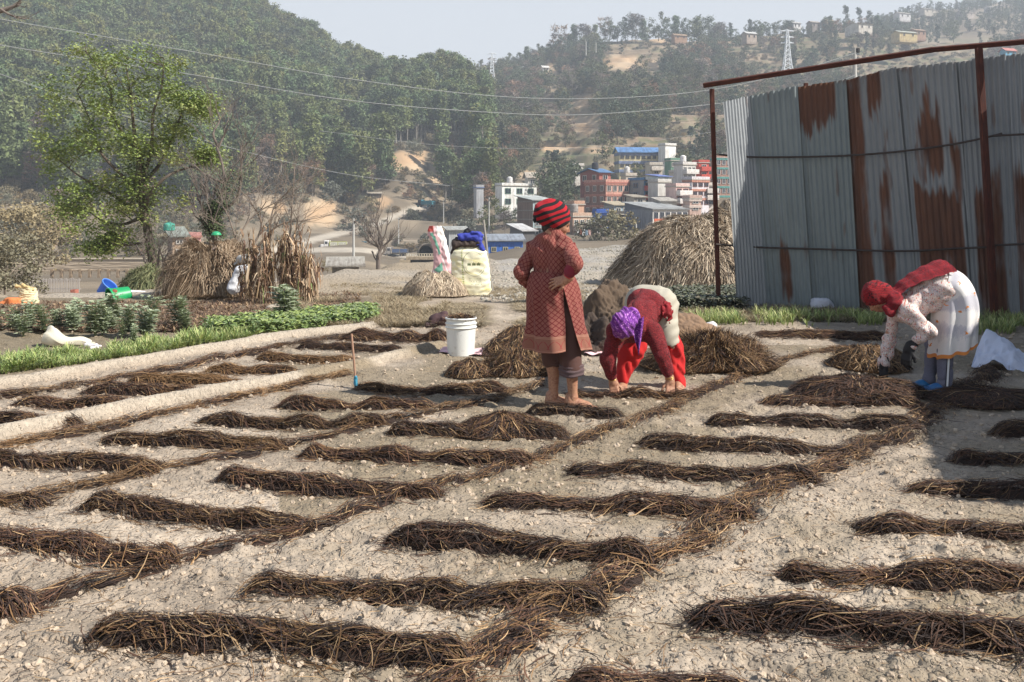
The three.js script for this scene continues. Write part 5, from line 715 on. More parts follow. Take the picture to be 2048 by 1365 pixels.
function eyesAndBrows(parent, h, s, hairM) {
  const eyeM = std(lin(0.03, 0.02, 0.015), 0.25), lip = std(lin(0.26, 0.11, 0.09), 0.6);
  for (const q of [-1, 1]) { part(parent, 'eye', new THREE.SphereGeometry(0.0115 * s, 14, 10).translate(...h.at(0.074, 0.004, q * 0.031).toArray()), eyeM); part(parent, 'eyebrow', taperTube([h.at(0.082, 0.026, q * 0.014), h.at(0.083, 0.032, q * 0.03), h.at(0.066, 0.028, q * 0.052)], [0.003, 0.0035, 0.0015], 6), hairM); }
  part(parent, 'mouth', taperTube([h.at(0.082, -0.064, -0.022), h.at(0.094, -0.063, 0), h.at(0.082, -0.064, 0.022)], [0.002, 0.005, 0.002], 6), lip);
}
const crease = (x, y, z, f, a, sx = 1, sy = 1) => a * Math.pow(1 - Math.abs(2 * noise3(x * f * sx, y * f * sy, z * f) - 1), 5);
const skinTex = canvasTex(128, 128, (g) => { g.fillStyle = '#a87b62'; g.fillRect(0, 0, 128, 128); const r = rng(3); for (let i = 0; i < 700; i++) { g.fillStyle = ['rgba(120,70,52,.12)', 'rgba(196,150,120,.12)'][i % 2]; g.beginPath(); g.arc(r() * 128, r() * 128, 2 + r() * 6, 0, 7); g.fill(); } });
const withUV = (g, s = 8) => { const p = g.attributes.position, a = new Float32Array(p.count * 2); for (let i = 0; i < p.count; i++) { a[i * 2] = (p.getX(i) + p.getZ(i)) * s; a[i * 2 + 1] = p.getY(i) * s; } g.setAttribute('uv', new THREE.BufferAttribute(a, 2)); return g; };
const weave = grayTex(128, 128, (i, j) => 0.5 + 0.25 * Math.sin(i * Math.PI / 4) + 0.25 * Math.sin(j * Math.PI / 4)); weave.repeat.set(40, 40);
const knit = grayTex(128, 128, (i, j) => { const x = i % 16 / 16, y = (j + (x < 0.5 ? x : 1 - x) * 14) % 14 / 14; return Math.sqrt(Math.abs(Math.sin(x * Math.PI * 2)) * 0.6 + 0.4 * Math.sin(y * Math.PI)); }); knit.repeat.set(14, 14);
const cloth = (o) => new THREE.MeshPhysicalMaterial({ roughness: 0.9, sheen: 0.25, sheenRoughness: 0.6, sheenColor: new THREE.Color(0.3, 0.28, 0.26), bumpMap: weave, bumpScale: 0.0006, side: THREE.DoubleSide, ...o });
// ---------------------------------------------------------------- things lying about
// a filled or slack sack: sections from base to mouth
function sackGeo(o) {
  const r = rng(o.seed), ph = [r() * 9, r() * 9, r() * 9];
  return loft((t, s) => {
    const th = s * Math.PI * 2, [w, dp, cx, cz] = o.sec(t), n = o.sq ?? 2.6, c = Math.cos(th), q = Math.sin(th), rr = Math.pow(Math.pow(Math.abs(c), n) + Math.pow(Math.abs(q), n), -1 / n);
    const wr = (o.wr ?? 0.012) * (0.7 * Math.sin(t * 48 + 5 * noise2(c * 2 + ph[0], t * 5 + q * 2)) * noise2(c * 2.5 + ph[2], t * 9 + q) + 2.2 * (noise2(c * 2 + ph[0], t * 6 + q * 2) - 0.5) + 1.3 * (noise2(c * 6 + ph[1], t * 22 + q * 5) - 0.5));
    return V(cx + c * rr * (w + wr), o.y0 + t * o.h + (o.rim ? o.rim(t, th) : 0), cz + q * rr * (dp + wr));
  }, o.nt ?? 60, o.ns ?? 72, { uvU: (t, s) => 1.5 - s, uvV: (t) => t });
}
const plastic = (o) => std(0xffffff, 0.6, { side: THREE.DoubleSide, ...o });
// yellow sack with its print
{
  const p = G(945, 590), d = -p.z, k = d / F, t = thing('filled_sack', 'bulging pale yellow woven sack with a faded round print, standing upright', 'sack', p);
  const print = canvasTex(1024, 1024, (g, W, H) => {
    g.fillStyle = '#f3eed3'; g.fillRect(0, 0, W, H); const r = rng(2); for (let y = 0; y < H; y += 4) { g.fillStyle = y % 8 ? 'rgba(255,250,215,.25)' : 'rgba(190,175,110,.16)'; g.fillRect(0, y, W, 2); } for (let x = 0; x < W; x += 5) { g.fillStyle = 'rgba(200,190,130,.12)'; g.fillRect(x, 0, 2, H); }
    for (let i = 0; i < 60; i++) { g.fillStyle = 'rgba(214,190,60,.16)'; g.beginPath(); g.ellipse(r() * W, r() * H, 20 + r() * 60, 10 + r() * 30, r() * 3, 0, 7); g.fill(); }
    // the front of the sack is u = 0.25
    const cx = W * 0.285, cy = H * 0.36; g.strokeStyle = 'rgba(96,108,62,.55)'; g.lineWidth = 6; g.beginPath(); g.ellipse(cx, cy, 92, 250, 0, 0.3, 5.6); g.stroke(); g.lineWidth = 4; g.beginPath(); g.ellipse(cx, cy, 76, 214, 0, 0.5, 2.7); g.stroke();
    g.fillStyle = 'rgba(80,92,56,.8)'; for (let i = 0; i < 3; i++) { const x = cx - 40 + i * 40; g.beginPath(); g.moveTo(x - 15, cy + 34); g.lineTo(x - 13, cy - 24); g.lineTo(x - 5, cy - 4); g.lineTo(x, cy - 44); g.lineTo(x + 5, cy - 4); g.lineTo(x + 13, cy - 24); g.lineTo(x + 15, cy + 34); g.fill(); }
    g.fillStyle = 'rgba(96,108,62,.55)'; for (let j = 0; j < 5; j++) for (let i = 0; i < 9; i++) if (r() < 0.8) g.fillRect(cx - 48 + i * 11, cy + 290 + j * 30, 7, 13);
    g.fillStyle = 'rgba(150,160,60,.6)'; for (let j = 0; j < 26; j++) g.fillRect(W * 0.185, 60 + j * 36, 10, 22);
    g.fillStyle = 'rgba(60,90,50,.5)'; for (let j = 0; j < 18; j++) g.fillRect(W * 0.185 - 3, 100 + j * 48, 16, 9);
  });
  print.flipY = true;
  const H = 100 * k, g = sackGeo({ seed: 4, y0: -0.01, h: H, wr: 0.009, sq: 3, sec: (q) => { const bell = Math.sin(clamp(q * 1.06 + 0.07, 0, 1) * Math.PI * 0.5), top = 1 - 0.45 * smoothstep(q, 0.86, 1); return [(39 * k) * (0.78 + 0.22 * Math.min(1, q * 8)) * top * (1.02 - 0.1 * q), 0.17 * (0.75 + 0.25 * bell) * top, -8 * k * q, 0]; } });
  part(t, 'sack_body', g, plastic({ map: print, bumpMap: weave, bumpScale: 0.001 })); part(t, 'sack_base', new THREE.CircleGeometry(0.2, 20).rotateX(Math.PI / 2).translate(0, 0.01, 0), plastic({ color: hex('#f3eed3') }));
  // jacket and blue cloth dropped on its mouth
  const top = V(p.x - 8 * k, H, p.z), at = (x, y, z) => V((x - 936) * k, (494 - y) * k, z);
  const j = thing('jacket', 'dark brown checked jacket dropped over the mouth of the yellow sack', 'jacket', top);
  part(j, 'cloth', solid([cap(at(908, 493, 0.1), at(955, 492, 0.1), 0.05, 0.055, 0.05), cap(at(915, 489, 0), at(950, 482, 0), 0.09, 0.1, 0.08), cap(at(909, 496, 0.06), at(903, 512, 0.05), 0.035, 0.03, 0.04), cap(at(905, 508, 0.06), at(912, 522, 0.06), 0.03, 0.025, 0.03)], 0.011, { disp: (x, y, z) => (noise3(x * 18, y * 18, z * 18) - 0.5) * 0.045 + (noise3(x * 45, y * 45, z * 45) - 0.5) * 0.014 }), std(lin(0.055, 0.038, 0.032), 0.95));
  part(j, 'hood', solid([ell(at(936, 468, 0), V(0.09, 0.07, 0.09))], 0.012, { disp: (x, y, z) => (noise3(x * 20, y * 20, z * 20) - 0.5) * 0.04 }), std(lin(0.03, 0.03, 0.034), 0.9));
  const b = thing('blue_cloth', 'bright blue cloth draped over the dark jacket on the yellow sack', 'cloth', top);
  part(b, 'cloth', solid([cap(at(922, 479, 0.07), at(955, 476, 0.07), 0.075, 0.085, 0.05), cap(at(952, 480, 0.09), at(965, 500, 0.1), 0.06, 0.045, 0.04), cap(at(964, 498, 0.1), at(965, 506, 0.1), 0.045, 0.035, 0.04)], 0.011, { disp: (x, y, z) => (noise3(x * 14, y * 22, z * 14) - 0.5) * 0.055 + (noise3(x * 40, y * 40, z * 40) - 0.5) * 0.012 }), std(lin(0.035, 0.05, 0.33), 0.85));
  const s = thing('stake', 'thin grey wooden stake standing just right of the yellow sack', 'stake', P(984, 580, d - 0.02)); part(s, 'shaft', taperTube([P(984, 582, d), P(976, 520, d), P(967, 440, d)].map((q) => q.sub(P(984, 580, d - 0.02))), [0.03, 0.026, 0.022], 7), std(lin(0.27, 0.25, 0.22), 0.9));
}
// upright pink, green and white sack
{
  const p = G(902, 570), d = -p.z, k = d / F, t = thing('folded_sack', 'tall pink green and white plastic sack standing slack behind the straw fan', 'sack', p), at = (x) => (x - 902) * k;
  const tex = canvasTex(512, 512, (g, W, H) => { g.fillStyle = '#d6abad'; g.fillRect(0, 0, W, H); g.fillStyle = '#efe6e2'; g.beginPath(); g.moveTo(W * 0.26, 0); g.lineTo(W * 0.36, H * 0.62); g.lineTo(W * 0.55, H * 0.62); g.lineTo(W * 0.55, 0); g.fill(); g.fillStyle = '#6fa590'; g.beginPath(); g.moveTo(W * 0.15, H * 0.12); g.lineTo(W * 0.21, H * 0.12); g.lineTo(W * 0.25, H * 0.48); g.lineTo(W * 0.2, H * 0.5); g.fill(); g.beginPath(); g.moveTo(W * 0.1, H * 0.76); g.lineTo(W * 0.25, H * 0.62); g.lineTo(W * 0.26, H * 0.84); g.fill(); g.fillStyle = '#f4f4ee'; g.beginPath(); g.moveTo(W * 0.02, H * 0.98); g.lineTo(W * 0.08, H * 0.76); g.lineTo(W * 0.2, H * 0.86); g.fill(); g.fillStyle = '#c0544e'; g.fillRect(W * 0.02, 0, W * 0.2, H * 0.1); g.fillStyle = '#efe4e2'; g.beginPath(); g.moveTo(W * 0.24, H * 0.5); g.lineTo(W * 0.28, H * 0.52); g.lineTo(W * 0.34, H * 0.86); g.fill(); g.fillStyle = 'rgba(120,70,95,.45)'; g.fillRect(W * 0.15, H * 0.86, W * 0.35, H * 0.14); });
  const H = 116 * k; part(t, 'sack_body', sackGeo({ seed: 9, y0: 0.02, h: H, wr: 0.012, sq: 2.3, sec: (q) => { const a = lerp(858, 852, q) + (q > 0.82 ? 0 : Math.sin(q * 3.4) * 12), b = lerp(918, 886, Math.pow(q, 0.7)), w = (b - a) / 2 * (q > 0.8 ? 1 - (q - 0.8) * 1.4 : 1); return [w * k, 0.1 - 0.05 * q, at((a + b) / 2), 0]; } }), plastic({ map: tex }));
}
// tools and cloths at the left
function bucketGeo(r0, r1, h) { return new THREE.LatheGeometry([[0.001, 0], [r0 * 0.96, 0], [r0, 0.012], [lerp(r0, r1, 0.8), h * 0.8], [r1, h - 0.03], [r1 + 0.012, h - 0.026], [r1 + 0.012, h], [r1 - 0.004, h], [r1 - 0.01, h - 0.02], [r0 - 0.008, 0.012], [0.001, 0.01]].map(([a, b]) => new THREE.Vector2(a, b)), 48); }
{
  const b = thing('blue_bucket', 'blue plastic tub tipped on its side behind the green tub', 'tub', P(203, 588, 17.8)); const bm = std(lin(0.03, 0.12, 0.50), 0.4, { side: THREE.DoubleSide }); const body = part(b, 'tub_body', bucketGeo(0.11, 0.145, 0.25), bm); b.rotation.set(0.35, 0.2, -0.75); part(b, 'rim', new THREE.TorusGeometry(0.15, 0.01, 8, 40).rotateX(Math.PI / 2).translate(0, 0.245, 0), std(lin(0.10, 0.25, 0.62), 0.4));
  const gr = thing('green_bucket', 'bright green plastic tub lying on its side', 'tub', P(258, 589, 16.4)); part(gr, 'tub_body', bucketGeo(0.125, 0.155, 0.30), std(lin(0.012, 0.30, 0.095), 0.4, { side: THREE.DoubleSide })); part(gr, 'rim', new THREE.TorusGeometry(0.162, 0.011, 8, 40).rotateX(Math.PI / 2).translate(0, 0.295, 0), std(lin(0.02, 0.34, 0.12), 0.4)); gr.scale.setScalar(1.12); gr.rotation.set(0.35, 0.75, 1.5); part(gr, 'scraps', new THREE.DodecahedronGeometry(0.07, 1).scale(1, 0.8, 0.7).translate(0.09, 0.24, 0.05), std(lin(0.22, 0.07, 0.045), 0.9));
}
function clothPile(name, label, category, pos, spec, mat, h = 0.014, seed = 1, amp = 0.05) { const t = thing(name, label, category, pos); part(t, 'cloth', solid(spec, h, { disp: (x, y, z) => (noise3(x * 11 + seed, y * 16, z * 11) - 0.5) * amp + (noise3(x * 34 + seed, y * 34, z * 34) - 0.5) * amp * 0.3 }), mat); return t; }
const white = std(lin(0.74, 0.70, 0.70), 0.75), white2 = std(lin(0.70, 0.70, 0.72), 0.7);
clothPile('white_sheet', 'pinkish white plastic sheet heaped beside the tubs', 'plastic sheet', P(270, 600, 17.6), [cap(V(-0.35, 0.02, 0), V(0.35, 0.02, 0), 0.09, 0.06, 0.08), ell(V(-0.02, 0.06, 0), V(0.3, 0.13, 0.2)), cap(V(0.1, 0.06, 0.05), V(0.34, 0.0, 0.1), 0.08, 0.05, 0.05)], white, 0.016, 2, 0.06);
clothPile('grey_sheet', 'pale grey plastic strip spread left of the blue tub', 'plastic sheet', P(165, 603, 18), [cap(V(-0.28, 0.0, 0), V(0.3, 0.04, 0), 0.035, 0.06, 0.05)], std(lin(0.5, 0.52, 0.58), 0.6), 0.014, 5, 0.05);
clothPile('orange_cloth', 'crumpled orange cloth lying at the far left', 'cloth', P(26, 613, 15), [cap(V(-0.18, 0.0, 0.05), V(0.28, 0.02, 0), 0.05, 0.05, 0.05), ell(V(-0.02, 0.05, 0), V(0.14, 0.08, 0.1))], std(lin(0.62, 0.19, 0.06), 0.85), 0.013, 7, 0.07);
{
  const d = 15.2, k = d / F, t = thing('small_sack', 'small cream sack with a straw topped opening at the far left', 'sack', P(57, 611, d)); part(t, 'sack_body', sackGeo({ seed: 14, y0: 0, h: 36 * k, wr: 0.01, sec: (q) => [19 * k * (1 - 0.22 * q), 0.12, -3 * k * q, 0] }), plastic({ color: lin(0.66, 0.58, 0.36), bumpMap: weave, bumpScale: 0.001 })); part(t, 'folded_top', solid([cap(V(-0.2, 0.3, 0), V(0.06, 0.27, 0), 0.03, 0.025, 0.03), cap(V(-0.1, 0.33, 0), V(0.1, 0.25, 0.05), 0.025, 0.02, 0.03)], 0.01, { disp: (x, y, z) => (noise3(x * 30, y * 30, z * 30) - 0.5) * 0.02 }), std(lin(0.60, 0.43, 0.2), 0.8));
}
{ // empty white sack on the bed
  const p = G(145, 692), k = -p.z / F, t = thing('empty_sack', 'empty white sack lying open on the bare bed at the left', 'sack', p);
  const ring = (q, s) => { const th = s * Math.PI * 2, w = lerp(0.13, 0.06, q), h = lerp(0.1, 0.02, q) * (1 + 0.25 * Math.sin(q * 9)); return V(lerp(-50, 34, q) * k + 0.02 * Math.sin(th * 2), Math.max(0.004, h + Math.sin(th) * h + 0.012 * Math.sin(th * 5 + q * 9)), Math.cos(th) * w + 0.05 * Math.sin(q * 5)); };
  part(t, 'sack_body', loft(ring, 40, 48), plastic({ color: lin(0.72, 0.66, 0.52), bumpMap: weave, bumpScale: 0.001 })); const s = part(t, 'torn_end', solid([cap(V(0.2, 0.02, 0.08), V(0.34, 0.01, 0.1), 0.03, 0.02, 0.03), cap(V(0.3, 0.01, 0.2), V(0.36, 0.01, 0.2), 0.025, 0.02, 0.03)], 0.01, { disp: (x, y, z) => (noise3(x * 30, y * 30, z * 30) - 0.5) * 0.03 }), white);
}
clothPile('white_sack', 'white sack slumped against the corn stalks and straw heap', 'sack', P(478, 585, 15.8), [cap(V(-0.1, 0.06, 0), V(0.0, 0.34, 0), 0.1, 0.08, 0.08), cap(V(0.0, 0.36, 0), V(0.12, 0.42, 0.02), 0.07, 0.05, 0.06), ell(V(-0.08, 0.1, 0), V(0.11, 0.14, 0.09))], white2, 0.014, 11, 0.03);
clothPile('grey_sheet', 'grey plastic sheet over the straw heap beside the corn stalks', 'plastic sheet', P(490, 528, 16), [cap(V(-0.18, 0.0, 0), V(0.2, 0.14, 0), 0.03, 0.07, 0.06), ell(V(0.06, 0.08, 0), V(0.22, 0.09, 0.1))], std(lin(0.40, 0.39, 0.37), 0.6), 0.014, 13, 0.05);
{ const t = thing('board', 'weathered board lying on top of the straw heap', 'board', P(428, 492, 16.2)); part(t, 'plank', new RoundedBoxGeometry(0.11, 0.2, 0.025, 2, 0.005).rotateX(-0.9).rotateZ(0.5), std(lin(0.36, 0.27, 0.21), 0.9)); const c = thing('green_dish', 'round green plastic dish on top of the straw heap', 'dish', P(432, 470, 16.8)); part(c, 'bowl', new THREE.SphereGeometry(0.085, 24, 10, 0, 6.3, 0, 1.6).scale(1, 0.75, 1), std(lin(0.03, 0.32, 0.14), 0.45, { side: THREE.DoubleSide })); part(c, 'rim', new THREE.TorusGeometry(0.085, 0.008, 6, 30).rotateX(Math.PI / 2), std(lin(0.03, 0.30, 0.13), 0.45)); }
// white bucket full of straw
{
  const p = G(922, 711), k = -p.z / F, R = 31 * k, H = 77 * k, t = thing('white_bucket', 'white plastic bucket filled with straw beside the earth ridge', 'bucket', p), wm = std(lin(0.74, 0.74, 0.72), 0.42, { side: THREE.DoubleSide, map: canvasTex(512, 512, (g) => { g.fillStyle = '#fbfbf8'; g.fillRect(0, 0, 512, 512); const r = rng(12); for (let i = 0; i < 260; i++) { const y = 512 - 180 * r() * r() * 2; g.fillStyle = 'rgba(120,95,70,' + (0.03 + 0.1 * r()) + ')'; g.fillRect(r() * 512, y, 3 + r() * 26, 2 + r() * 5); } for (let i = 0; i < 40; i++) { g.strokeStyle = 'rgba(120,115,110,.25)'; g.beginPath(); const x = r() * 512, y = r() * 512; g.moveTo(x, y); g.lineTo(x + gauss(r) * 40, y + gauss(r) * 60); g.stroke(); } }) });
  part(t, 'bucket_body', new THREE.LatheGeometry([[0.001, 0], [R * 0.84, 0], [R * 0.86, 0.01], [R * 0.955, H * 0.72], [R * 0.955, H * 0.74], [R * 0.93, H * 0.98], [R * 0.92, H * 0.98], [R * 0.9, H * 0.7], [0.001, H * 0.7]].map(([a, b]) => new THREE.Vector2(a, b)), 56), wm);
  for (const y of [0.74, 0.84, 0.965]) part(t, 'rim', new THREE.TorusGeometry(R * (y > 0.9 ? 0.965 : 0.985), y > 0.9 ? 0.011 : 0.008, 8, 56).rotateX(Math.PI / 2).translate(0, H * y, 0), wm);
  part(t, 'rim_band', new THREE.CylinderGeometry(R * 0.985, R * 0.98, H * 0.1, 56, 1, true).translate(0, H * 0.79, 0), wm);
  const r = rng(44), S = new Strands(); for (let i = 0; i < 420; i++) { const a = r() * 6.28, q = Math.sqrt(r()) * R * 0.85, b = r() * 6.28, L = 0.05 + 0.1 * r(), y = H * 0.93 + 0.05 * (1 - q / R) * r(); S.add([0, 0.35, 0.7, 1].map((f) => V(Math.cos(a) * q + Math.cos(b) * (f - 0.5) * L, y + 0.05 * f * r(), Math.sin(a) * q + Math.sin(b) * (f - 0.5) * L)), 0.006, strawColor(r, 0.35, 0.1), V(-Math.sin(b), 0.5, Math.cos(b))); }
  const f = part(t, 'straw_filling', S.geo(), strawMat); f.userData.kind = 'stuff'; part(t, 'filling_core', new THREE.SphereGeometry(R * 0.85, 24, 8, 0, 6.3, 0, 1.57).scale(1, 0.3, 1).translate(0, H * 0.9, 0), coreMat);
}
// cloths and sacks on the soil
function flatSheet(name, label, category, corners, mat, seed, amp = 0.03, lift = 0.012) { const [a, b, c, d] = corners.map(([x, y]) => G(x, y)), n = 26, mid = a.clone().add(c).multiplyScalar(0.5), t = thing(name, label, category, mid); part(t, 'sheet', loft((u, v) => { const p = a.clone().lerp(b, v).lerp(d.clone().lerp(c, v), u).sub(mid); p.y = lift + soilH(p.x + mid.x, p.z + mid.z, false) + amp * (fbm((p.x + seed) * 5, p.z * 5, 3)) + 0.01 * Math.sin((p.x + p.z) * 30 + seed); return p; }, n, n), mat); return t; }
const pinkSack = plastic({ map: canvasTex(128, 128, (g) => { g.fillStyle = '#e3b9bd'; g.fillRect(0, 0, 128, 128); const r = rng(6); for (let i = 0; i < 40; i++) { g.fillStyle = i % 3 ? 'rgba(240,220,220,.5)' : 'rgba(190,90,105,.5)'; g.fillRect(r() * 128, r() * 128, 20 * r(), 6 * r()); } }), roughness: 0.65 });
flatSheet('flat_sack', 'flat pink and white sack under the white bucket', 'sack', [[874, 712], [985, 716], [990, 702], [905, 699]], pinkSack, 3); flatSheet('flat_sack', 'flat pink sack on the soil between the two women', 'sack', [[1168, 712], [1250, 716], [1300, 704], [1192, 696]], pinkSack, 8);
flatSheet('pale_slab', 'small pale flat stone slab left of the bare calves', 'slab', [[1078, 742], [1098, 750], [1104, 744], [1088, 737]], std(lin(0.42, 0.38, 0.32), 0.9), 2, 0.01, 0.02);
clothPile('brown_cloth', 'crumpled purplish brown cloth behind the white bucket', 'cloth', G(876, 655), [cap(V(-0.12, 0.03, 0), V(0.14, 0.05, 0), 0.06, 0.07, 0.06), ell(V(0.04, 0.09, -0.02), V(0.12, 0.1, 0.1))], std(lin(0.075, 0.04, 0.042), 0.9), 0.012, 21, 0.08);
clothPile('pale_cloth', 'small crumpled pinkish white cloth on the straw right of the woman in red', 'cloth', P(1410, 652, 10.9), [cap(V(-0.09, 0, 0), V(0.09, 0.02, 0), 0.04, 0.045, 0.04)], white, 0.01, 23, 0.06);
clothPile('plastic_bag', 'crumpled pale plastic bag at the foot of the tin fence', 'plastic bag', P(1642, 616, 14.0), [ell(V(0, 0.06, 0), V(0.17, 0.1, 0.1)), cap(V(-0.1, 0.04, 0), V(0.16, 0.03, 0), 0.05, 0.05, 0.05)], std(lin(0.55, 0.56, 0.62), 0.5), 0.012, 25, 0.05);
flatSheet('grey_tarp', 'grey plastic tarp corner showing above the woman in red', 'tarp', [[1270, 574], [1352, 576], [1330, 560], [1296, 556]], std(lin(0.36, 0.37, 0.40), 0.6, { side: THREE.DoubleSide }), 5, 0.05, 0.3);
{ // white sack at the right edge
  const p = G(2010, 738), k = -p.z / F, t = thing('white_sack', 'white woven sack spread on the ground at the right edge', 'sack', p);
  part(t, 'sack_body', loft((u, v) => { const x = lerp(-66, 90, u) * k, sp = Math.sin(Math.min(1, u * 2.2 + 0.03) * Math.PI / 2), z = (v - 0.5) * 0.5 * sp, y = 0.02 + 0.30 * sp * (0.45 + 0.55 * Math.sin(Math.PI * Math.min(1, u * 1.25)) * 1) * (1 - v * 0.85) + 0.09 * (noise2(u * 6, v * 3 + 3) - 0.5) + 0.05 * (noise2(u * 17 + v * 9, v * 9 - u * 6) - 0.5) + 0.06 * Math.sin(u * 9) * v; return V(x, Math.max(0.015, y - 0.05 * u), z); }, 44, 30), plastic({ color: lin(0.66, 0.69, 0.80), bumpMap: weave, bumpScale: 0.001 }));
}
// measuring stick with a blue rag
{ const b = G(712, 778), t = thing('stick', 'thin wooden stick pushed into the soil', 'stick', b), k = -b.z / F; part(t, 'shaft', taperTube([V(0, -0.03, 0), V(-4 * k, 52 * k, 0), V(-9 * k, 110 * k, 0)], [0.011, 0.010, 0.009], 7), std(lin(0.36, 0.21, 0.14), 0.85)); const r = thing('blue_rag', 'blue plastic rag tied round the foot of the thin stick', 'rag', b); part(r, 'rag_wrap', solid([cap(V(0, 0.02, 0), V(-0.005, 0.1, 0), 0.018, 0.014, 0.02), cap(V(0.004, 0.03, 0.01), V(0.022, 0.015, 0.02), 0.012, 0.01, 0.01)], 0.006, { disp: (x, y, z) => (noise3(x * 60, y * 60, z * 60) - 0.5) * 0.014 }), std(lin(0.03, 0.22, 0.33), 0.5)); }

// ---------------------------------------------------------------- corn stalks, bean plants, grass
{
  const r = rng(51), d = 15.2, k = d / F, base = P(560, 590, d), t = thing('corn_stalk_stack', 'tall stack of dried brown corn stalks with hanging leaves', 'corn stalks', base), stalkM = [lin(0.24, 0.155, 0.085), lin(0.30, 0.21, 0.12), lin(0.17, 0.10, 0.06)].map((c) => std(c, 0.9)), S = new Strands(), tone = [lin(0.44, 0.30, 0.18), lin(0.30, 0.185, 0.105), lin(0.55, 0.42, 0.28), lin(0.18, 0.10, 0.062)];
  for (let i = 0; i < 58; i++) {
    const px = 482 + r() * 152, lean = gauss(r) * 0.2 + (px - 555) * 0.0006, H = (0.62 + 0.38 * Math.pow(r(), 0.7)) * (px > 610 ? 0.66 : px < 500 ? 0.65 : 0.95) * (px > 540 && px < 590 ? 1.05 + 0.35 * r() : 0.85 + 0.3 * r()), x = (px - 560) * k, z = gauss(r) * 0.22, pts = [0, 0.35, 0.7, 1].map((f) => V(x + lean * f * H + gauss(r) * 0.015, f * H - 0.03, z + gauss(r) * 0.015 - z * f * 0.4));
    part(t, 'stalk', taperTube(pts, [0.012, 0.011, 0.009, 0.005], 5), stalkM[i % 3]);
    for (let q = 0; q < 24; q++) { const f = 0.08 + 0.88 * r(), p = V(x + lean * f * H, f * H, z - z * f * 0.4), a = r() * 6.28, L = 0.16 + 0.28 * r(), dr = V(Math.cos(a), 0, Math.sin(a) * 0.8), up = 0.02 + 0.2 * r(); S.add([0, 0.2, 0.45, 0.7, 1].map((g) => p.clone().addScaledVector(dr, (0.3 * g + 0.06 * Math.sin(g * 9 + i)) * L).add(V(0, up * g * 1.6 - L * (0.7 + 0.8 * hash(i, q)) * g * g, 0))), 0.012 + 0.036 * r() * r(), r() < 0.03 ? lin(0.16, 0.22, 0.06) : tone[Math.floor(r() * 4)].clone().multiplyScalar(0.7 + 0.6 * r()), V(-Math.sin(a) + gauss(r) * 0.9, gauss(r) * 0.9, Math.cos(a) + gauss(r) * 0.9).normalize(), 0.3); }
    if (r() < 0.5) for (let q = 0; q < 4; q++) { const p = pts[3], a = r() * 6.28; S.add([0, 0.5, 1].map((g) => p.clone().add(V(Math.cos(a) * 0.05 * g, 0.13 * g, Math.sin(a) * 0.05 * g))), 0.008, tone[1], V(-Math.sin(a), 0, Math.cos(a)), 0.3); }
  }
  const l = part(t, 'leaves', S.geo(), leafMat({ transmission: 0.15 })); l.userData.kind = 'stuff';
}
const beanKinds = [1, 2, 3, 4].map((s) => {
  const r = rng(s * 91), S = new Strands(), stems = [];
  for (let q = 0; q < 4 + s % 2; q++) { const a = r() * 6.28, sp = 0.28 * (0.3 + r()), H = 0.75 + 0.25 * r(), P0 = (f) => V(Math.cos(a) * sp * f * (0.4 + 0.6 * f), f * H, Math.sin(a) * sp * f * (0.4 + 0.6 * f)); stems.push(taperTube([P0(0), P0(0.4), P0(0.75), P0(1)], [0.014, 0.013, 0.010, 0.006], 5));
    for (let j = 0; j < 22; j++) { const f = 0.1 + 0.9 * (j / 22), an = j * 2.4 + r(), dr = V(Math.cos(an), 0.25 + 0.5 * r() * f, Math.sin(an)).normalize(), c = mixc(lin(0.27, 0.33, 0.19), lin(0.42, 0.46, 0.30), r()).multiplyScalar(0.75 + 0.5 * r()), b = P0(f); for (let e = 0; e < 3; e++) { const rot = dr.clone().applyAxisAngle(V(0, 1, 0), (e - 1) * 0.7); S.leaf(b.clone().addScaledVector(dr, 0.04 + 0.04 * (e === 1)), rot, V(gauss(r) * 0.4, 1, gauss(r) * 0.4).normalize(), (0.15 + 0.08 * r()) * (1.15 - 0.4 * f), (0.085 + 0.035 * r()) * (1.15 - 0.4 * f), c); } } }
  return [S.geo(), mergeGeometries(stems)];
});
const beanLeaf = leafMat({ transmission: 0.3, roughness: 0.6 }), beanStem = std(lin(0.15, 0.18, 0.08), 0.8);
{
  const r = rng(61), spots = [[28, 664, 52], [62, 662, 60], [112, 660, 48], [150, 664, 62], [192, 672, 92], [222, 668, 80], [262, 672, 70], [290, 676, 66], [318, 664, 84], [352, 662, 88], [372, 664, 50], [302, 648, 54], [498, 652, 70], [520, 656, 44], [573, 646, 84], [592, 640, 60], [612, 640, 40], [628, 640, 36], [678, 640, 34], [712, 640, 28], [775, 566, 40], [50, 690, 30], [265, 692, 40], [240, 640, 30]], protoBean = {}; for (let i = 0; i < 26; i++) { const px = -20 + 430 * r(); spots.push([px, 652 + 26 * r(), 34 + 44 * r()]); }
  spots.forEach(([px, py, hp], i) => { const v = i % 4, p = G(px, py), k = -p.z / F, lab = px === 775 ? 'lone upright green plant standing on the far bank' : px > 480 ? 'leafy green bean plant beside the corn stalks' : 'grey-green broad bean plant in the row behind the grass strip', grp = px === 775 ? undefined : px > 480 ? 'bean plants beside the corn stalks' : 'broad bean plants behind the grass strip';
    let o = protoBean[v]; if (!o) { o = protoBean[v] = thing('bean_plant', lab, 'plant', p, 0, grp); part(o, 'stem', beanKinds[v][1], beanStem); part(o, 'foliage', beanKinds[v][0], beanLeaf); } else { o = copyOf(o, lab, grp); if (!grp) delete o.userData.group; o.position.copy(p); } o.rotation.y = r() * 6.28; const s = hp * k; const wd = 0.7 + 0.75 * r(); o.scale.set(s * (px === 775 ? 0.5 : wd), s * (0.85 + 0.25 * r()), s * (px === 775 ? 0.5 : 0.7 + 0.7 * r())); o.rotation.z = (r() - 0.5) * 0.35; });
}
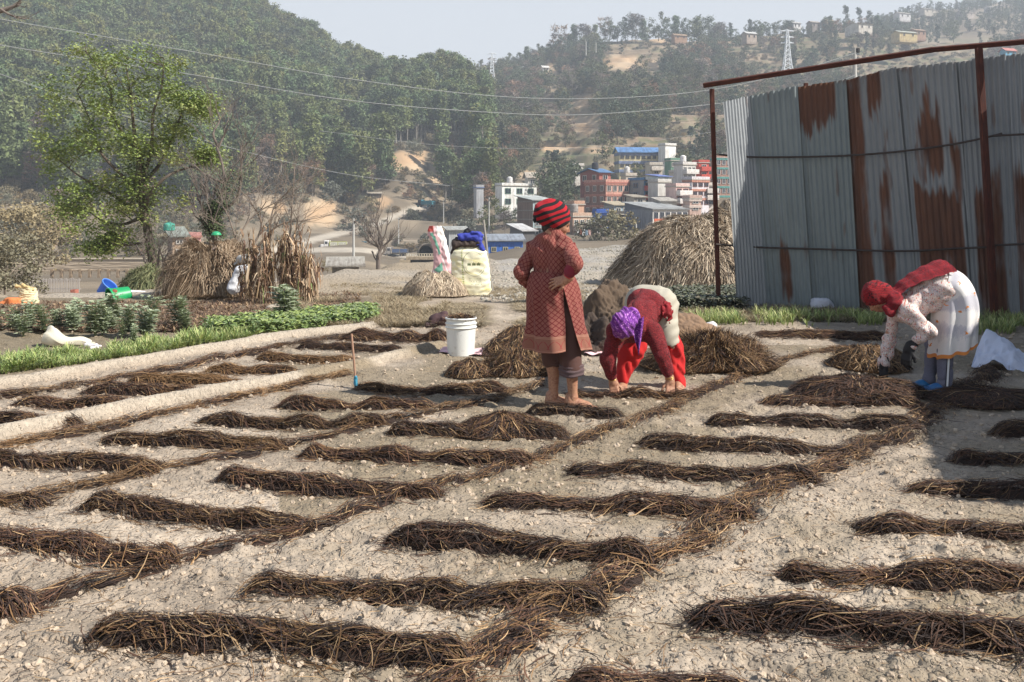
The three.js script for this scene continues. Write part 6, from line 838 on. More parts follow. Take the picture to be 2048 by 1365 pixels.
function tuft(seed, n, len, w, tones, spread = 0.5) { const r = rng(seed), S = new Strands(); for (let i = 0; i < n; i++) { const a = r() * 6.28, L = len * (0.5 + 0.6 * r()), t = spread * (0.2 + r()); S.add([0, 0.4, 0.75, 1].map((f) => V(Math.cos(a) * t * L * f * f + gauss(r) * 0.008, L * f * (1 - 0.25 * t * f), Math.sin(a) * t * L * f * f)), w * (0.6 + 0.6 * r()), tones[Math.floor(r() * tones.length)].clone().multiplyScalar(0.75 + 0.5 * r()), V(-Math.sin(a), 0, Math.cos(a)), 0.35); } return S.geo(); }
function weedy(seed, n, len, tones) { const r = rng(seed), S = new Strands(); for (let i = 0; i < n; i++) { const p = V(gauss(r) * len * 0.5, len * (0.15 + 0.75 * r()), gauss(r) * len * 0.5), a = r() * 6.28; S.leaf(p, V(Math.cos(a), 0.3 * gauss(r), Math.sin(a)).normalize(), V(gauss(r) * 0.5, 1, gauss(r) * 0.5).normalize(), len * (0.3 + 0.3 * r()), len * 0.22, tones[Math.floor(r() * tones.length)].clone().multiplyScalar(0.7 + 0.6 * r())); } return S.geo(); }
function scatter(name, label, category, geos, mat, N, seed, place) {
  const r = rng(seed), lists = geos.map(() => []); let guard = 0; for (let i = 0; i < N && guard < N * 30; guard++) { const q = place(r); if (!q) continue; lists[i % geos.length].push(q); i++; }
  const g = new THREE.Group(); g.name = numbered(name); scene.add(g); tag(g, label, category, null, 'stuff');
  geos.forEach((geo, v) => { const im = new THREE.InstancedMesh(geo, mat, lists[v].length); im.name = 'tuft'; im.userData.kind = 'stuff'; im.castShadow = im.receiveShadow = true; lists[v].forEach(([p, s, sy], i) => im.setMatrixAt(i, new THREE.Matrix4().compose(p, new THREE.Quaternion().setFromEuler(new THREE.Euler(0, hash(i, v) * 6.28, 0)), V(s, sy ?? s, s)))); g.add(im); });
}
const grassG = [lin(0.36, 0.44, 0.12), lin(0.27, 0.36, 0.10), lin(0.46, 0.47, 0.2), lin(0.21, 0.29, 0.09)], dryG = [lin(0.42, 0.33, 0.20), lin(0.30, 0.23, 0.135), lin(0.36, 0.29, 0.18), lin(0.20, 0.145, 0.09)], weedG = [lin(0.21, 0.30, 0.07), lin(0.16, 0.24, 0.07), lin(0.30, 0.37, 0.10)];
const grassMat = leafMat({ transmission: 0.25 }), dryMat = leafMat({ transmission: 0.1, roughness: 0.9 });
const flat = (px, py) => { const g = G(px, py); g.y = -g.z > 14.5 ? heightAt(px, -g.z) - 0.02 : soilH(g.x, g.z, false); return g; };
const yLow = (x) => lerp(752, 645, x / 740), yTop = (x) => x < 330 ? lerp(712, 672, x / 330) : lerp(672, 632, (x - 330) / 410);
scatter('grass_strip', 'strip of fresh green grass beyond the first earth ridge', 'grass', [1, 2, 3].map((s) => tuft(s, 10, 0.115, 0.008, grassG, 1.3)), grassMat, 6800, 71, (r) => { const px = -60 + r() * 700, t = r(), py = lerp(yLow(px) - 3, yTop(px) + 4, t); if (noise2(px * 0.02, py * 0.05) < 0.22 || (px > 60 && px < 260 && py < 702 && r() < 0.7)) return null; const s = (0.35 + 0.9 * r()) * (0.5 + 0.9 * noise2(px * 0.03, py * 0.1)); return [flat(px, py), s * (1 - 0.35 * t), s * (0.6 + 0.8 * r()) * (1 - 0.35 * t)]; });
scatter('leafy_weeds', 'bright green leafy vegetables at the right end of the grass strip', 'weeds', [1, 2, 3].map((s) => weedy(s + 4, 34, 0.16, weedG)), leafMat({ transmission: 0.3 }), 620, 72, (r) => { const px = 420 + r() * 325, t = r(), py = lerp(yLow(px) - 3, yTop(px) - 4, t); if (px < 520 && t < 0.4) return null; return [flat(px, py), 0.7 + 0.6 * r()]; });
scatter('mulch_bank', 'brown mulch and dead leaves along the bank behind the bean plants', 'mulch', [1, 2].map((s) => tuft(s + 20, 12, 0.11, 0.012, [lin(0.22, 0.13, 0.08), lin(0.29, 0.19, 0.11), lin(0.13, 0.08, 0.05), lin(0.35, 0.26, 0.16)], 1.6)), dryMat, 4200, 73, (r) => { const px = -60 + r() * 780, py = 604 + r() * 62 - (px > 400 ? (px - 400) * 0.06 : 0); return [flat(px, py), 0.6 + 0.8 * r(), 0.4 + 0.6 * r()]; });
scatter('dry_grass', 'dry pale grass and chaff on the ground around the sacks', 'dry grass', [1, 2, 3].map((s) => tuft(s + 30, 12, 0.15, 0.007, dryG, 1.5)), dryMat, 9000, 74, (r) => { const px = 560 + r() * 640, py = 566 + Math.pow(r(), 0.8) * 90; if (px > 1200 && py > 640) return null; if (px < 660 && py < 585) return null; if (noise2(px * 0.014, py * 0.06) < 0.4) return null; const g = flat(px, py); return [g, (0.45 + 0.55 * r()) * (0.5 + noise2(px * 0.02, py * 0.03)), (0.25 + 0.5 * r()) * (px < 900 && py > 600 ? 1.3 : 0.7)]; });
scatter('fence_grass', 'green grass growing in front of the tin fence', 'grass', [1, 2, 3].map((s) => tuft(s + 40, 10, 0.2, 0.009, grassG, 0.8)), grassMat, 900, 75, (r) => { const q = r(); const px = q < 0.62 ? 1375 + r() * 390 : 1890 + r() * 190, py = q < 0.62 ? lerp(654, 636, r()) : lerp(672, 634, r()); if (noise2(px * 0.02, py * 0.1) < 0.3) return null; return [flat(px, py), 0.4 + 0.7 * r()]; });
scatter('fence_weeds', 'low dry weeds along the foot of the tin fence', 'weeds', [1, 2].map((s) => tuft(s + 50, 14, 0.15, 0.009, [...dryG, lin(0.17, 0.18, 0.08)], 1.2)), dryMat, 1900, 76, (r) => { const px = 1360 + r() * 720, py = lerp(646, 618, r()); return [flat(px, py), 0.5 + 0.6 * r(), 0.35 + 0.6 * r()]; });
scatter('dark_weeds', 'dark green weeds in the shade round the left fence post', 'weeds', [1, 2].map((s) => weedy(s + 9, 60, 0.2, [lin(0.06, 0.075, 0.035), lin(0.10, 0.11, 0.055), lin(0.15, 0.13, 0.08)])), grassMat, 520, 77, (r) => { const px = 1330 + r() * 150, py = 590 + r() * 34; if (px < 1370 && r() < 0.6) return null; return [flat(px, py), 0.6 + 0.6 * r()]; });

// ---------------------------------------------------------------- near trees
function treeBuilder(trunkPts, radii) { const tubes = [taperTube(trunkPts, radii, 8)]; return { tubes, limb(a, b, r0, r1, r, sag = 0.15) { const m = a.clone().lerp(b, 0.5).add(V(gauss(r) * 0.12, sag * a.distanceTo(b) * 0.5, gauss(r) * 0.12).multiplyScalar(a.distanceTo(b) * 0.5)); const pts = new THREE.QuadraticBezierCurve3(a, m, b).getPoints(6); tubes.push(taperTube(pts, pts.map((_, i) => lerp(r0, r1, i / 6)), 6)); return pts; } }; }
{ // the big green tree
  const d = 26, k = d / F, r = rng(101), at = (x, y, z = 0) => V((x - 310) * k, (560 - y) * k, z), t = thing('leafy_tree', 'tall leafy yellow-green tree with an ivied leaning trunk at the left', 'tree', P(310, 560, d));
  const trunk = [at(312, 575), at(306, 520), at(296, 470), at(288, 420), at(282, 372, 0.1), at(280, 330, 0.1), at(268, 270), at(262, 200), at(250, 120)], B = treeBuilder(trunk, [0.15, 0.135, 0.12, 0.11, 0.10, 0.075, 0.05, 0.03, 0.01]), S = new Strands(), ivy = new Strands();
  const blobs = [[255, 130, 90, 70], [180, 170, 80, 70], [330, 180, 80, 80], [260, 230, 130, 80], [160, 260, 80, 80], [370, 240, 62, 50], [200, 330, 110, 70], [300, 320, 100, 60], [130, 320, 50, 60], [250, 390, 95, 50], [190, 420, 62, 50], [330, 290, 90, 40], [210, 470, 40, 24], [300, 400, 80, 40], [395, 200, 36, 24], [410, 320, 24, 20], [150, 400, 40, 30], [190, 495, 44, 12]];
  const green = [lin(0.27, 0.345, 0.075), lin(0.23, 0.305, 0.065), lin(0.32, 0.385, 0.10), lin(0.18, 0.25, 0.06), lin(0.34, 0.35, 0.11)];
  const nodes = trunk.slice(3, 8);
  for (let i = 0; i < 270; i++) {
    if (!i) for (const [s0, ...L] of [[3, [262, 370], [215, 310], [170, 240], [150, 180]], [4, [262, 320], [225, 240], [200, 160], [190, 110]], [4, [300, 330], [335, 270], [360, 220], [392, 205]], [4, [298, 300], [310, 230], [325, 170], [335, 120]], [2, [262, 430], [215, 390], [160, 350], [120, 320]], [3, [312, 385], [350, 350], [395, 325], [415, 318]], [2, [280, 440], [235, 450], [200, 440], [180, 420]], [1, [290, 490], [245, 490], [205, 480]]]) { const P3 = [trunk[s0], ...L.map(([x, y]) => at(x, y, gauss(r) * 0.7))], cur = new THREE.CatmullRomCurve3(P3).getPoints(14); B.tubes.push(taperTube(cur, cur.map((_, q) => lerp(0.065, 0.012, q / 14)), 6)); nodes.push(...cur.slice(3)); }
    const b = blobs[i % blobs.length], a = r() * 6.28, q = Math.sqrt(r()), c = at(b[0] + Math.cos(a) * q * b[2], b[1] + Math.sin(a) * q * b[3], gauss(r) * Math.min(b[2], b[3]) * k * 0.9);
    let best = trunk[3], bd = 1e9; for (const n of nodes) { const e = n.distanceTo(c) + (n.y > c.y - 0.1 ? 0.9 : 0); if (e < bd) { bd = e; best = n; } }
    if (i % 3 === 0) { const pts = B.limb(best, c, 0.018, 0.004, r, 0.2); for (let q2 = 0; q2 < 3; q2++) B.limb(pts[4], c.clone().add(V(gauss(r) * 0.35, gauss(r) * 0.3, gauss(r) * 0.35)), 0.008, 0.003, r); }
    const n = 70 + Math.floor(34 * r()), R = 0.26 + 0.24 * r(), tone = green[Math.floor(r() * 5)];
    for (let j = 0; j < n; j++) { const p = c.clone().add(V(gauss(r) * R, gauss(r) * R * 0.62, gauss(r) * R)), an = r() * 6.28; S.leaf(p, V(Math.cos(an), -0.3 + gauss(r) * 0.4, Math.sin(an)).normalize(), V(gauss(r) * 0.7, 1, gauss(r) * 0.7).normalize(), 0.075 + 0.05 * r(), 0.048 + 0.026 * r(), mixc(tone, green[Math.floor(r() * 5)], 0.4).multiplyScalar(0.85 + 0.35 * r())); }
  }
  for (let i = 0; i < 1500; i++) { const f = Math.pow(r(), 0.8) * 5.6, q = Math.floor(f), c = trunk[q].clone().lerp(trunk[q + 1], f - q), a = r() * 6.28, R = 0.12 + 0.16 * r() * (f > 2.5 ? 1.5 : 1); ivy.leaf(c.add(V(Math.cos(a) * R, gauss(r) * 0.1, Math.sin(a) * R)), V(Math.cos(a), -0.4, Math.sin(a)).normalize(), V(Math.cos(a) * 0.7, 0.7, Math.sin(a) * 0.7).normalize(), 0.07 + 0.04 * r(), 0.05, mixc(lin(0.05, 0.07, 0.03), lin(0.12, 0.15, 0.05), r())); }
  part(t, 'trunk', mergeGeometries(B.tubes), barkMat); const L = leafMat({ transmission: 0.35, roughness: 0.55 }), c = part(t, 'crown', S.geo(), L); c.userData.kind = 'stuff'; const v = part(t, 'ivy', ivy.geo(), leafMat({ roughness: 0.5 })); v.userData.kind = 'stuff';
}
function bareTree(name, label, px, py, d, limbs, seed, o = {}) {       // limbs: lists of [column, row] joined into tubes
  const k = d / F, r = rng(seed), at = (x, y, z = 0) => V((x - px) * k, (py - y) * k, z), t = thing(name, label, o.category ?? 'bare tree', P(px, py, d)), tubes = [], tips = [];
  for (const [w0, w1, ...pts] of limbs) { const P3 = pts.map(([x, y], i) => at(x, y, gauss(r) * 0.15 * (i ? 1 : 0))), cur = new THREE.CatmullRomCurve3(P3).getPoints(12); tubes.push(taperTube(cur, cur.map((_, i) => lerp(w0, w1, i / 12) * k), 6)); for (let q = 4; q <= 12; q++) tips.push([cur[q], cur[q].clone().sub(cur[q - 1]).normalize(), lerp(w0, w1, q / 12) * k]); }
  const grow = (p, dir, L, w, n) => { const e = p.clone().addScaledVector(dir, L).add(V(gauss(r), gauss(r), gauss(r)).multiplyScalar(L * 0.12)), m = p.clone().lerp(e, 0.5).add(V(gauss(r), gauss(r), gauss(r)).multiplyScalar(L * 0.08)); tubes.push(taperTube([p, m, e], [w, w * 0.75, w * 0.4], 4)); if (n > 0) for (let q = 0; q < 2 + (r() < 0.5); q++) grow(q ? e : m, dir.clone().add(V(gauss(r) * 0.75, gauss(r) * 0.5 + (o.up ?? 0.25), gauss(r) * 0.75)).normalize(), L * (0.6 + 0.3 * r()), w * 0.62, n - 1); };
  for (const [p, dir, w] of tips) if (r() < (o.dens ?? 0.7)) grow(p, dir.clone().add(V(gauss(r) * 0.9, gauss(r) * 0.6 + 0.2, gauss(r) * 0.9)).normalize(), (o.len ?? 0.5) * (0.5 + r()), Math.max(0.004, w * 0.5), o.depth ?? 3);
  part(t, 'trunk', mergeGeometries(tubes), o.mat ?? std(lin(0.16, 0.13, 0.11), 0.95)); return [t, at, r];
}
bareTree('bare_tree', 'small dark pollarded bare tree in the valley beside the lorries', 757, 546, 62, [[5, 4, [756, 548], [757, 520], [760, 500]], [3.5, 1.5, [760, 500], [752, 485], [742, 468], [736, 455]], [3.5, 1.5, [760, 500], [764, 482], [757, 462], [754, 445]], [3, 1.2, [760, 500], [772, 488], [784, 478]], [2.6, 1, [757, 494], [744, 488], [732, 478]]], 111, { len: 0.7, depth: 2, up: 0.7, dens: 0.8 });
{ const [t, at, r] = bareTree('bare_tree', 'pale leafless tree wrapped in dark ivy right of the green tree', 440, 575, 24, [[6, 5, [440, 580], [430, 490], [422, 430]], [4.4, 2, [422, 430], [440, 390], [452, 370], [446, 330], [436, 295]], [3, 1, [436, 295], [446, 272], [458, 252]], [3, 1, [436, 295], [428, 268], [436, 240], [432, 215]], [4, 1.6, [422, 430], [470, 400], [480, 340], [478, 290]], [2.5, 1, [452, 370], [410, 350], [390, 330]]], 113, { len: 0.45, depth: 3, dens: 0.6 }), ivy = new Strands();
  for (const L of [[[440, 560], [432, 480], [425, 430], [450, 385], [470, 340]], [[430, 470], [420, 430], [440, 400]]]) { const c = new THREE.CatmullRomCurve3(L.map(([x, y]) => at(x, y))); for (let i = 0; i < 1500; i++) { const a = r() * 6.28, R = 0.08 + 0.24 * r(); ivy.leaf(c.getPoint(r()).add(V(Math.cos(a) * R, gauss(r) * 0.08, Math.sin(a) * R)), V(Math.cos(a), -0.4, Math.sin(a)).normalize(), V(Math.cos(a) * 0.6, 0.8, Math.sin(a) * 0.6).normalize(), 0.075, 0.05, mixc(lin(0.05, 0.075, 0.03), lin(0.11, 0.14, 0.055), r())); } }
  const v = part(t, 'ivy', ivy.geo(), leafMat({ roughness: 0.5 })); v.userData.kind = 'stuff'; }
bareTree('bramble', 'tangle of bare brown branches above the corn stalks', 520, 560, 22, [[2.6, 1, [470, 560], [480, 480], [510, 430], [560, 400]], [2.6, 1, [520, 560], [540, 480], [545, 420], [585, 375]], [2.2, 0.9, [500, 560], [470, 470], [450, 420], [430, 400]], [2.5, 0.8, [575, 560], [580, 480], [585, 420], [590, 330]], [3, 1.2, [540, 520], [590, 470], [600, 430]], [3, 1, [490, 520], [520, 450], [500, 400]], [3, 1, [510, 500], [560, 450], [620, 440]]], 117, { len: 0.55, depth: 3, dens: 0.75, up: 0.0, category: 'brambles', mat: std(lin(0.21, 0.165, 0.13), 0.95) });
bareTree('twiggy_shrub', 'grey leafless shrub at the foot of the leafy tree', 320, 570, 25, [[3, 1, [300, 570], [290, 520], [270, 490]], [3, 1, [325, 570], [330, 520], [345, 490]], [3, 1, [312, 570], [316, 530], [322, 490]]], 119, { len: 0.4, depth: 3, category: 'shrub' });
bareTree('overhanging_branch', 'dark bare branch reaching in at the top left corner', -30, 22, 20, [[7, 3, [-40, 30], [0, 18], [28, 8]], [3, 1, [0, 18], [20, 30], [44, 36]]], 121, { len: 0.2, depth: 1, category: 'branch' });
heap('shrub_base', 'greyish green undergrowth at the foot of the leafy tree', 'undergrowth', 300, 588, { d: 18.5, wpx: 110, hpx: 46, n: 1800, len: 0.3, seed: 41, color: (r) => mixc(lin(0.10, 0.12, 0.05), lin(0.22, 0.21, 0.10), r()), core: std(lin(0.06, 0.06, 0.035), 1), thick: 0.016, mess: 1.4, stick: 0.14, depth: 0.5 });
// overhead wires
const wireM = std(lin(0.42, 0.43, 0.42), 0.5), wireD = std(lin(0.14, 0.14, 0.15), 0.6);
[[[[-120, 14], [0, 38], [200, 72], [400, 106], [700, 158], [1000, 193], [1200, 197], [1420, 180], [1600, 140], [1712, 106]], 34, 0.011, wireM, 'upper pale overhead wire crossing the hills'], [[[-120, 66], [0, 90], [400, 152], [700, 201], [1000, 226], [1150, 230], [1430, 208], [1640, 176], [1712, 150]], 34, 0.011, wireM, 'second pale overhead wire crossing the hills'], [[[-60, 124], [0, 148], [120, 190], [300, 248], [500, 306], [700, 350], [900, 372]], 40, 0.009, wireM, 'pale wire slanting down past the leafy tree'], [[[-60, 104], [0, 114], [400, 162], [800, 212], [1200, 232]], 60, 0.010, wireD, 'thin dark wire between the pale overhead wires'], [[[-60, 140], [0, 150], [400, 220], [800, 262], [1200, 254], [1440, 238]], 60, 0.010, wireD, 'thin dark wire over the wood'], [[[640, 262], [900, 292], [1200, 294], [1440, 262]], 80, 0.012, wireM, 'faint wire above the white house']].forEach(([L, d, rad, m, label]) => { const t = thing('overhead_wire', label, 'wire'); part(t, 'cable', tube(L.map(([x, y]) => P(x, y, d)), rad, 90, 5), m); });
// ---------------------------------------------------------------- people
const hairM = std(lin(0.012, 0.010, 0.009), 0.6), skinM = new THREE.MeshPhysicalMaterial({ map: skinTex, roughness: 0.6, sheen: 0.1 });
const T = (geos) => mergeGeometries(geos.map((g) => withUV(bare(g))));
const framed = (px, py, d) => { const k = d / F; return { k, at: (x, y, z = 0) => { const q = (d - z) / d; return V(((x - CX) * q - (px - CX)) * k, ((py - CY) - (y - CY) * q) * k, z); } }; };   // a point seen at (x, y), z nearer than the feet
// ------------ the standing woman, seen from behind
{
  const px = 1130, py = 814, d = 7.23, { k, at } = framed(px, py, d), t = thing('person', 'person in a latticed pink tunic and striped cap, standing barefoot with hands on hips', 'person', P(px, py, d));
  const right = V(0.83, 0, 0.56), back = V(-0.56, 0, 0.83);
  // joints
  const hipC = at(1112, 610), waist = at(1103, 548), chest = at(1103, 510), neck = at(1104, 466, 0.02), headC = at(1114, 447, -0.01), fwd = V(0.93, -0.30, -0.08);
  const shR = chest.clone().addScaledVector(right, 0.165).add(V(0, 0.075, 0)), shL = chest.clone().addScaledVector(right, -0.165).add(V(0, 0.07, 0));
  const elR = at(1151, 527, 0.27), wrR = at(1134, 558, 0.235), elL = at(1041, 545, -0.02), wrL = at(1060, 574, -0.13);
  const hR = at(1140, 610, 0.07), hL = at(1095, 610, -0.05), kR = at(1142, 705, 0.09), kL = at(1107, 700, -0.03), aR = at(1146, 797, 0.06), aL = at(1107, 794, -0.02);
  const head = headPrims(headC, fwd, V(0.2, 1, 0.1), 0.98), hl = handPrims(wrL, V(0.9, -0.3, -0.4), V(0, 0.5, 1), 1, 0.4), hand = handPrims(wrR, V(-0.9, -0.30, -0.12), V(0.12, 0.5, 1), -1, 0.3, 0.13, 0.95), ft = [[aR, V(0.98, 0, 0.12)], [aL, V(0.98, 0, 0.05)]].map(([a, q]) => footPrims(a.clone().setY(0.004).addScaledVector(q, -0.035), a.clone().add(q), 0.97));
  const bodyP = [cap(hipC, waist, 0.10, 0.085, 0.06), cap(waist, chest, 0.085, 0.085, 0.05), cap(shL.clone().add(V(0.02, -0.04, 0)), shR.clone().add(V(-0.02, -0.04, 0)), 0.038, 0.038, 0.04), cap(chest, neck, 0.05, 0.045, 0.04), cap(neck, headC, 0.048, 0.045, 0.04), cap(shR.clone().add(V(-0.02, -0.04, 0)), elR, 0.036, 0.034), cap(elR, wrR, 0.036, 0.025), cap(shL.clone().add(V(0.02, -0.04, 0)), elL, 0.036, 0.034), cap(elL, wrL, 0.036, 0.025), cap(hR, kR, 0.065, 0.05, 0.05), cap(hL, kL, 0.065, 0.05, 0.05), cap(kR, kR.clone().lerp(aR, 0.35), 0.05, 0.051), cap(kR.clone().lerp(aR, 0.3), aR, 0.05, 0.033), cap(kL, kL.clone().lerp(aL, 0.35), 0.05, 0.051), cap(kL.clone().lerp(aL, 0.3), aL, 0.05, 0.033), cap(aR, aR.clone().setY(0.05), 0.034, 0.036), cap(aL, aL.clone().setY(0.05), 0.034, 0.036)];
  part(t, 'body', T([solid(bodyP, 0.011), solid(head.prims, 0.0036, { cut: head.cut }), solid([...hand, cap(wrR, elR.clone().lerp(wrR, 0.7), 0.026, 0.029)], 0.0033), solid(hl, 0.0035), ...ft.map((f) => solid(f, 0.004))]), skinM);
  eyesAndBrows(t, head, 1, hairM);
  part(t, 'hair', solid([ell(head.at(-0.03, 0.0, 0), V(0.088, 0.085, 0.08), head.Fw, head.U, head.R), ell(head.at(-0.055, -0.06, 0), V(0.045, 0.04, 0.06), head.Fw, head.U, head.R), cap(head.at(0.03, 0.03, 0.07), head.at(0.005, 0.02, 0.078), 0.012, 0.01, 0.02), cap(head.at(0.03, 0.03, -0.07), head.at(0.005, 0.02, -0.078), 0.012, 0.01, 0.02)], 0.006, { disp: (x, y, z) => (noise3(x * 60, y * 20, z * 60) - 0.5) * 0.006 }), hairM);
  // knitted cap: stripes run round its axis
  const ax = V(-0.40, 0.90, 0.16).normalize(), cC = head.at(-0.018, 0.034, 0).add(V(-0.005, 0.012, 0)), stripes = canvasTex(64, 256, (g) => { g.fillStyle = '#241c20'; g.fillRect(0, 0, 64, 256); g.fillStyle = '#b81626'; for (let i = 0; i < 4; i++) g.fillRect(0, 14 + i * 64, 64, 33); }), s1 = V(1, 0, 0).addScaledVector(ax, -ax.x).normalize(), s2 = ax.clone().cross(s1);
  const hatP = [ell(cC, V(0.118, 0.108, 0.114), s1, ax, s2), ell(cC.clone().addScaledVector(ax, 0.055).add(V(-0.03, 0, 0.012)), V(0.10, 0.085, 0.098), s1, ax, s2, 0.06), ell(cC.clone().add(V(-0.108, 0.026, 0.03)), V(0.05, 0.066, 0.06), s1, ax, s2, 0.07)];
  part(t, 'cap', solid(hatP, 0.0055, { cut: [ell(head.at(0.078, -0.108, 0), V(0.15, 0.112, 0.15), head.Fw, V(-0.25, 1, 0.05).normalize(), null, 0.012)], disp: (x, y, z) => (noise3(x * 16, y * 16, z * 16) - 0.5) * 0.022, uv: (x, y, z) => { const q = V(x, y, z).sub(cC); return [Math.atan2(q.dot(s2), q.dot(s1)) / 6.2832, q.dot(ax) * 5.2 + 0.12 + 0.14 * (noise3(x * 12, y * 12, z * 12) - 0.5)]; } }), cloth({ map: stripes, bumpMap: knit, bumpScale: 0.003 }));
  part(t, 'cap_tail', taperTube([at(1072, 430, 0.06), at(1069, 440, 0.06), at(1070, 446, 0.06)], [0.012, 0.014, 0.009], 8), cloth({ color: lin(0.012, 0.01, 0.012) }));
  // lattice cloth: one diamond per tile, 38 mm wide
  const CW = 0.042, lat = canvasTex(128, 128, (g) => { g.fillStyle = '#8a5146'; g.fillRect(0, 0, 128, 128); const r = rng(9); for (let i = 0; i < 500; i++) { g.fillStyle = i % 2 ? 'rgba(205,150,128,.4)' : 'rgba(150,84,76,.35)'; g.fillRect(r() * 128, r() * 128, 5, 3); } g.strokeStyle = '#661318'; g.lineWidth = 15; for (const [a, b, c, e] of [[0, 64, 64, 0], [64, 0, 128, 64], [128, 64, 64, 128], [64, 128, 0, 64]]) { g.beginPath(); g.moveTo(a, b); g.lineTo(c, e); g.stroke(); } });
  const latM = cloth({ map: lat }), fold = (x, y, z) => (noise3(x * 8, y * 6 + 3, z * 8) - 0.5) * 0.034 + crease(x, y, z, 8, 0.016, 1.2, 0.7) + 0.007 * Math.sin(y * 55 + x * 30 + 3 * noise2(x * 9, z * 9)) * smoothstep(Math.abs(y - waist.y), 0.16, 0.0);
  const cyl = (x, y, z) => { const q = V(x, 0, z).sub(V(waist.x, 0, waist.z)), an = Math.atan2(q.dot(right), q.dot(back)); return [an * 0.16 / CW, y / (CW * 1.08)]; };
  const torsoP = [cap(shL.clone().add(V(0.02, -0.022, 0)), shR.clone().add(V(-0.02, -0.022, 0)), 0.055, 0.055, 0.07), cap(chest.clone().addScaledVector(right, -0.075), chest.clone().addScaledVector(right, 0.075), 0.108, 0.108, 0.08), cap(waist.clone().addScaledVector(right, -0.055), waist.clone().addScaledVector(right, 0.055), 0.108, 0.108, 0.08), cap(chest, at(1104, 484, 0.01), 0.10, 0.08, 0.08), cap(at(1100, 474, 0.0), shL.clone().add(V(0.015, -0.012, 0)), 0.058, 0.05, 0.06), cap(at(1110, 474, 0.02), shR.clone().add(V(-0.015, -0.012, 0)), 0.058, 0.05, 0.06), cap(at(1104, 480, 0.01), at(1107, 464, 0.0), 0.07, 0.058, 0.05)];
  part(t, 'tunic_top', solid(torsoP, 0.009, { cut: [cap(at(1108, 442, -0.01), at(1109, 430, -0.01), 0.062, 0.062, 0.01)], disp: fold, uv: cyl }), latM);
  const sleeve = (a, b, c, r0, r1, r2, name) => { const ab = b.clone().sub(a), L = ab.length(), dir = ab.clone().normalize(), e1 = V(0, 0, 1).addScaledVector(dir, -dir.z).normalize(), e2 = dir.clone().cross(e1); part(t, name, solid([cap(a, b, r0, r1, 0.03), cap(b, c, r1, r2, 0.03)], 0.008, { disp: (x, y, z) => (noise3(x * 16, y * 16, z * 16) - 0.5) * 0.016 + crease(x, y, z, 14, 0.010) + 0.003 * Math.sin((V(x, y, z).distanceTo(b)) * 110), uv: (x, y, z) => { const q = V(x, y, z).sub(a); return [Math.atan2(q.dot(e2), q.dot(e1)) * 0.06 / CW, q.dot(dir) / CW]; } }), latM); };
  const cuffR = elR.clone().lerp(wrR, 0.30), cuffL = elL.clone().lerp(wrL, 0.55);
  sleeve(shR.clone().add(V(-0.012, -0.022, 0)), elR, cuffR, 0.060, 0.060, 0.052, 'sleeve'); sleeve(shL.clone().add(V(0.012, -0.022, 0)), elL, cuffL, 0.060, 0.058, 0.05, 'sleeve');
  const cuffM = cloth({ color: lin(0.20, 0.018, 0.035) }); part(t, 'cuff', solid([cap(cuffR.clone().lerp(elR, 0.2), cuffR.clone().lerp(wrR, 0.22), 0.059, 0.05)], 0.007, { disp: fold }), cuffM); part(t, 'cuff', solid([cap(cuffL, cuffL.clone().lerp(wrL, 0.3), 0.052, 0.045)], 0.007), cuffM); part(t, 'bangle', new THREE.TorusGeometry(0.031, 0.005, 8, 24).applyQuaternion(new THREE.Quaternion().setFromUnitVectors(V(0, 0, 1), wrR.clone().sub(elR).normalize())).translate(...elR.clone().lerp(wrR, 0.86).toArray()), std(lin(0.45, 0.03, 0.03), 0.4));
  // flared skirt of the tunic with its side slit
  const hem = canvasTex(1024, 1024, (g, W, H) => { const n = 24, cw = W / n; g.fillStyle = '#8a5146'; g.fillRect(0, 0, W, H); const r = rng(19); for (let i = 0; i < 9000; i++) { g.fillStyle = i % 2 ? 'rgba(205,150,128,.3)' : 'rgba(150,84,76,.28)'; g.fillRect(r() * W, r() * H, 3, 2); } g.strokeStyle = '#661318'; g.lineWidth = 6.5; const rows = 12, ch = H * 0.80 / rows; for (let j = 0; j < rows; j++) for (let i = 0; i <= n; i++) { const x = i * cw, y = j * ch; g.beginPath(); g.moveTo(x, y + ch / 2); g.lineTo(x + cw / 2, y); g.lineTo(x + cw, y + ch / 2); g.lineTo(x + cw / 2, y + ch); g.closePath(); g.stroke(); }
    g.fillStyle = '#8c5b4a'; g.fillRect(0, H * 0.80, W, H * 0.2); g.strokeStyle = 'rgba(205,165,140,.9)'; g.lineWidth = 3; for (const y of [0.81, 0.825, 0.985]) { g.beginPath(); g.moveTo(0, H * y); g.lineTo(W, H * y); g.stroke(); } g.strokeStyle = '#8c2a2e'; g.lineWidth = 4; for (let i = 0; i < 15; i++) { const x = i * W / 15; g.beginPath(); g.moveTo(x + 4, H * 0.86); g.quadraticCurveTo(x + 34, H * 0.90, x + 34, H * 0.955); g.moveTo(x + 64, H * 0.86); g.quadraticCurveTo(x + 34, H * 0.90, x + 34, H * 0.955); g.moveTo(x + 22, H * 0.955); g.lineTo(x + 46, H * 0.955); g.stroke(); } });
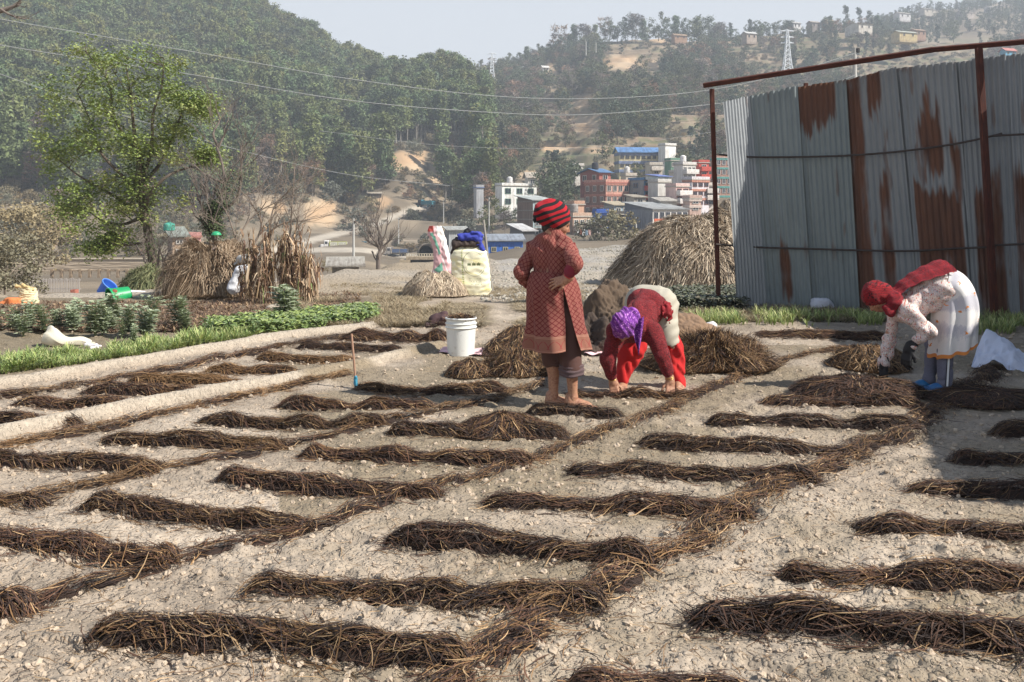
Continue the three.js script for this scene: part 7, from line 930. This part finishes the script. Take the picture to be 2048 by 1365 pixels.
  const slit = 0.62, y0 = waist.y + 0.02, y1 = at(1117, 697).y, skirt = loft((q, s) => {
    const open = q < 0.16 ? 0 : (q - 0.16) * 0.27, th = slit + open + s * (Math.PI * 2 - 2 * open), e = Math.pow(q, 0.85), A = lerp(0.150, 0.262, e) + 0.012 * Math.sin(Math.PI * Math.min(1, q * 2)) * (1 - q), B = lerp(0.135, 0.215, e) + 0.045 * Math.sin(Math.PI * Math.min(1, q * 1.7)) * (1 - q), cx = lerp(waist.x, at(1117, 697).x, q), f = 1 + q * (0.07 * Math.sin(th * 5 + 1) + 0.05 * Math.sin(th * 9 + 2 + q * 2)) + 0.14 * (noise2(Math.cos(th) * 4 + 9, Math.sin(th) * 4 + q * 3) - 0.5) + (1 - q) * 0.03 * Math.sin(th * 14);
    const o = right.clone().multiplyScalar(Math.cos(th) * A * f).addScaledVector(back, Math.sin(th) * B * f); return V(cx + o.x, lerp(y0, y1 + 0.012 * Math.sin(th * 2 + 1), q), waist.z + 0.0 + o.z);
  }, 60, 150, { uvU: (q, s) => s * 1.05, uvV: (q) => 1 - q });
  part(t, 'tunic_skirt', skirt, cloth({ map: hem }));
  // rolled brown trousers
  const brown = cloth({ color: lin(0.085, 0.038, 0.03) }), cuffC = cloth({ color: lin(0.11, 0.07, 0.072), bumpMap: knit, bumpScale: 0.002 });
  part(t, 'trousers', solid([cap(at(1120, 590, 0.02), at(1138, 640, 0.06), 0.10, 0.092, 0.06), cap(at(1138, 640, 0.06), at(1143, 735, 0.09), 0.09, 0.082, 0.05), cap(at(1102, 600, -0.04), at(1105, 715, -0.03), 0.10, 0.083, 0.05)], 0.010, { cut: [cap(at(1143, 760, 0.09), at(1143, 790, 0.09), 0.07, 0.07, 0.01), cap(at(1106, 752, -0.03), at(1106, 790, -0.03), 0.066, 0.066, 0.01)], disp: (x, y, z) => (noise3(x * 14, y * 8, z * 14) - 0.5) * 0.022 }), brown);
  const roll = (c, R, h, ph) => loft((q, s) => { const th = s * 6.2832, w = Math.sin(q * Math.PI), rr = R + 0.014 * Math.pow(w, 0.4) - (q > 0.98 || q < 0.02 ? 0.012 : 0) + 0.004 * Math.sin(th * 4 + ph) + 0.003 * Math.sin(q * 16); return V(c.x + Math.cos(th) * rr, c.y + (0.5 - q) * h + 0.006 * Math.sin(th * 2 + ph), c.z + Math.sin(th) * rr * 0.92); }, 16, 40);
  part(t, 'trouser_cuff', roll(at(1143, 741, 0.09), 0.079, 0.09, 1), cuffC, 'greyish turned up cuff'); part(t, 'trouser_cuff', roll(at(1107, 722, -0.03), 0.072, 0.07, 3), brown);
}
// ------------ the woman bent double towards the camera
{
  const px = 1295, py = 776, d = 8.0, { k, at } = framed(px, py, d), t = thing('person', 'person in a red sweater and purple headscarf bending with both hands on the straw', 'person', P(px, py, d));
  const hipR = at(1328, 618, -0.12), hipL = at(1288, 618, -0.12), back0 = at(1312, 600, -0.1), shR = at(1306, 664, 0.33), shL = at(1232, 668, 0.33), chest = at(1270, 650, 0.28), headC = at(1247, 655, 0.47), fwd = V(-0.10, -0.85, 0.30), elR = at(1326, 712, 0.40), wrR = at(1341, 762, 0.36), elL = at(1216, 716, 0.38), wrL = at(1226, 763, 0.34), knR = at(1348, 695, 0.02), knL = at(1258, 705, 0.0), anR = at(1352, 772, 0.0), anL = at(1246, 774, 0.02);
  const head = headPrims(headC, fwd, V(-0.1, 0.35, 1), 0.95), hR = handPrims(wrR, V(-0.12, -1, 0.42), V(0.25, 0.35, 1), 1, 0.28, 0.16, 1.0), hL = handPrims(wrL, V(0.12, -1, 0.35), V(-0.2, 0.35, 1), -1, 0.28, 0.17, 1.0);
  const bodyP = [cap(hipL, hipR, 0.085, 0.085, 0.05), cap(back0, chest, 0.085, 0.085, 0.06), cap(shL, shR, 0.04, 0.04, 0.05), cap(chest, headC, 0.06, 0.045, 0.05), cap(shR, elR, 0.045, 0.037), cap(elR, wrR, 0.035, 0.026), cap(shL, elL, 0.045, 0.037), cap(elL, wrL, 0.035, 0.026), cap(hipR, knR, 0.06, 0.045), cap(hipL, knL, 0.06, 0.045), cap(knR, anR, 0.044, 0.032), cap(knL, anL, 0.044, 0.032)];
  part(t, 'body', T([solid(bodyP, 0.012), solid(head.prims, 0.004, { cut: head.cut }), solid([...hR, cap(wrR, wrR.clone().lerp(elR, 0.3), 0.027, 0.03)], 0.0034), solid([...hL, cap(wrL, wrL.clone().lerp(elL, 0.3), 0.027, 0.03)], 0.0034), ...[[anR, V(0.1, 0, 1)], [anL, V(-0.15, 0, 1)]].map(([a, q]) => solid(footPrims(a.clone().setY(0.004).addScaledVector(q, -0.03), a.clone().add(q), 0.95), 0.005))]), skinM);
  eyesAndBrows(t, head, 1, hairM);
  part(t, 'hair', solid([ell(head.at(-0.02, 0.03, 0), V(0.1, 0.088, 0.08), head.Fw, head.U, head.R)], 0.008), hairM);
  // sweater
  const tweed = canvasTex(256, 256, (g) => { g.fillStyle = '#7a1720'; g.fillRect(0, 0, 256, 256); const r = rng(14); for (let i = 0; i < 2600; i++) { g.fillStyle = ['rgba(30,6,12,.6)', 'rgba(186,40,44,.55)', 'rgba(225,110,96,.35)'][i % 3]; g.fillRect(r() * 256, r() * 256, 2 + r() * 5, 2 + r() * 3); } }), red = cloth({ map: tweed, bumpMap: knit, bumpScale: 0.004, sheen: 0.3 });
  const sw = [cap(at(1284, 606, -0.06), at(1306, 608, -0.04), 0.12, 0.115, 0.08), cap(at(1292, 620, 0.04), at(1268, 648, 0.26), 0.150, 0.138, 0.09), cap(at(1240, 662, 0.31), at(1298, 660, 0.31), 0.082, 0.082, 0.07), cap(shR, elR, 0.076, 0.062, 0.05), cap(elR, elR.clone().lerp(wrR, 0.6), 0.062, 0.05, 0.03), cap(shL, elL, 0.076, 0.064, 0.05), cap(elL, elL.clone().lerp(wrL, 0.68), 0.062, 0.052, 0.03)];
  part(t, 'sweater', solid(sw, 0.0095, { disp: (x, y, z) => (noise3(x * 9, y * 9, z * 9) - 0.5) * 0.024 + crease(x, y, z, 9, 0.016, 1, 0.8) + (noise3(x * 30, y * 18, z * 30) - 0.5) * 0.006, uv: (x, y, z) => [(x + z * 0.5) * 4, (y - z * 0.7) * 4] }), red);
  part(t, 'cloth_knot', solid([ell(at(1330, 622, 0.12), V(0.05, 0.06, 0.05)), cap(at(1334, 612, 0.1), at(1338, 640, 0.1), 0.03, 0.025, 0.02)], 0.007, { disp: (x, y, z) => (noise3(x * 40, y * 40, z * 40) - 0.5) * 0.04 }), red, 'dark red wool knot at the hip');
  // grey-beige wrap over the hips and red trousers
  const wrapM = cloth({ color: lin(0.42, 0.385, 0.31) }), tr = cloth({ color: lin(0.50, 0.014, 0.014) });
  part(t, 'wrap_skirt', solid([cap(at(1286, 606, -0.2), at(1320, 608, -0.16), 0.155, 0.155, 0.09), cap(at(1322, 615, -0.08), at(1336, 680, 0.0), 0.14, 0.105, 0.07), cap(at(1284, 620, -0.16), at(1274, 660, -0.08), 0.12, 0.1, 0.07)], 0.010, { disp: (x, y, z) => (noise3(x * 6, y * 6, z * 6) - 0.5) * 0.012 + crease(x, y, z, 7, 0.012, 0.7, 1.4) + 0.004 * Math.sin(y * 70 - x * 45 + 2 * noise2(x * 12, y * 9)) * smoothstep(x, 0.12, 0.0), cut: [cap(at(1330, 733, -0.02), at(1380, 733, -0.02), 0.2, 0.2, 0.008)] }), wrapM);
  part(t, 'trousers', solid([cap(at(1336, 650, -0.06), at(1347, 700, 0.0), 0.07, 0.084, 0.05), cap(at(1349, 700, 0.0), at(1352, 764, 0.0), 0.086, 0.082, 0.04), cap(at(1284, 650, -0.06), at(1262, 700, 0.02), 0.10, 0.112, 0.05), cap(at(1262, 700, 0.02), at(1246, 758, 0.05), 0.112, 0.068, 0.05)], 0.010, { disp: (x, y, z) => (noise3(x * 10, y * 6, z * 10) - 0.5) * 0.03 + crease(x, y, z, 9, 0.022, 1.3, 0.6) + 0.004 * Math.sin(y * 48 + x * 70 + 4 * noise2(x * 10, y * 12)) }), tr);
  // headscarf with its hanging tail
  const pm = canvasTex(256, 256, (g) => { g.fillStyle = '#6a2a86'; g.fillRect(0, 0, 256, 256); const r = rng(15); for (let i = 0; i < 800; i++) { g.fillStyle = ['rgba(208,150,214,.75)', 'rgba(60,16,90,.6)', 'rgba(160,80,180,.6)'][i % 3]; g.beginPath(); g.arc(r() * 256, r() * 256, 1 + r() * 5, 0, 7); g.fill(); } }), purple = cloth({ map: pm });
  const uvp = (x, y, z) => [(x - z * 0.3) * 5, (y + z * 0.5) * 5], crown = head.at(-0.03, 0.03, 0);
  part(t, 'headscarf', solid([ell(head.at(-0.016, 0.028, 0), V(0.112, 0.104, 0.096), head.Fw, head.U, head.R), ell(head.at(-0.05, -0.035, 0), V(0.07, 0.07, 0.078), head.Fw, head.U, head.R, 0.05), ell(at(1268, 632, 0.46), V(0.045, 0.055, 0.045), undefined, undefined, null, 0.05), cap(at(1270, 634, 0.47), at(1247, 618, 0.44), 0.03, 0.02, 0.05)], 0.0065, { disp: (x, y, z) => (noise3(x * 18, y * 18, z * 18) - 0.5) * 0.024 + 0.003 * Math.sin(x * 120 + y * 90), uv: uvp, cut: [ell(head.at(0.09, -0.055, 0), V(0.075, 0.072, 0.07), head.Fw, head.U, head.R, 0.02)] }), purple);
  part(t, 'scarf_tail', loft((q, s) => { const w = lerp(0.075, 0.006, Math.pow(q, 1.3)), x = lerp(1268, 1277, q) , y = lerp(634, 708, q); const c = at(x, y, 0.50 - 0.03 * q); return V(c.x + (s - 0.35) * w * 1.6, c.y + 0.016 * Math.cos(s * 5), c.z + 0.02 * Math.sin(s * 9 + q * 3)); }, 24, 14, { uvU: (q, s) => s * 0.4, uvV: (q) => q * 1.4 }), purple);
  for (const [a, b, f] of [[elR, wrR, 0.86], [elR, wrR, 0.92], [elL, wrL, 0.92]]) part(t, 'bangle', new THREE.TorusGeometry(0.031, 0.0035, 8, 24).applyQuaternion(new THREE.Quaternion().setFromUnitVectors(V(0, 0, 1), b.clone().sub(a).normalize())).translate(...a.clone().lerp(b, f).toArray()), std(lin(0.6, 0.36, 0.12), 0.3, { metalness: 0.8 }));
}
// ------------ the woman bending in profile at the fence
{
  const px = 1868, py = 786, d = 7.86, { k, at } = framed(px, py, d), t = thing('person', 'person in a red knitted cap and white dress bending over dark straw at the fence', 'person', P(px, py, d));
  const hip = at(1905, 585), sh = at(1808, 618), neck = at(1782, 606), headC = at(1754, 596), fwd = V(-0.62, -0.75, 0.12), z1 = 0.13, z2 = -0.13;
  const sN = at(1816, 624, z1), sF = at(1796, 612, z2), eN = at(1858, 664, 0.2), wN = at(1818, 698, 0.16), eF = at(1778, 678, -0.12), wF = at(1768, 728, -0.08), hN = at(1903, 610, 0.075), hF = at(1898, 606, -0.075), kN = at(1893, 700, 0.065), kF = at(1866, 692, -0.08), aN = at(1888, 772, 0.08), aF = at(1858, 764, -0.07);
  const head = headPrims(headC, fwd, V(-0.75, 0.62, 0.1), 0.98), gN = handPrims(wN, V(-0.22, -1, 0.05), V(-0.8, 0.15, 0.6), -1, 0.45, 0.1, 1.08), gF = handPrims(wF, V(-0.05, -1, 0.1), V(-1, 0.1, 0.3), 1, 0.45, 0.1, 1.08);
  part(t, 'body', T([solid([cap(hip.clone().add(V(0, 0, -0.05)), hip.clone().add(V(0, 0, 0.05)), 0.095, 0.095, 0.05), cap(hip, sh, 0.09, 0.09, 0.06), cap(sN, sF, 0.05, 0.05), cap(sh, neck, 0.06, 0.05, 0.05), cap(neck, headC, 0.05, 0.046, 0.04), cap(sN, eN, 0.045, 0.037), cap(eN, wN, 0.036, 0.026), cap(sF, eF, 0.045, 0.037), cap(eF, wF, 0.036, 0.026), cap(hN, kN, 0.06, 0.048), cap(hF, kF, 0.06, 0.048), cap(kN, aN, 0.046, 0.034), cap(kF, aF, 0.05, 0.034)], 0.012), solid(head.prims, 0.004, { cut: head.cut }), solid(gN, 0.0036), solid(gF, 0.0036), ...[aN, aF].map((a) => solid(footPrims(a.clone().setY(0.004).add(V(0.03, 0, 0)), a.clone().add(V(-1, 0, 0.1)), 0.95), 0.005))]), skinM);
  eyesAndBrows(t, head, 1, hairM); part(t, 'hair', solid([ell(head.at(-0.015, 0.02, 0), V(0.1, 0.09, 0.081), head.Fw, head.U, head.R)], 0.008), hairM);
  // gloves
  const glove = std(lin(0.014, 0.013, 0.014), 0.8), fat = (l) => l.map((p) => ({ ...p, f: (x, y, z) => p.f(x, y, z) - 0.004 })); for (const [g, w, e] of [[gN, wN, eN], [gF, wF, eF]]) part(t, 'glove', solid([...fat(g), cap(w, w.clone().lerp(e, 0.22), 0.037, 0.04, 0.02)], 0.0045), glove);
  // blouse
  const fl = canvasTex(256, 256, (g) => { g.fillStyle = '#d9c9c2'; g.fillRect(0, 0, 256, 256); const r = rng(16); for (let i = 0; i < 420; i++) { g.fillStyle = ['rgba(196,92,78,.85)', 'rgba(96,122,110,.6)', 'rgba(232,180,150,.7)', 'rgba(240,235,230,.8)', 'rgba(150,120,150,.4)'][i % 5]; g.beginPath(); g.ellipse(r() * 256, r() * 256, 2 + r() * 8, 2 + r() * 4, r() * 3, 0, 7); g.fill(); } }), blouse = cloth({ map: fl, bumpScale: 0.0008 });
  part(t, 'blouse', solid([cap(at(1885, 576, -0.04), at(1885, 576, 0.04), 0.135, 0.135, 0.08), cap(at(1880, 578), at(1815, 618), 0.15, 0.128, 0.08), cap(sN, sF, 0.075, 0.066, 0.06), cap(sN, eN, 0.074, 0.062, 0.05), cap(eN, eN.clone().lerp(wN, 0.78), 0.062, 0.042, 0.03), cap(sF, eF, 0.066, 0.055, 0.05), cap(eF, eF.clone().lerp(wF, 1.0), 0.062, 0.05, 0.03)], 0.0085, { disp: (x, y, z) => (noise3(x * 7, y * 7, z * 7) - 0.5) * 0.02 + 0.005 * Math.sin(y * 60 + x * 28 + 3 * noise3(x * 5, y * 5, z * 5)) + crease(x, y, z, 10, 0.016, 1, 1) + (noise3(x * 26 + y * 14, y * 9, z * 20) - 0.5) * 0.006, uv: (x, y, z) => [(x + z * 0.6) * 5.5, (y + z * 0.4) * 5.5] }), blouse);
  // white dress over the hips, lifted behind, with its orange hem
  const tie = canvasTex(1024, 1024, (g, W, H) => { g.fillStyle = '#e2dedb'; g.fillRect(0, 0, W, H); const r = rng(17); for (const [y0, y1] of [[0.0, 0.16], [0.30, 0.52], [0.64, 0.80]]) for (let p = 0; p < 3; p++) for (let x = 0; x < W; x += 5) { const a = y0 * H + 60 * noise2(x * 0.012 + p * 9, y0 * 30) + 46 * r(), b = y1 * H + 90 * (noise2(x * 0.015 + p * 5, y1 * 40) - 0.5) + 50 * (r() - 0.5); g.fillStyle = 'rgba(120,120,148,.11)'; g.fillRect(x, a, 6, Math.max(8, b - a)); } g.fillStyle = '#d98844'; for (let i = 0; i < 34; i++) { const x = r() * W, y = H * (0.08 + 0.8 * r()); for (let q = 0; q < 5; q++) { g.beginPath(); g.ellipse(x + gauss(r) * 14, y + gauss(r) * 16, 9, 5, r() * 3, 0, 7); g.fill(); } } g.fillStyle = '#dc8a46'; g.fillRect(0, H * 0.965, W, H * 0.035); });
  const dress = cloth({ map: tie, sheen: 0.2 }), spine = (q) => { // centre line from waist over the hips and down to the hem
    const pts = [at(1876, 566), at(1900, 578), at(1911, 612), at(1908, 656), at(1905, 700)]; return new THREE.CatmullRomCurve3(pts).getPoint(q); };
  part(t, 'dress', loft((q, s) => { const th = s * 6.2832, c = spine(q), tan = spine(Math.min(1, q + 0.02)).sub(spine(Math.max(0, q - 0.02))).normalize(), n = V(-tan.y, tan.x, 0), A = lerp(0.150, 0.176, Math.min(1, q * 2.2)) + 0.018 * Math.sin(th * 6 + q * 4) * q + 0.012 * (noise2(Math.cos(th) * 3 + 4, Math.sin(th) * 3 + q * 4) - 0.5), B = lerp(0.160, 0.205, Math.min(1, q * 1.6)) * (1 + 0.12 * q * Math.sin(th * 8 + 1)); const o = n.multiplyScalar(-Math.cos(th) * A).add(V(0, 0, Math.sin(th) * B)); const p = c.add(o); if (q > 0.55) p.y += (q - 0.55) / 0.45 * (p.x - at(1908, 700).x) * 0.42; p.y += 0.006 * Math.sin(th * 11) * q; return p; }, 60, 120, { uvU: (q, s) => s, uvV: (q) => 1 - q }), dress);
  // red scarf along the back
  const scarfT = canvasTex(256, 256, (g) => { g.fillStyle = '#861a26'; g.fillRect(0, 0, 256, 256); const r = rng(18); for (let i = 0; i < 700; i++) { g.fillStyle = ['rgba(210,40,44,.5)', 'rgba(60,10,22,.5)'][i % 2]; g.fillRect(r() * 256, r() * 256, 8 + r() * 18, 3); } }), scarf = cloth({ map: scarfT, bumpMap: knit, bumpScale: 0.002 });
  part(t, 'scarf', loft((q, s) => { const a = at(1778, 590), b = at(1886, 521), c = a.clone().lerp(b, q), th = lerp(-1.15, 0.75, s) * (0.75 + 0.25 * q), R = lerp(0.10, 0.155, Math.min(1, q * 1.6)), up = V(-(b.y - a.y), b.x - a.x, 0).normalize(); c.addScaledVector(up, -R + Math.cos(th) * (R + 0.012) + 0.035 * Math.sin(q * Math.PI)); c.z += -Math.sin(th) * (R + 0.012); c.addScaledVector(up, 0.006 * Math.sin(s * 22 + q * 5) + 0.004 * Math.sin(q * 30)); return c; }, 40, 30, { uvU: (q, s) => s * 1.2, uvV: (q) => q * 3 }), scarf, 'red scarf lying along the back');
  part(t, 'scarf_wrap', solid([cap(at(1788, 602, 0.09), at(1783, 628, 0.09), 0.035, 0.03, 0.04), cap(at(1788, 596, -0.05), at(1789, 598, 0.08), 0.07, 0.065, 0.04), cap(at(1776, 626, 0.1), at(1770, 612, 0.1), 0.02, 0.02, 0.02)], 0.007, { disp: (x, y, z) => (noise3(x * 24, y * 24, z * 24) - 0.5) * 0.025, uv: (x, y, z) => [x * 5, y * 5] }), scarf);
  const capT = canvasTex(256, 256, (g) => { g.fillStyle = '#94101c'; g.fillRect(0, 0, 256, 256); const r = rng(20); for (let y = 0; y < 256; y += 16) { g.fillStyle = 'rgba(40,4,12,.45)'; g.fillRect(0, y, 256, 5); } for (let i = 0; i < 26; i++) { g.fillStyle = 'rgba(30,6,14,.75)'; g.beginPath(); g.ellipse(r() * 256, r() * 256, 12, 8, r() * 3, 0, 7); g.fill(); } for (let i = 0; i < 60; i++) { g.fillStyle = 'rgba(220,40,36,.6)'; g.fillRect(r() * 256, r() * 256, 14, 4); } });
  part(t, 'cap', solid([ell(head.at(-0.012, 0.03, 0), V(0.116, 0.11, 0.102), head.Fw, head.U, head.R), ell(head.at(-0.06, -0.02, 0), V(0.075, 0.09, 0.09), head.Fw, head.U, head.R, 0.05), cap(head.at(-0.065, -0.02, -0.05), head.at(-0.065, -0.02, 0.06), 0.05, 0.05, 0.05)], 0.0065, { cut: [ell(head.at(0.105, -0.07, 0), V(0.085, 0.085, 0.085), head.Fw, head.U, head.R, 0.015)], disp: (x, y, z) => (noise3(x * 26, y * 26, z * 26) - 0.5) * 0.014 + 0.002 * Math.sin(V(x, y, z).sub(headC).dot(head.U) * 320), uv: (x, y, z) => [(x + z) * 5, (y + z * 0.3) * 5] }), cloth({ map: capT, bumpMap: knit, bumpScale: 0.003 }));
  // trousers with white side stripes, shoes
  const trousT = canvasTex(256, 256, (g) => { g.fillStyle = '#70707f'; g.fillRect(0, 0, 256, 256); const r = rng(22); for (let i = 0; i < 1500; i++) { g.fillStyle = i % 2 ? 'rgba(150,150,170,.35)' : 'rgba(60,60,75,.35)'; g.fillRect(r() * 256, r() * 256, 2 + r() * 10, 1.5); } }), trM = cloth({ map: trousT });
  part(t, 'trousers', solid([cap(hN, kN, 0.07, 0.064, 0.04), cap(kN, at(1889, 766, 0.08), 0.064, 0.062, 0.03), cap(hF, kF, 0.07, 0.062, 0.04), cap(kF, at(1859, 758, -0.07), 0.062, 0.058, 0.03)], 0.009, { disp: (x, y, z) => (noise3(x * 14, y * 7, z * 14) - 0.5) * 0.016 + crease(x, y, z, 9, 0.014, 1, 1.3), uv: (x, y, z) => [(x + z) * 5, y * 5], cut: [cap(at(1870, 798, 0), at(1900, 798, 0.1), 0.06, 0.06, 0.01)] }), trM);
  const dark = std(lin(0.02, 0.02, 0.025), 0.9), wh = std(lin(0.7, 0.7, 0.7), 0.85), strip = (x0, x1, name, m, off) => part(t, name, loft((q, s) => { const c = kN.clone().lerp(at(1889, 770, 0.08), q), x = lerp(x0, x1, s); return V(c.x + x, c.y, c.z + Math.sqrt(Math.max(0, 0.0655 * 0.0655 - x * x)) + off); }, 14, 4), m); strip(-0.022, -0.017, 'side_stripe', dark, 0.007); strip(-0.016, 0.0, 'side_stripe', wh, 0.0075); strip(0.001, 0.006, 'side_stripe', dark, 0.007);
  const shoe = (a, m, sole, label) => { const s = part(t, 'shoe', solid([cap(a.clone().add(V(0.03, 0.04 - a.y, 0)), a.clone().add(V(-0.06, 0.045 - a.y, 0)), 0.042, 0.045, 0.03), cap(a.clone().add(V(-0.05, 0.045 - a.y, 0)), a.clone().add(V(-0.155, 0.034 - a.y, 0.01)), 0.046, 0.034, 0.03)], 0.006), m, label); part(s, 'sole', solid([cap(a.clone().add(V(0.04, 0.010 - a.y, 0)), a.clone().add(V(-0.16, 0.010 - a.y, 0.01)), 0.045, 0.04, 0.01)], 0.008, { cut: [cap(a.clone().add(V(-0.3, 0.32 - a.y, 0)), a.clone().add(V(0.2, 0.32 - a.y, 0)), 0.3, 0.3, 0.004)] }), sole); };
  shoe(aF, std(lin(0.02, 0.16, 0.36), 0.4), std(lin(0.03, 0.08, 0.25), 0.6), 'blue rubber shoe'); shoe(aN, std(lin(0.03, 0.14, 0.34), 0.4), std(lin(0.62, 0.5, 0.1), 0.6), 'blue shoe with a yellow sole');
}
// alike things that share a label are told apart by their order from the left
{
  const sets = {}; for (const o of scene.children) if (o.userData.group && o.userData.label) (sets[o.userData.label] ??= []).push(o);
  const nth = (n) => n + (n % 100 > 10 && n % 100 < 14 ? 'th' : ['th', 'st', 'nd', 'rd'][n % 10] ?? 'th');
  for (const list of Object.values(sets)) if (list.length > 1) { list.sort((a, b) => a.position.x / -a.position.z - b.position.x / -b.position.z); list.forEach((o, i) => { o.userData.label = o.userData.label + ', ' + nth(i + 1) + ' from left'; }); }
}
renderer.render(scene, camera);
